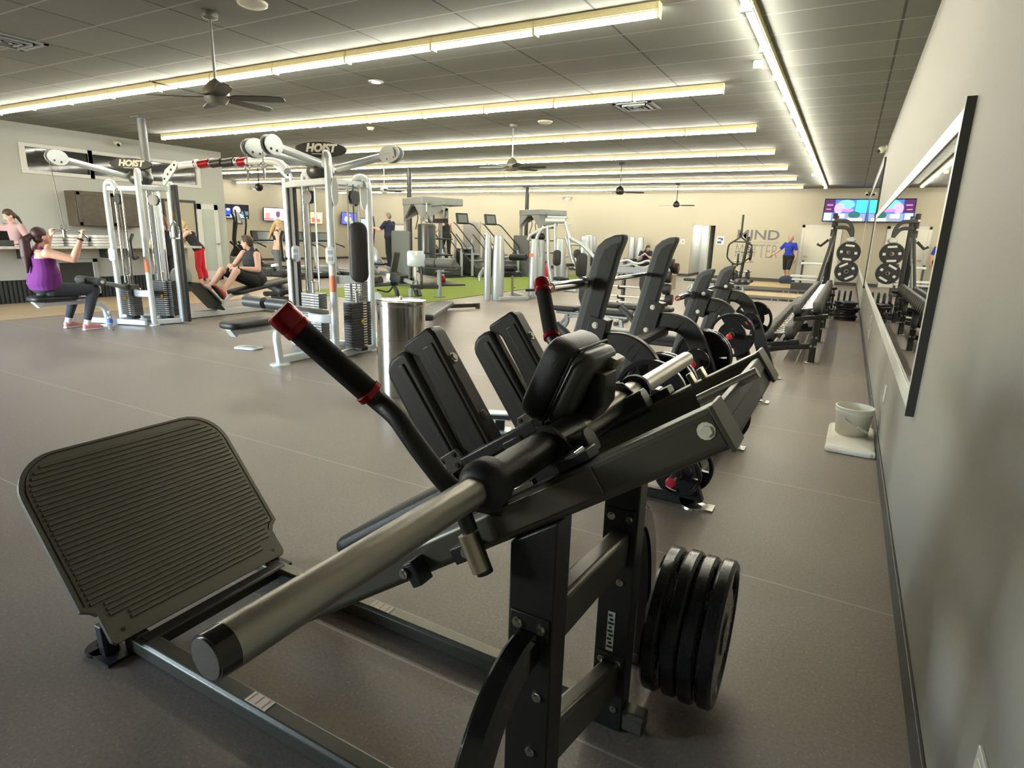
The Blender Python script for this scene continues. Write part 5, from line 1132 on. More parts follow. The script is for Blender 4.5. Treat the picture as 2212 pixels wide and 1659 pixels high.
def elliptical(x,y,rz,lab,m,scr):
    t=thing('elliptical_trainer',lab,'elliptical trainer',(x,y,0),rz)
    b=B(); b.rtube([(0,-.9,.06),(0,.7,.06)],.1,.1); mk('base_beam',b,m,t,bev=.006)
    for yy in (-.85,.6): b=B(); b.rtube([(-.32,yy,.04),(.32,yy,.04)],.07,.07); mk('base_foot',b,m,t,bev=.006)
    b=B(); b.sph((0,.35,.42),(.13,.42,.40),20,12); mk('drive_shroud',b,m,t)
    b=B(); b.rtube([(0,.5,.3),(0,.62,.9),(0,.55,1.35)],.08,.1,up=(1,0,0)); mk('mast',b,m,t,bev=.006)
    b=B(); b.box((0,.50,1.42),(.42,.05,.30),M.Rotation(-.3,3,'X')); c=mk('console',b,BLK,t,bev=.015); b=B(); b.box((0,.47,1.425),(.34,.006,.22),M.Rotation(-.3,3,'X')); mk('console_screen',b,scr,c,smooth=False)
    for s in (-1,1):
        b=B(); b.tube(fillet([(s*.28,.55,.45),(s*.29,.45,1.0),(s*.27,.38,1.35),(s*.25,.42,1.62)],.15,4),.022,10); mk('swing_arm',b,BLK,t)
        b=B(); b.rtube([(s*.2,.4,.35),(s*.2,-.75,.22)],.05,.06); mk('pedal_link',b,m,t,bev=.004)
        b=B(); b.box((s*.2,-.25,.31),(.16,.38,.05)); mk('pedal',b,BLK,t,bev=.015)
        b=B(); b.rtube([(s*.22,.62,.85),(s*.24,-.3,.06)],.05,.07,up=(1,0,0)); mk('diagonal_tube',b,m,t,bev=.004)
    t.scale=(1.18,1.18,1.22)
    return t
SCR=mat('lit_console',(.25,.5,.75),.3,emit=(.25,.5,.75),estr=.5)
elliptical(-14.35,16.25,PI/2-.1,'silver elliptical trainer under the man in navy',SILV,SCR)
elliptical(-16.0,12.7,PI/2+.5,'black cross trainer with loop handles behind the seated man',BLK,mat('dim_screen',(.16,.19,.2),.2))
def stair(x,y,rz,lab):
    t=thing('stair_machine',lab,'stair climber',(x,y,0),rz,'stair machines by the metal wall panel')
    b=B(); b.prism([(-.30,-.75,.05),(-.30,.75,.05),(-.30,.75,.95),(-.30,.35,.95),(-.30,-.75,.35)],(1,0,0),.6); mk('body_shroud',b,DGR,t,bev=.03)
    for k in range(4): b=B(); b.box((0,-.55+.25*k,.36+.20*k),(.5,.24,.05)); mk('step',b,GREYP,t,bev=.01)
    for s in (-1,1):
        b=B(); b.rtube([(s*.36,-.65,.04),(s*.36,-.65,.95)],.07,.09); mk('rear_upright',b,SILV,t,bev=.005)
        b=B(); b.rtube([(s*.36,.55,.04),(s*.36,.55,1.3)],.07,.09); mk('front_upright',b,SILV,t,bev=.005)
        b=B(); b.tube(fillet([(s*.36,-.75,.85),(s*.36,-.70,1.05),(s*.36,.50,1.80),(s*.30,.75,1.85)],.12,4),.024,10); mk('handrail',b,BLK,t)
        b=B(); b.tube([(s*.36,-.65,.75),(s*.36,.50,1.45)],.02,8); mk('lower_rail',b,BLK,t)
    b=B(); b.box((0,.68,2.0),(.5,.08,.4),M.Rotation(-.25,3,'X')); c=mk('console',b,BLK,t,bev=.03); b=B(); b.box((0,.64,2.0),(.36,.01,.28),M.Rotation(-.25,3,'X')); mk('console_screen',b,mat('dim_screen',(.16,.19,.2),.2),c,smooth=False)
    b=B(); b.box2((-.4,-.9,0),(.4,.9,.05)); mk('base',b,BLK,t,bev=.01)
    return t
for k,(x,y) in enumerate(((-12.45,17.5),(-11.85,18.4),(-11.2,19.3))): stair(x,y,PI/2-.45,('stair machine under the woman in black','middle stair machine of the row, unoccupied','stair machine nearest the silver leg machine, unoccupied')[k])
# functional rigs
def rig(x,y,rz,lab,far):
    t=thing('training_rig',lab,'rig',(x,y,0),rz,'grey training rigs along the turf')
    for s in (-1,1):
        for yy in (-.55,.55):
            if s>0: continue
            b=B(); b.rtube([(s*.62,yy,0),(s*.62,yy,2.25)],.1,.1); mk('rig_post',b,RIGG,t,bev=.005)
        b=B(); b.prism([(s*.62-.06,-.6,1.75),(s*.62-.06,-.6,2.2),(s*.62-.06,.2,2.2)],(1,0,0),.12); mk('gusset',b,RIGG,t,bev=.006)
        b=B(); b.prism([(s*.62,-.61,1.80),(s*.62,-.61,2.25),(s*.62-s*.55,-.61,2.25)],YY,.06); mk('corner_plate',b,RIGG,t,bev=.004)
    b=B(); b.box((0,0,2.31),(1.36,1.26,.2)); mk('top_box',b,RIGG,t,bev=.02)
    b=B(); b.rtube([(.6,-.3,2.22),(1.55,-.3,2.24)],.1,.12); mk('side_boom',b,RIGG,t,bev=.005)
    b=B(); b.rtube([(1.3,-.3,2.17),(1.38,-.3,2.05),(1.33,-.3,1.85)],.05,.05,up=YY); mk('boom_hook',b,RIGG,t,bev=.005)
    b=B(); b.box((-.1,.3,1.95),(.95,.04,.40)); c=mk('storage_frame',b,BLK,t,bev=.008); b=B(); b.box((0,.27,1.97),(.8,.02,.2)); mk('label_window',b,LBL,c)
    for z in (.35,.85,1.30): b=B(); b.box((-.15,.1,z),(.9,.8,.04)); mk('storage_shelf',b,BLK,t,bev=.004)
    for s in (-.25,.25): b=B(); b.tube([(s,-.35,2.2),(s*.4,-.4,1.85),(s*.9,-.42,1.55)],.014,8); mk('suspension_strap',b,BLK,t)
    b=B(); b.box2((-.72,-.7,0),(.72,.7,.05)); mk('rig_base',b,BLK,t,bev=.005)
    return t
rig(-10.55,14.3,-.5,'nearer grey training rig with a punching bag beside it',False); rig(-10.35,21.0,-.5,'farther grey training rig, behind the silver pull-down machine',True)
def ball(x,y,z,r,lab,m,g):
    b=B(); b.sph((0,0,0),r,18,12); tag(mk('exercise_ball',b,m,loc=(x,y,z)),lab,'ball',g)
Rr=rotz(-.5)
for i,(cx,cy_,nm) in enumerate(((-10.55,14.3,'nearer'),(-10.35,21.0,'farther'))):
    for z0,zn,rs in ((1.32,'top',(.12,.14,.125,.13)),(.87,'middle',(.15,.15,.15))):
        for k,r in enumerate(rs):
            q=V((cx,cy_,0))+Rr@V((-.39+.52*k/(len(rs)-1),-.1,0)); ball(q.x,q.y,z0+r,r,f'{ORD[k]} black medicine ball on the {zn} shelf of the {nm} rig',RUB,f'medicine balls on the {nm} rig')
q=at(957,607,Z=.08); ball(q.x,q.y,.085,.085,'small red ball on the turf by the grey frame machine',REDP,None) if False else None
b=B(); b.sph((0,0,0),.11,16,10); q=at(955,604,Z=.11); tag(mk('exercise_ball',b,REDP,loc=(q.x,q.y,.122)),'small red ball on the green turf','ball')
# punching bag, mat board
q=at(922,540,Y=13.0)
t=thing('punching_bag','heavy black punching bag hanging at the nearer rig','punching bag',(q.x,q.y,0))
b=B(); b.lathe((0,0,0),(0,0,1),[(.2,.40),(.23,.45),(.235,.6),(.235,1.62),(.225,1.68),(.05,1.70)],28); mk('bag_body',b,mat('bag_vinyl',(.03,.033,.035),.3,bump=.2,scale=60),t)
b=B(); b.lathe((0,0,0),(0,0,1),[(.239,1.58),(.239,1.64)],28); mk('bag_band',b,DGR,t)
for a in range(4): b=B(); b.tube([(.2*math.cos(a*PI/2),.2*math.sin(a*PI/2),1.68),(0,0,2.0)],.01,6); mk('chain',b,STEEL,t)
b=B(); b.cyl((0,0,2.0),(.0,.0,2.22),.012,n=8); mk('hanger',b,STEEL,t)
b=B(); b.box((-.12,-.22,.75),(.07,.04,.22)); mk('bag_label',b,ORG,t)
def board(px0,px1,pt,pb,Y,lab,m):
    a,c=at(px0,pt,Y=Y),at(px1,pb,Y=Y); b=B(); b.pad(((a.x+c.x)/2,Y,(a.z)/2),(c.x-a.x,a.z,.08),basis(V((1,0,0)),V((0,0,1)),V((0,-1,0))),k=.12); tag(mk('exercise_mat',b,m,loc=((a.x+c.x)/2,Y,0),world=True,bev=.004),lab,'mat')
board(846,887,498,580,13.2,'tall grey mat standing on edge beside the nearer rig',mat('mat_grey',(.10,.11,.11),.6,bump=.3,scale=80))
board(1110,1141,508,600,19.6,'grey mat standing on edge beside the farther rig',mat('mat_grey',(.10,.11,.11),.6,bump=.3,scale=80))
# near-turf machines: plate-faced frame with rollers, black bench
t=thing('leg_curl_frame','black and grey frame machine with a pale square plate and big rollers by the turf','exercise machine',(-8.5,11.2,0))
def P(n,b,m,par=None,**k): return mk(n,b,m,par or t,world=True,**k)
f=lambda px,py,Y=11.25: at(px,py,Y=Y)
for px,yt in ((949,583),(887,622)): 
    q=at(px,643,Z=0); a=f(px,yt,q.y); b=B(); b.rtube([(q.x,q.y,0),(q.x,q.y,a.z)],.08,.09); P('frame_post',b,RIGG,bev=.005)
    b=B(); b.box((q.x,q.y,.01),(.2,.2,.02)); P('post_foot',b,BLK,bev=.004)
q1,q2=at(949,643,Z=0),at(887,643,Z=0); b=B(); b.rtube([(q1.x,q1.y,.25),(q2.x,q2.y,.25)],.07,.09); P('lower_rail',b,BLK,bev=.005)
b=B(); b.rtube([f(920,578),f(990,582)],.06,.05); P('upper_rail',b,BLK,bev=.005)
q=f(899,559,11.1); R=basis(V((.87,.48,0)),V((0,0,1)),V((.48,-.87,0))); b=B(); b.pad(q,(.42,.36,.03),R,k=.3); pp=P('face_plate',b,mat('pale_plate',(.42,.46,.48),.35,metal=.3,scale=40),bev=.003); b=B(); b.box(q+V((.48,-.87,0))*.02+V((0,0,.12)),(.05,.09,.004),R); P('plate_label',b,WPL,pp,smooth=False)
for px in (897,910): b=B(); b.rtube([f(px,575,11.15),f(px+1,625,11.15)],.05,.05); P('guide_post',b,SIL if px<900 else DGR,bev=.003)
for (x0,x1,py,r) in ((921,942,566,.10),(944,982,567,.11)): b=B(); a,c=f(x0,py),f(x1,py+2); b.lathe((a+c)/2,c-a,[(r*.8,-(c-a).length/2),(r,-(c-a).length/2+.02),(r,(c-a).length/2-.02),(r*.8,(c-a).length/2)],22); P('foam_roller',b,mat('roller_olive',(.10,.105,.10),.5,bump=.3,scale=200))
b=B(); b.cyl(f(918,545,11.2),f(930,546,11.2),.04,n=14); P('top_roller',b,RUB)
b=B(); b.rtube([f(892,600),f(905,640)],.16,.12); P('weight_block',b,BLK,bev=.006)
t=thing('abdominal_bench','black padded bench machine low in front of the turf','exercise machine',(-9.3,10.9,0))
f=lambda px,py,Y=10.9: at(px,py,Y=Y)
b=B(); b.rtube([f(798,617),f(852,613)],.28,.08); P('bench_pad',b,VIN,bev=.02)
b=B(); b.rtube(fillet([f(850,616),f(856,625),f(860,646)],.1,4),.08,.08,up=YY); P('rear_leg',b,BLK,bev=.005)
b=B(); b.rtube([f(800,620),f(801,648)],.07,.07); P('front_leg',b,BLK,bev=.005)
b=B(); b.pad(f(862,600),(.35,.3,.2),M.Rotation(.2,3,'Y')); P('hip_pad',b,RUB,bev=.004)
b=B(); b.pad(f(842,600),(.15,.12,.2)); P('side_plate',b,SIL,bev=.004)
b=B(); b.cyl(f(808,607),f(822,606),.1,n=18); P('roller',b,RUB)
b=B(); b.pad(f(852,572,11.0),(.06,.22,.62),M.Rotation(.25,3,'Y'),k=.6); P('back_rest',b,DGR,bev=.004)
b=B(); b.rtube([f(870,603),f(893,612)],.1,.08); P('lever_arm',b,SILD,bev=.005)
b=B(); b.tube(fillet([f(815,626),f(840,632),f(853,612)],.1,4),.02,8); P('pull_loop',b,BLK)
b=B(); q=f(812,645,9.4); b.lathe(q,(.4,-.9,0),[(.02,-.03),(.13,-.03),(.13,.03),(.02,.03)],24); P('cam_wheel',b,SILD)
# incline bench in front of the turf, behind the canister
t=thing('decline_bench','dark flat bench pad on a low black frame behind the steel canister','weight bench',(-6.3,9.9,0))
a,c=at(906,686,Z=.46),at(962,655,Z=.14)
b=B(); d=(c-a).normalized(); R=basis(V((0,0,1)).cross(d).normalized(),d,V((0,0,1))); b.pad((a+c)/2,(.34,(c-a).length,.08),R,k=.4); P('bench_pad',b,VIN,bev=.003,ang=60)
e=at(1032,660,Z=0.06); b=B(); b.rtube([c+V((0,0,-.06)),(e.x,e.y,.07)],.06,.08); P('frame_rail',b,BLK,bev=.004); b=B(); b.rtube([(e.x,e.y,.0),(e.x,e.y,.11)],.08,.08); P('end_foot',b,BLK,bev=.004); b=B(); b.box((e.x-.15,e.y-.10,.112),(.16,.03,.003)); P('rail_label',b,WPL,smooth=False)
b=B(); b.rtube([a+d*.12+V((0,0,-.05)),V((a.x+.12,a.y-.05,0))],.05,.05); P('front_leg',b,SIL,bev=.004); b=B(); b.rtube([c+V((0,0,-.05)),V((c.x,c.y,0))],.06,.06); P('middle_leg',b,BLK,bev=.004)
# silver selectorised machines
def shroud(t,p,w,d,h,rz,nm='weight_shroud'):
    R=rotz(rz); p=V(p); rings=[]
    for z,k in ((0,.95),(.05,1),(h*.35,1.06),(h*.7,1.0),(h*.92,.86),(h,.8)):
        o=[]
        for i in range(16):
            a=2*PI*i/16; ca,sa=math.cos(a),math.sin(a); o.append(p+R@V((math.copysign(abs(ca)**.5,ca)*w/2*k,math.copysign(abs(sa)**.5,sa)*d/2*k,z+(.10*(1-(sa+1)/2) if z==h else 0)-(.1 if z==h else 0))))
        rings.append(o)
    b=B(); b.loft(rings); s=mk(nm,b,SILV,t,world=True,ang=50)
    b=B(); b.loft([[q+V((0,0,-.10)) for q in rings[-1]],[q+V((0,0,.02)) for q in rings[-1]]]); mk('shroud_cap',b,SILD,s,world=True,bev=.01)
    return s
def pecfly():
    t=thing('leg_extension_machine','silver leg machine with two tall shrouds and a round seat on a post','exercise machine',(-6.85,12.3,0))
    def P(n,b,m,par=None,**k): return mk(n,b,m,par or t,world=True,**k)
    q=at(1050,648,Z=0); shroud(t,(q.x-.02,q.y+.08,0),.16,.3,1.47,.5); q=at(1070,648,Z=0); shroud(t,(q.x,q.y+.1,0),.27,.36,1.44,.5)
    q=at(1146,645,Z=0); s=shroud(t,(q.x,q.y+.1,0),.22,.4,1.38,.5); b=B(); b.box((q.x+.03,q.y-.11,1.02),(.08,.02,.09),rotz(.5)); P('warning_sticker',b,ORG,s)
    b=B(); p0,p1=at(1078,645,Z=.06),at(1140,643,Z=.06); b.rtube([p0,p1],.07,.08); P('base_rail',b,SILV,bev=.004)
    p2=at(1106,632,Z=.05); b=B(); b.rtube([p2,p1],.06,.07); P('base_rail',b,SILV,bev=.004)
    Y=12.6; f=lambda px,py: at(px,py,Y=Y)
    b=B(); b.tube([f(1107,638),f(1107,592)],.03,12); P('seat_post',b,STEEL)
    b=B(); b.pad(f(1107,590),(.42,.36,.09),k=.9); P('seat_pad',b,VIN,bev=.003,ang=60)
    for x0,x1,py,r in ((1086,1114,580,.085),(1101,1138,556,.075)): b=B(); a,c=f(x0,py),f(x1,py); b.lathe((a+c)/2,c-a,[(r*.7,-(c-a).length/2),(r,-(c-a).length/2+.02),(r,(c-a).length/2-.02),(r*.7,(c-a).length/2)],20); P('roller_pad',b,VIN)
    b=B(); b.cyl(f(1082,555),f(1102,555),.02,n=10); P('roller_axle',b,SILV)
    b=B(); b.tube(fillet([f(1046,580),f(1036,595),f(1037,606)],.08,4),.05,12); P('lever_arm',b,SILV)
    b=B(); b.sph(f(1112,620),.03,10,8); P('adjust_knob',b,YEL)
    b=B(); b.rtube([at(1137,627,Y=Y),at(1175,626,Y=Y-.2)],.05,.06); P('foot_bar',b,BLK,bev=.003)
pecfly()
def press(X,Y,lab,pts,pad,head=None,shr=(),seat=None):
    t=thing('pulldown_machine',lab,'exercise machine',(X,Y,0),0,'silver machines in the middle of the floor')
    def P(n,b,m,par=None,**k): return mk(n,b,m,par or t,world=True,**k)
    f=lambda px,py,dy=0: at(px,py,Y=Y+dy)
    for (px,w,h,dy) in shr: q=f(px,560,dy); shroud(t,(q.x,Y+dy,0),w,.4,h,.4)
    for nm,path,r in pts: b=B(); b.tube(fillet([f(*p) for p in path],.15,4),r,12); P(nm,b,SILV)
    (px,py,w,h)=pad; q=f(px,py,-.1); R=basis(V((.87,.48,0)),V((0,0,1)),V((.48,-.87,0)))@M.Rotation(.0,3,'Z'); b=B(); b.pad(q,(w,h,.1),R,k=.8); P('back_pad',b,VIN,bev=.004,ang=60)
    if head: (px,py,w,h)=head; b=B(); b.pad(f(px,py,-.1),(w,h,.1),R,k=.9); P('head_pad',b,VIN,bev=.004,ang=60)
    if seat: b=B(); b.pad(f(*seat,-.2),(.4,.4,.09),k=.7); P('seat_pad',b,VIN,bev=.004,ang=60); q=f(*seat,-.2); b=B(); b.cyl((q.x,q.y,0),(q.x,q.y,q.z-.04),.05,n=14); P('seat_post',b,SILV)
    q=f((pad[0]),600); b=B(); b.rtube([(q.x-.5,Y,.05),(q.x+.6,Y,.05)],.09,.09); P('base_rail',b,SILV,bev=.005)
    return t
press(-7.3,15.2,'silver overhead pull-down machine with bent arms and a single oval back pad',
  [('bent_arm',[(1199,487),(1175,492),(1145,508),(1141,518)],.045),('bent_arm',[(1175,490),(1158,512),(1160,540),(1163,553)],.05),('main_post',[(1183,490),(1185,570),(1192,608)],.05),('rear_post',[(1199,485),(1199,530),(1200,600)],.04),('top_beam',[(1180,477),(1222,477)],.07),('top_cap_bar',[(1183,469),(1226,470)],.03),('cross_handle',[(1210,486),(1234,485)],.02),('hanging_lever',[(1220,478),(1225,492),(1230,515)],.045),('floor_strut',[(1183,570),(1190,608)],.04)],
  (1203,557,.22,.42),None,((1166,.3,1.35,.3),(1209,.34,1.4,.6)),(1212,602))
press(-8.0,18.6,'silver incline lever machine with a dark back pad and round head pad',
  [('long_lever',[(1232,514),(1260,530),(1284,556)],.06),('main_post',[(1228,500),(1232,545),(1243,580)],.06),('cross_bar',[(1233,527),(1252,528)],.05),('lever_fork',[(1222,512),(1234,550)],.05),('grip_bar',[(1222,554),(1236,553)],.03),('lower_strut',[(1240,545),(1256,600)],.05),('hand_grip',[(1284,556),(1290,548)],.03)],
  (1256,573,.36,.78),(1247,548,.24,.28),((1262,.4,1.5,.8),),(1226,572))
t=press(-8.6,20.8,'far silver weight shroud pair behind the lever machine',[('side_frame',[(1292,530),(1293,560)],.05)],(1280,560,.2,.5),None,((1268,.45,1.55,0),(1276,.4,1.5,.3)))
t=thing('weight_tower','pair of tall silver shrouds against the cream wall between two uprights','exercise machine',(-7.75,24.6,0)); shroud(t,(-7.95,24.6,0),.28,.4,1.52,.3); shroud(t,(-7.62,24.65,0),.34,.45,1.52,.3)
b=B(); b.pad((-7.85,24.2,.62),(.5,.3,.1)); mk('seat_pad',b,VIN,t,world=True,bev=.004)
# black loaded glute machine right of the seated man
t=thing('glute_machine','black kickback machine with rollers and a curved arm behind the seated man','exercise machine',(-9.0,8.7,0))
f=lambda px,py,Y=8.7: at(px,py,Y=Y)
def P(n,b,m,par=None,**k): return mk(n,b,m,par or t,world=True,**k)
b=B(); b.tube(fillet([f(593,578),f(587,598),f(590,618),f(615,632)],.15,5),.05,12); P('curved_arm',b,BLK)
for x0,x1,py in ((572,592,592),(592,616,592)): b=B(); a,c=f(x0,py),f(x1,py); b.lathe((a+c)/2,c-a,[(.06,-(c-a).length/2),(.075,-(c-a).length/2+.01),(.075,(c-a).length/2-.01),(.06,(c-a).length/2)],18); P('roller_pad',b,RUB)
b=B(); b.pad(f(605,622),(.5,.4,.12),M.Rotation(.3,3,'Y'),k=.6); P('hip_pad',b,VIN,bev=.004,ang=60)
for k in range(2): b=B(); b.cyl(f(572+20*k,634),f(592+20*k,634),.05,n=14); P('ankle_roller',b,BLK); b=B(); b.cyl(f(571+20*k,634),f(573+20*k,634),.03,n=12); P('roller_cap',b,WPL)
b=B(); b.pad(f(600,603),(.4,.35,.1)); P('knee_pad',b,mat('tan_pad',(.30,.24,.15),.6),bev=.004)
q=at(598,652,Z=0); b=B(); b.rtube([(q.x-.5,8.7,.04),(q.x+.6,8.7,.04)],.08,.08); P('floor_rail',b,BLK,bev=.004); b=B(); b.rtube([(f(604,620).x,8.7,.04),f(604,622)],.09,.09); P('main_post',b,BLK,bev=.004); b=B(); b.rtube([(f(575,634).x,8.7,.04),f(575,634)],.05,.05); P('rear_post',b,BLK,bev=.004)
b=B(); b.rtube([f(588,574),f(599,572)],.07,.06); P('top_handle',b,WPL,bev=.005)
# bins beside the corner by the frosted door
q=at(505,590,Z=0); b=B(); b.pad((0,0,.3),(1.0,.6,.6),k=.2); tag(mk('towel_bin',b,mat('mottled_grey',(.36,.35,.30),.7,scale=5,var=.35),loc=(-16.4,11.75+.3,0),bev=.004),'mottled grey bin against the wall corner behind the seated man','bin')
# box on stair area: framed board on far wall
for (px,py,lab) in ((865,500,'framed white chart low on the far wall beyond the navy-shirted man'),): 
    q=at(px,py,Y=YF); b=B(); b.box2((q.x-.5,YF-.04,1.2),(q.x+.35,YF,1.9)); t=thing('wall_chart',lab,'sign',(q.x,YF,1.2)); mk('chart_frame',b,SILD,t,world=True); b=B(); b.box2((q.x-.42,YF-.045,1.28),(q.x+.27,YF-.04,1.82)); mk('chart_sheet',b,WHT,t,world=True,smooth=False)
q=at(1104,545,Z=.72); t=thing('desk','small wooden desk against the far wall between the silver machine and grey mat','desk',(-13.0,24.9,0))
b=B(); b.box2((-13.7,24.6,.70),(-12.3,25.3,.74)); mk('desk_top',b,WOOD,t,world=True,bev=.005)
for x in (-13.6,-12.4):
    for y in (24.66,25.24): b=B(); b.box2((x-.03,y-.03,0),(x+.03,y+.03,.70)); mk('desk_leg',b,DWOOD,t,world=True)
# more fans already in place; red extinguisher seen behind the pull-down machine
q=at(1177,585,Y=17.2); t=thing('red_cylinder','red cylinder standing on the turf behind the pull-down machine','cylinder',(q.x,17.2,0)); 
b=B(); b.lathe((0,0,0),(0,0,1),[(.09,.0),(.1,.02),(.1,.5),(.07,.58),(.03,.6),(.03,.66)],18); mk('cylinder_body',b,REDP,t); b=B(); b.box((0,0,.68),(.12,.04,.05)); mk('valve',b,BLK,t)
# ================================================================ PEOPLE
EYEW=mat('eye_white',(.75,.73,.70),.3); IRIS=mat('iris',(.05,.035,.025),.2); LIP=mat('lips',(.45,.16,.14),.45)
HAIRS={k:mat('hair_'+k,c,.5,bump=1,scale=220,var=.35) for k,c in dict(dark=(.018,.010,.010),auburn=(.10,.035,.02),brown=(.05,.028,.015),blond=(.48,.34,.16),grey=(.25,.21,.17),plum=(.045,.014,.018)).items()}
def remesh(o,vox,it=5):
    m=o.modifiers.new('skin_surface','REMESH'); m.mode='VOXEL'; m.voxel_size=vox; m.use_smooth_shade=True
    s=o.modifiers.new('smooth','SMOOTH'); s.iterations=it; s.factor=.5
    return o
def caps(b,p0,p1,r0,r1,n=14,flat=None):
    "tapered limb segment with round ends; flat=(axis,k) squashes along an axis"
    p0,p1=V(p0),V(p1); d=p1-p0; L=d.length; x,y,dd=frame(d)
    rings=[]; 
    for t,k in ((-1,.05),(-.86,.5),(-.5,.86),(0,1)): rings.append((p0+dd*t*r0,r0*k))
    for i in range(1,4): rings.append((p0+d*i/4,r0+(r1-r0)*i/4))
    for t,k in ((0,1),(.5,.86),(.86,.5),(1,.05)): rings.append((p1+dd*t*r1,r1*k))
    b.loft([[c+x*r*math.cos(2*PI*i/n)+y*r*math.sin(2*PI*i/n) for i in range(n)] for c,r in rings])
def torso(b,st,n=20):
    "st: list of (centre, lateral unit, front unit, half width, half depth)"
    rings=[]
    for c,l,f,w,d in st:
        rings.append([V(c)+l*w*math.copysign(abs(math.cos(a))**.8,math.cos(a))+f*d*math.copysign(abs(math.sin(a))**.85,math.sin(a)) for a in [2*PI*i/n for i in range(n)]])
    b.loft(rings)
def hand(b,w,d,nrm,th,curl=.5,s=1.0,vox=None):
    "palm and five separate fingers; d pointing direction, nrm palm normal (fingers curl towards it), th side of the thumb"
    d=V(d).normalized(); nrm=(V(nrm)-d*d.dot(V(nrm))).normalized(); sd=d.cross(nrm); sd=sd if sd.dot(V(th))>0 else -sd
    w=V(w)
    for k in range(4):
        o=(1.5-k)*.019*s; caps(b,w+sd*o*.7,w+d*.085*s+sd*o,.015*s,.0125*s,8)
    for k,(L,r) in enumerate(((.068,.0085),(.078,.009),(.072,.0085),(.056,.0075))):
        p=w+d*.088*s+sd*(1.5-k)*.0205*s; a=.15+curl*.7
        for j,fr in enumerate((.45,.32,.23)):
            dir_=d*math.cos(a)+nrm*math.sin(a); q=p+dir_*L*fr*s; caps(b,p,q,r*s*(1-.08*j),r*s*(.95-.08*j),8); p=q; a+=.25+curl*(.9+.08*k)
    p=w+d*.02*s+sd*.028*s; q=p+(d*.55+sd*.75+nrm*.25).normalized()*.042*s; caps(b,p,q,.013*s,.0105*s,8)
    r=q+(d*.8+sd*.15*(1-curl)+nrm*(.2+curl*.6)).normalized()*.032*s; caps(b,q,r,.0105*s,.008*s,8)
def person(label,J,look,skin=SKIN,hair='brown',style='short',size=1.,bw=1.,vox=.0075,clothes=(),hands=None,face=True,girth=1.,name='person'):
    J={k:V(v) for k,v in J.items()}; s=size
    look=V(look).normalized(); up=V(J.get('headup',(0,0,1))).normalized(); rt=look.cross(up).normalized(); up=rt.cross(look).normalized(); RH=basis(rt,look,up)
    base=V((J['pelvis'].x,J['pelvis'].y,0))
    # lateral axes (towards the person's right)
    ls=(J['sR']-J['sL']).normalized(); lh=(J['hR']-J['hL']).normalized()
    spine=(J['neck']-J['pelvis']).normalized(); fs=spine.cross(-ls).normalized()*1; fs=fs if fs.dot(V(J.get('front',look)))>0 else -fs
    fh=spine.cross(-lh).normalized(); fh=fh if fh.dot(V(J.get('front',look)))>0 else -fh
    sw=(J['sR']-J['sL']).length/2; hw=(J['hR']-J['hL']).length/2
    def tor(b,g,z0=-.3,z1=1.0,nar=1.):
        P0,P1=J['pelvis'],J['neck']; st=[]
        for t,l,f,w,d,sh in ((-.16,lh,fh,hw*1.05,.085*s,0),(-.05,lh,fh,hw+.085*s*bw,.115*s*bw,-.01),(.12,lh,fh,hw+.085*s*bw,.115*s*bw*girth,-.0),(.34,(lh+ls).normalized(),(fh+fs).normalized(),sw*.66*bw*girth,.10*s*bw*girth,.015*girth),(.55,ls,fs,sw*.78*bw,.108*s*bw,.02),(.75,ls,fs,sw*.86*bw,.112*s*bw,.015),(.88,ls,fs,sw*.86,.085*s,0),(.97,ls,fs,sw*.55,.06*s,-.005),(1.02,ls,fs,sw*.3,.05*s,0)):
            if t<z0 or t>z1: continue
            st.append((P0.lerp(P1,t)+f*sh*s,l,f,(w*nar if t>.6 else w)+g,d+g))
        torso(b,st)
    RA,RF,RW_,RT,RK,RC,RN=.050*s*bw,.042*s*bw,.027*s,.083*s*bw,.056*s*bw,.052*s*bw,.036*s
    def arm(b,k,g,to=1.0):
        S,E,W=J['s'+k],J['e'+k],J['w'+k]
        caps(b,S,S.lerp(E,min(1,to*2)),RA*1.08+g,RA*(.86 if to>=.5 else 1)+g)
        if to>.5: caps(b,E,E.lerp(W,.3),RF+g,RF*1.0+g); caps(b,E.lerp(W,.3),W,RF*1.0+g,RW_+g)
    def leg(b,k,g,to=1.0):
        Hh,K,A=J['h'+k],J['k'+k],J['a'+k]
        e=Hh.lerp(K,min(1,to*2)); caps(b,Hh,e,RT+g,(RT+(RK-RT)*min(1,to*2))+g)
        if to>.5:
            u=(to-.5)*2; bk=-(V(J.get('front',look))); mid=K.lerp(A,.3)+bk*.012*s
            caps(b,K,mid if u>.3 else K.lerp(A,u),RK+g,RC+g)
            if u>.3: caps(b,mid,K.lerp(A,u),RC+g,(RC+(RN-RC)*((u-.3)/.7))+g)
    # ---- body
    b=B(); tor(b,0); hc=J['head']
    caps(b,J['neck']-spine*.03*s,hc-up*.06*s-look*.015*s,.053*s,.05*s)
    b.sph(hc+up*.018*s-look*.008*s,(.076*s,.094*s,.098*s),20,14,RH); b.sph(hc-up*.045*s+look*.022*s,(.057*s,.066*s,.070*s),18,12,RH); b.sph(hc-up*.098*s+look*.058*s,(.024*s,.02*s,.018*s),10,8,RH)
    caps(b,hc+look*.083*s+up*.0*s,hc+look*.104*s-up*.033*s,.010*s,.0145*s,10)
    for q in (-1,1): b.sph(hc+rt*q*.076*s-look*.005*s-up*.018*s,(.010*s,.02*s,.031*s),10,8,RH); b.sph(hc+rt*q*.032*s+look*.07*s+up*.022*s,(.026*s,.012*s,.009*s),10,6,RH)
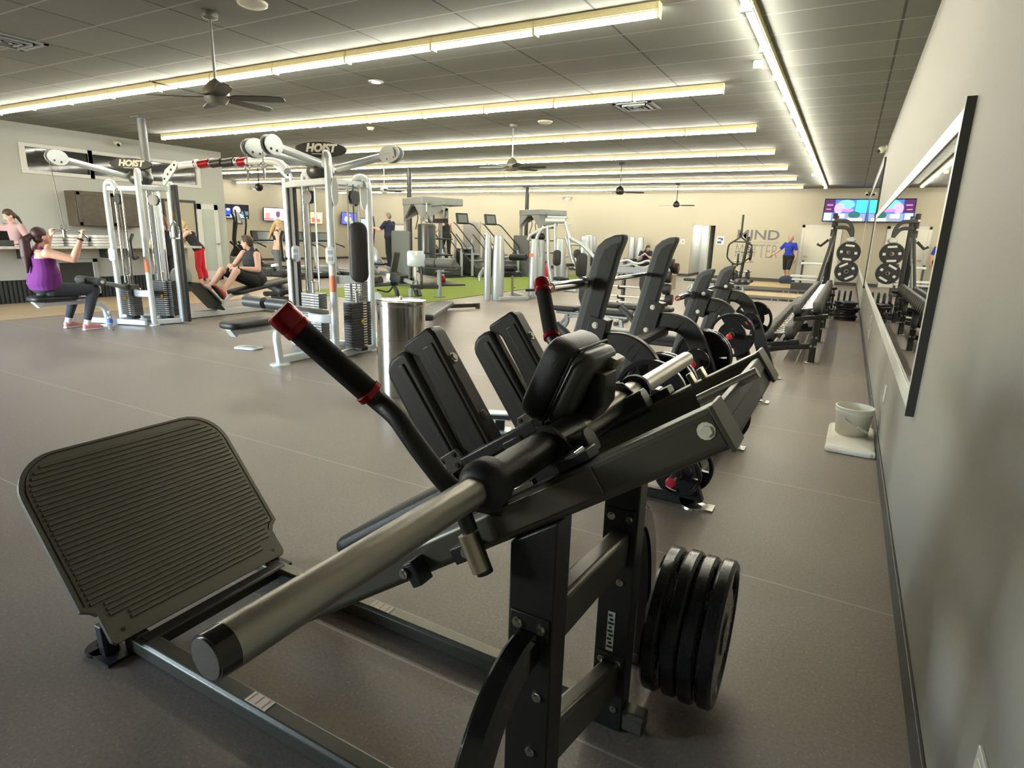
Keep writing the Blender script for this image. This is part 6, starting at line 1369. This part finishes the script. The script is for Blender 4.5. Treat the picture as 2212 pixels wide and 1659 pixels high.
    for k in 'LR':
        arm(b,k,0); leg(b,k,0); A=J['a'+k]; T=J['t'+k]
        caps(b,A-V((0,0,.035*s)),T,.034*s,.026*s)
        hd=(hands or {}).get(k)
        if hd is None: d=(J['w'+k]-J['e'+k]).normalized(); hd=(d,-ls if k=='R' else ls,V(J.get('front',look)),.35)
        hand(b,J['w'+k],*hd,s=s*1.02)
    o=mk(name,b,skin,loc=tuple(base),world=True); remesh(o,vox); tag(o,label,'person')
    def part(nm,b,m,v=vox,it=4,**k): q=mk(nm,b,m,o,world=True,**k); remesh(q,v,it) if v else None; return q
    # ---- face
    if face:
        for q in (-1,1):
            c=hc+rt*q*.0325*s+look*.0785*s+up*.006*s; b=B(); b.sph(c,(.0135*s,.0095*s,.0078*s),12,8,RH); ey=part('eye',b,EYEW,0); b=B(); b.sph(c+look*.0062*s,(.0058*s,.005*s,.0058*s),10,8,RH); mk('iris',b,IRIS,ey,world=True)
            b=B(); b.sph(c+up*.022*s+look*.008*s,(.02*s,.006*s,.004*s),10,6,RH@M.Rotation(q*.12,3,'Y')); part('eyebrow',b,HAIRS[hair],0)
        b=B(); b.sph(hc-up*.058*s+look*.0875*s,(.023*s,.008*s,.0065*s),12,8,RH); part('mouth',b,LIP,0)
    # ---- hair
    if style:
        b=B(); b.sph(hc+up*.032*s-look*.018*s,(.083*s,.098*s,.098*s),20,14,RH)
        if style=='short': b.sph(hc-up*.01*s-look*.052*s,(.068*s,.05*s,.07*s),16,10,RH); b.sph(hc+up*.105*s+look*.035*s,(.06*s,.05*s,.028*s),14,8,RH)
        elif style=='bald': b=B(); b.sph(hc-up*.015*s-look*.045*s,(.079*s,.062*s,.06*s),16,10,RH)
        else:
            b.sph(hc-up*.02*s-look*.05*s,(.072*s,.055*s,.075*s),16,10,RH)
            if style=='pony': 
                p=hc+up*.03*s-look*.115*s; q=p-look*.085*s-V((0,0,.05*s)); r=q-V((0,0,.20*s)); e=r-V((0,0,.20*s))-look*.02*s; caps(b,p,q,.035*s,.055*s); caps(b,q,r,.06*s,.065*s); caps(b,r,e,.062*s,.018*s)
            if style=='tail':
                p=hc+up*.0*s-look*.10*s; q=p-up*.10*s-look*.03*s; r=q-up*.14*s; caps(b,p,q,.03*s,.032*s); caps(b,q,r,.03*s,.014*s)
            if style=='long':
                for t in (-.045,0,.045): p=hc-look*.075*s+rt*t*s; q=p-up*.2*s-look*.015*s; r=q-up*.2*s+look*.0*s; caps(b,p,q,.042*s,.042*s); caps(b,q,r,.04*s,.02*s)
        part('hair',b,HAIRS[hair],vox*.9,3)
    # ---- clothes
    for c in clothes:
        nm,m=c[0],c[1]; b=B()
        if nm in ('tank_top','shirt','sleeveless_top','t_shirt','sports_top'):
            z0=c[2] if len(c)>2 else .0; tor(b,.012*s,z0,.86 if nm!='sports_top' else .80)
            if nm=='tank_top': tor(b,.010*s,.5,.9,.62)
            if nm in ('tank_top','sports_top'):
                for q in (-1,1):
                    a=J['neck'].lerp(J['pelvis'],.24)+ls*q*sw*.42+fs*.10*s; d_=J['neck']+ls*q*sw*.45-spine*.015*s+V((0,0,.012*s)); e=J['neck'].lerp(J['pelvis'],.24)+ls*q*sw*.30-fs*.095*s
                    caps(b,a,d_,.028*s,.026*s,10); caps(b,d_,e,.026*s,.028*s,10)
            elif nm=='sleeveless_top': tor(b,.012*s,.5,1.0); caps(b,J['neck']-spine*.05*s,J['neck']+spine*.03*s,.068*s,.062*s)
            else:
                tor(b,.012*s,.5,1.0)
                for k in 'LR': arm(b,k,.007*s,.34)
                caps(b,J['neck']-spine*.05*s,J['neck']+spine*.0*s,.066*s,.060*s)
        elif nm in ('leggings','shorts','trousers'):
            to=c[2] if len(c)>2 else 1.0; g=.008*s if nm=='leggings' else .02*s
            tor(b,g+.002*s,-.3,.2)
            for k in 'LR': leg(b,k,g,to)
        elif nm=='shoe':
            for k in 'LR':
                A,T=J['a'+k],J['t'+k]; b=B(); f=(T-A); f=V((f.x,f.y,f.z+ (A.z-T.z)*.0)).normalized() if len(c)>3 else V((f.x,f.y,0)).normalized(); u=V((0,0,1)) if len(c)<=3 else c[3]
                l=f.cross(u).normalized(); u=l.cross(f).normalized(); sole=T-u*.02*s
                hl=A-u*(A-T).dot(u)
                for t,w,h0,h1 in ((0,0,0,0),): pass
                L=(T-A).dot(f); st=[]
                for x,w,h in ((-.055,.026,.07),(-.04,.036,.095),(.02,.039,.10),(.08,.043,.075),(.14,.048,.055),(L+.02,.044,.045),(L+.045,.02,.03)):
                    c0=A+f*x*s; z=(T-A).dot(u)-.024*s; st.append([c0+l*math.copysign(abs(math.cos(a))**.7,math.cos(a))*w*s+u*(z+h*s*.5+h*s*.5*math.copysign(abs(math.sin(a))**.7,math.sin(a))) for a in [2*PI*i/14 for i in range(14)]])
                b.loft(st); sh=part('shoe',b,m,0,ang=60); sh.modifiers.new('s','SUBSURF').render_levels=1
                b=B(); st=[]
                for x,w in ((-.062,.02),(-.05,.038),(.03,.042),(.14,.05),(L+.03,.046),(L+.052,.018)):
                    c0=A+f*x*s; z=(T-A).dot(u)-.03*s; st.append([c0+l*w*s*p_+u*(z+q_) for p_,q_ in ((-1,0),(1,0),(1,.02*s),(-1,.02*s))])
                b.loft(st); mk('sole',b,c[2] if len(c)>2 and c[2] else WHT,sh,world=True,bev=.004)
            continue
        elif nm=='sock':
            for k in 'LR': b=B(); A=J['a'+k]; K=J['k'+k]; caps(b,A-V((0,0,.02*s)),A.lerp(K,.14),RN+.007*s,RN+.008*s); part('sock',b,m,0)
            continue
        elif nm=='wristband':
            k=c[2]; b=B(); d=(J['w'+k]-J['e'+k]).normalized(); b.ring(J['w'+k]-d*.03*s,d,RW_+.010*s,RW_-.002*s,.022*s,18); part('wristband',b,m,0); continue
        elif nm=='drawstring':
            b=B(); p=J['neck']+fs*.085*s-spine*.04*s; b.tube([p,p-spine*.12*s+fs*.035*s,p-spine*.22*s+fs*.03*s],.006*s,6); part('drawstring',b,m,0); continue
        part(nm,b,m,vox,3)
    return o
def cloth(n,c,**k): return mat('cloth_'+n,c,.85,bump=.5,scale=260,**k)
BLKC=cloth('black',(.012,.012,.013)); PURP=cloth('purple',(.13,.015,.16)); CHAR=cloth('charcoal',(.028,.032,.04)); PINKT=cloth('pink_grey',(.42,.27,.27)); REDC=cloth('red',(.62,.02,.035)); GREYC=cloth('grey',(.035,.037,.044)); GRYL=cloth('mottled_grey',(.13,.14,.16),var=.35); NAVY=cloth('navy',(.018,.022,.055)); BLUEC=cloth('royal_blue',(.02,.045,.42)); PINK=mat('pink_shoe',(.72,.25,.22),.6,bump=.3,scale=150); SOCK=cloth('white',(.7,.68,.66))
def stand(x,y,rz,h=1.7,lean=0,arms=None,legs=None):
    "upright skeleton; local frame: front = +Y, right = +X"
    s=h/1.72; R=rotz(rz)
    def w(px,py,pz): q=R@V((px*s,py*s,0)); return V((x+q.x,y+q.y,pz*s))
    ln=lambda z:(max(0,z-.95))*lean
    J=dict(pelvis=w(0,0,.95),neck=w(0,ln(1.47),1.47),head=w(0,ln(1.6)+.02,1.61),sL=w(-.175,ln(1.42),1.41),sR=w(.175,ln(1.42),1.41),hL=w(-.09,0,.92),hR=w(.09,0,.92),kL=w(-.10,.02,.50),kR=w(.10,.02,.50),aL=w(-.10,-.02,.085),aR=w(.10,-.02,.085),tL=w(-.11,.13,.03),tR=w(.11,.13,.03),eL=w(-.23,ln(1.15)-.03,1.13),eR=w(.23,ln(1.15)-.03,1.13),wL=w(-.25,ln(.9)+.07,.90),wR=w(.25,ln(.9)+.07,.90),front=R@V((0,1,0)))
    for d in (arms or {}),(legs or {}):
        for k,v in d.items(): J[k]=w(*v)
    return J,R,s
# 1 seated woman at the pulldown (faces the tower, +Y)
y0=4.02; X=-9.41
J=dict(pelvis=(X,y0+.02,.60),neck=(X,y0-.0,1.12),head=(X,y0+.06,1.27),sL=(X-.19,y0+.02,1.06),sR=(X+.19,y0+.02,1.06),hL=(X-.10,y0+.05,.575),hR=(X+.10,y0+.05,.575),kL=(X-.20,y0+.50,.55),kR=(X+.20,y0+.52,.55),aL=(X-.17,y0+.30,.10),aR=(X+.21,y0+.36,.10),tL=(X-.18,y0+.46,.032),tR=(X+.22,y0+.52,.032),
  eL=(X-.37,y0+.22,.98),eR=(X+.36,y0+.24,.98),wL=(X-.40,y0+.35,LB[1].z-.075),wR=(X+.39,y0+.355,LB[1].z-.075),front=(0,1,0),headup=(0,-.25,1))
person('person in a purple tank top seated at the pulldown gripping the bar, long dark ponytail',J,(.0,1,.22),SKIN,'plum','pony',.98,1.16,.0065,
  [('tank_top',PURP,-.08),('leggings',CHAR,.94),('sock',SOCK),('shoe',PINK),('wristband',BLKC,'R')],hands=dict(L=((-.0,.15,1),(0,1,-.1),(1,0,0),1.0),R=((.0,.15,1),(0,1,-.1),(-1,0,0),1.0)),girth=1.35)
# 2 receptionist
J,R,s=stand(-14.15,5.75,-2.7,1.66,.18,dict(eL=(-.27,.05,1.15),eR=(.26,.08,1.15),wL=(-.16,.30,1.07),wR=(.2,.33,1.07)))
person('person in a dusty pink top standing behind the reception counter, looking down',J,R@V((.35,1,-.5)),SKIN2,'brown','tail',s,1.05,.009,[('t_shirt',PINKT,-.05),('trousers',GREYC)])
# 3 woman seen from behind at the counter
J,R,s=stand(-12.36,7.55,PI/2+.1,1.66,.04,dict(eL=(-.26,.08,1.13),eR=(.26,.08,1.13),wL=(-.12,.28,1.05),wR=(.14,.28,1.05)))
person('person in a black racerback seen from behind through the first tower',J,R@V((0,1,-.1)),SKIN,'auburn','tail',s,1,.009,[('tank_top',BLKC,-.05),('leggings',GREYC,.95),('shoe',BLKC)])
# 4 woman in red leggings leaning on the counter end
J,R,s=stand(-13.75,9.22,PI/2+.75,1.66,.3,dict(head=(-.02,.33,1.54),neck=(0,.22,1.41),sL=(-.16,.19,1.36),sR=(.17,.17,1.35),eL=(-.18,.42,1.12),eR=(.20,.40,1.12),wL=(.02,.50,1.22),wR=(.10,.54,1.24),kR=(.12,-.02,.50),kL=(-.08,.04,.50),aR=(.13,-.12,.085),tR=(.14,.03,.03)))
person('person in red cropped leggings and black tank leaning on the counter end',J,R@V((.1,1,.25)),SKIN2,'blond','tail',s,1,.009,[('tank_top',BLKC,-.12),('leggings',REDC,.80),('shoe',WHT)])
# 5 seated man on the row bench (faces the tower, -Y, head turned to the counter)
X=-9.15
J=dict(pelvis=(X,7.16,.565),neck=(X,7.10,1.075),head=(X-.02,7.05,1.205),sL=(X+.20,7.06,1.01),sR=(X-.20,7.10,1.02),hL=(X+.10,7.08,.56),hR=(X-.10,7.08,.56),kL=(X+.15,6.66,.74),kR=(X-.16,6.62,.74),aL=(X+.16,6.37,.40),aR=(X-.16,6.33,.42),tL=(X+.17,6.255,.49),tR=(X-.17,6.215,.51),
  eL=(X+.31,6.98,.76),eR=(X-.30,6.95,.78),wL=(X+.10,6.72,.79),wR=(X-.08,6.72,.83),front=(0,-1,0))
d_=V((0,-.64,.77))
person('person in a charcoal sleeveless hooded top and black shorts sitting on the row bench',J,(-.86,-.5,-.03),SKIN2,'brown','short',.98,1.08,.0065,
  [('sleeveless_top',GREYC,-.06),('shorts',BLKC,.40),('drawstring',BLKC),('wristband',BLKC,'L')],hands=dict(L=((-.75,-.55,-.15),(0,.2,-1),(0,-1,.2),.55),R=((.85,-.35,-.25),(0,.2,-1),(0,-1,.2),.5)))
pm=bpy.data.objects['person.004']
SHR=mat('red_shoe',(.45,.08,.08),.5,bump=.3,scale=150)
for x in (X+.165,X-.165):
    off=.0 if x>X else -.04; b=B(); A=V((x,6.37+off,.40+ (.02 if off else 0))); f=V((0,-.60,.80)).normalized(); u=V((0,.8,.6)).normalized(); l=V((1,0,0)); st=[]
    for q,w,h in ((-.085,.026,.05),(-.06,.038,.09),(.0,.042,.10),(.07,.046,.08),(.13,.05,.06),(.18,.045,.05),(.205,.02,.03)): c0=A+f*q-u*.055; st.append([c0+l*math.cos(a)*w+u*(h*.5+h*.5*math.sin(a)) for a in [2*PI*i/14 for i in range(14)]])
    b.loft(st); sh=mk('shoe',b,SHR,pm,world=True,ang=60)
    b=B(); b.loft([[A+f*q-u*.058+l*w*e+u*g for e,g in ((-1,-.012),(1,-.012),(1,.006),(-1,.006))] for q,w in ((-.09,.02),(-.06,.04),(.1,.05),(.18,.046),(.21,.02))]); mk('sole',b,BLK,sh,world=True)
# 6 blond woman
J,R,s=stand(-11.95,10.0,-.85,1.66,.08,dict(eL=(-.25,.08,1.14),eR=(.24,.10,1.14),wL=(-.18,.28,.96),wR=(.2,.3,.96),aR=(.14,-.12,.085),tR=(.15,.03,.03)))
person('person with long blond hair, black crop top and grey leggings behind the second tower',J,R@V((.05,1,-.4)),SKIN2,'blond','long',s,.93,.009,[('sports_top',BLKC,.42),('leggings',GRYL,.97),('shoe',WHT)])
# 7 man in navy on the elliptical
J,R,s=stand(-13.72,16.22,PI/2-.05,1.80,.10,dict(eL=(-.27,.22,1.18),eR=(.28,.16,1.16),wL=(-.20,.52,1.25),wR=(.22,.46,1.22),kR=(.10,.14,.55),aR=(.10,-.12,.20),tR=(.11,.03,.15)))
for k in J: 
    if k not in ('front',): J[k]=J[k]+V((0,0,.27))
person('heavy-set person in a navy shirt working on the silver elliptical',J,R@V((0,1,0)),SKIN2,'grey','short',s,1.2,.01,[('t_shirt',NAVY,-.12),('trousers',BLKC),('shoe',BLKC)],girth=1.15)
# 8 woman in black on the stair machine
J,R,s=stand(-12.2,17.35,PI/2-.45,1.66,.16,dict(eL=(-.28,.18,1.18),eR=(.28,.18,1.18),wL=(-.30,.36,1.08),wR=(.30,.36,1.08),kL=(-.10,.16,.62),aL=(-.10,.0,.27),tL=(-.11,.14,.23)))
for k in J:
    if k!='front': J[k]=J[k]+V((0,0,.42))
person('person in a black tank and cropped black leggings climbing the stair machine, long hair',J,R@V((.1,1,-.1)),SKIN2,'auburn','long',s,1,.01,[('tank_top',BLKC,-.05),('leggings',BLKC,.72),('shoe',BLKC)])
# 9 dark-clothed person seated far off between the uprights
q=at(1396,545,Y=24.2); x,y=q.x,24.2
b=B(); b.pad((x,y-.05,.45),(1.2,.4,.1)); tb=thing('flat_bench','far dark bench under the crouched person by the cream wall','weight bench',(x,y,0)); mk('bench_pad',b,VIN,tb,world=True,bev=.004); b=B(); b.rtube([(x-.45,y-.05,0),(x-.45,y-.05,.41)],.07,.07); mk('bench_leg',b,BLK,tb,world=True); b=B(); b.rtube([(x+.45,y-.05,0),(x+.45,y-.05,.41)],.07,.07); mk('bench_leg',b,BLK,tb,world=True)
J=dict(pelvis=(x,y,.60),neck=(x+.10,y-.22,1.02),head=(x+.16,y-.34,1.12),sL=(x+.25,y-.15,.96),sR=(x-.13,y-.25,.96),hL=(x+.1,y-.04,.57),hR=(x-.1,y-.04,.57),kL=(x+.16,y-.46,.55),kR=(x-.14,y-.46,.55),aL=(x+.16,y-.42,.09),aR=(x-.14,y-.42,.09),tL=(x+.17,y-.57,.03),tR=(x-.15,y-.57,.03),eL=(x+.30,y-.40,.72),eR=(x-.16,y-.46,.72),wL=(x+.18,y-.55,.86),wR=(x+.04,y-.56,.86),front=(.2,-1,0))
person('person with brown hair in dark clothes sitting hunched far off between the bench uprights',J,(.45,-.85,-.5),SKIN2,'brown','long',.95,1,.01,[('t_shirt',NAVY,-.1),('trousers',BLKC),('shoe',BLKC)])
# 10 man in blue walking at the far wall
J,R,s=stand(-1.95,24.6,PI-.35,1.75,.0,dict(eR=(.36,.02,1.18),wR=(.53,.16,1.0),eL=(-.26,-.02,1.14),wL=(-.27,.04,.88),kL=(-.09,.12,.52),aL=(-.10,.10,.085),tL=(-.11,.25,.03),kR=(.09,-.03,.52),aR=(.10,-.28,.13),tR=(.11,-.15,.04)))
person('person in a royal blue t-shirt and black shorts walking along the far wall',J,R@V((.35,1,0)),SKIN,'grey','bald',s,1.05,.01,[('t_shirt',BLUEC,-.06),('shorts',BLKC,.46),('shoe',BLKC)])
# ================================================================ daylight and render settings
w=bpy.data.worlds.new('sky'); SC.world=w; w.use_nodes=True
bg=w.node_tree.nodes['Background']; sky=w.node_tree.nodes.new('ShaderNodeTexSky'); sky.sky_type='NISHITA'; sky.sun_elevation=math.radians(50); sky.sun_rotation=math.radians(200); sky.sun_disc=False
w.node_tree.links.new(sky.outputs[0],bg.inputs['Color']); bg.inputs['Strength'].default_value=3.0
for i,(x0,x1) in enumerate(fw):     # portals guide the sky light through the shop windows
    l=bpy.data.lights.new('window_portal','AREA'); l.shape='RECTANGLE'; l.size=x1-x0; l.size_y=2.4; l.cycles.is_portal=True
    o=bpy.data.objects.new('window_portal',l); COL.objects.link(o); o.location=((x0+x1)/2,YB-.02,1.7); o.rotation_euler=(PI/2,0,0)
SC.view_settings.view_transform='Standard'; SC.view_settings.look='None'; SC.view_settings.exposure=1.55; SC.view_settings.gamma=1; SC.view_settings.use_curve_mapping=False
cy=SC.cycles
cy.max_bounces=6; cy.diffuse_bounces=3; cy.glossy_bounces=4; cy.transmission_bounces=4; cy.transparent_max_bounces=6; cy.sample_clamp_indirect=4; cy.caustics_reflective=False; cy.caustics_refractive=False; cy.use_denoising=True; cy.use_light_tree=True; cy.blur_glossy=1.0
try: cy.denoiser='OPENIMAGEDENOISE'
except Exception: pass
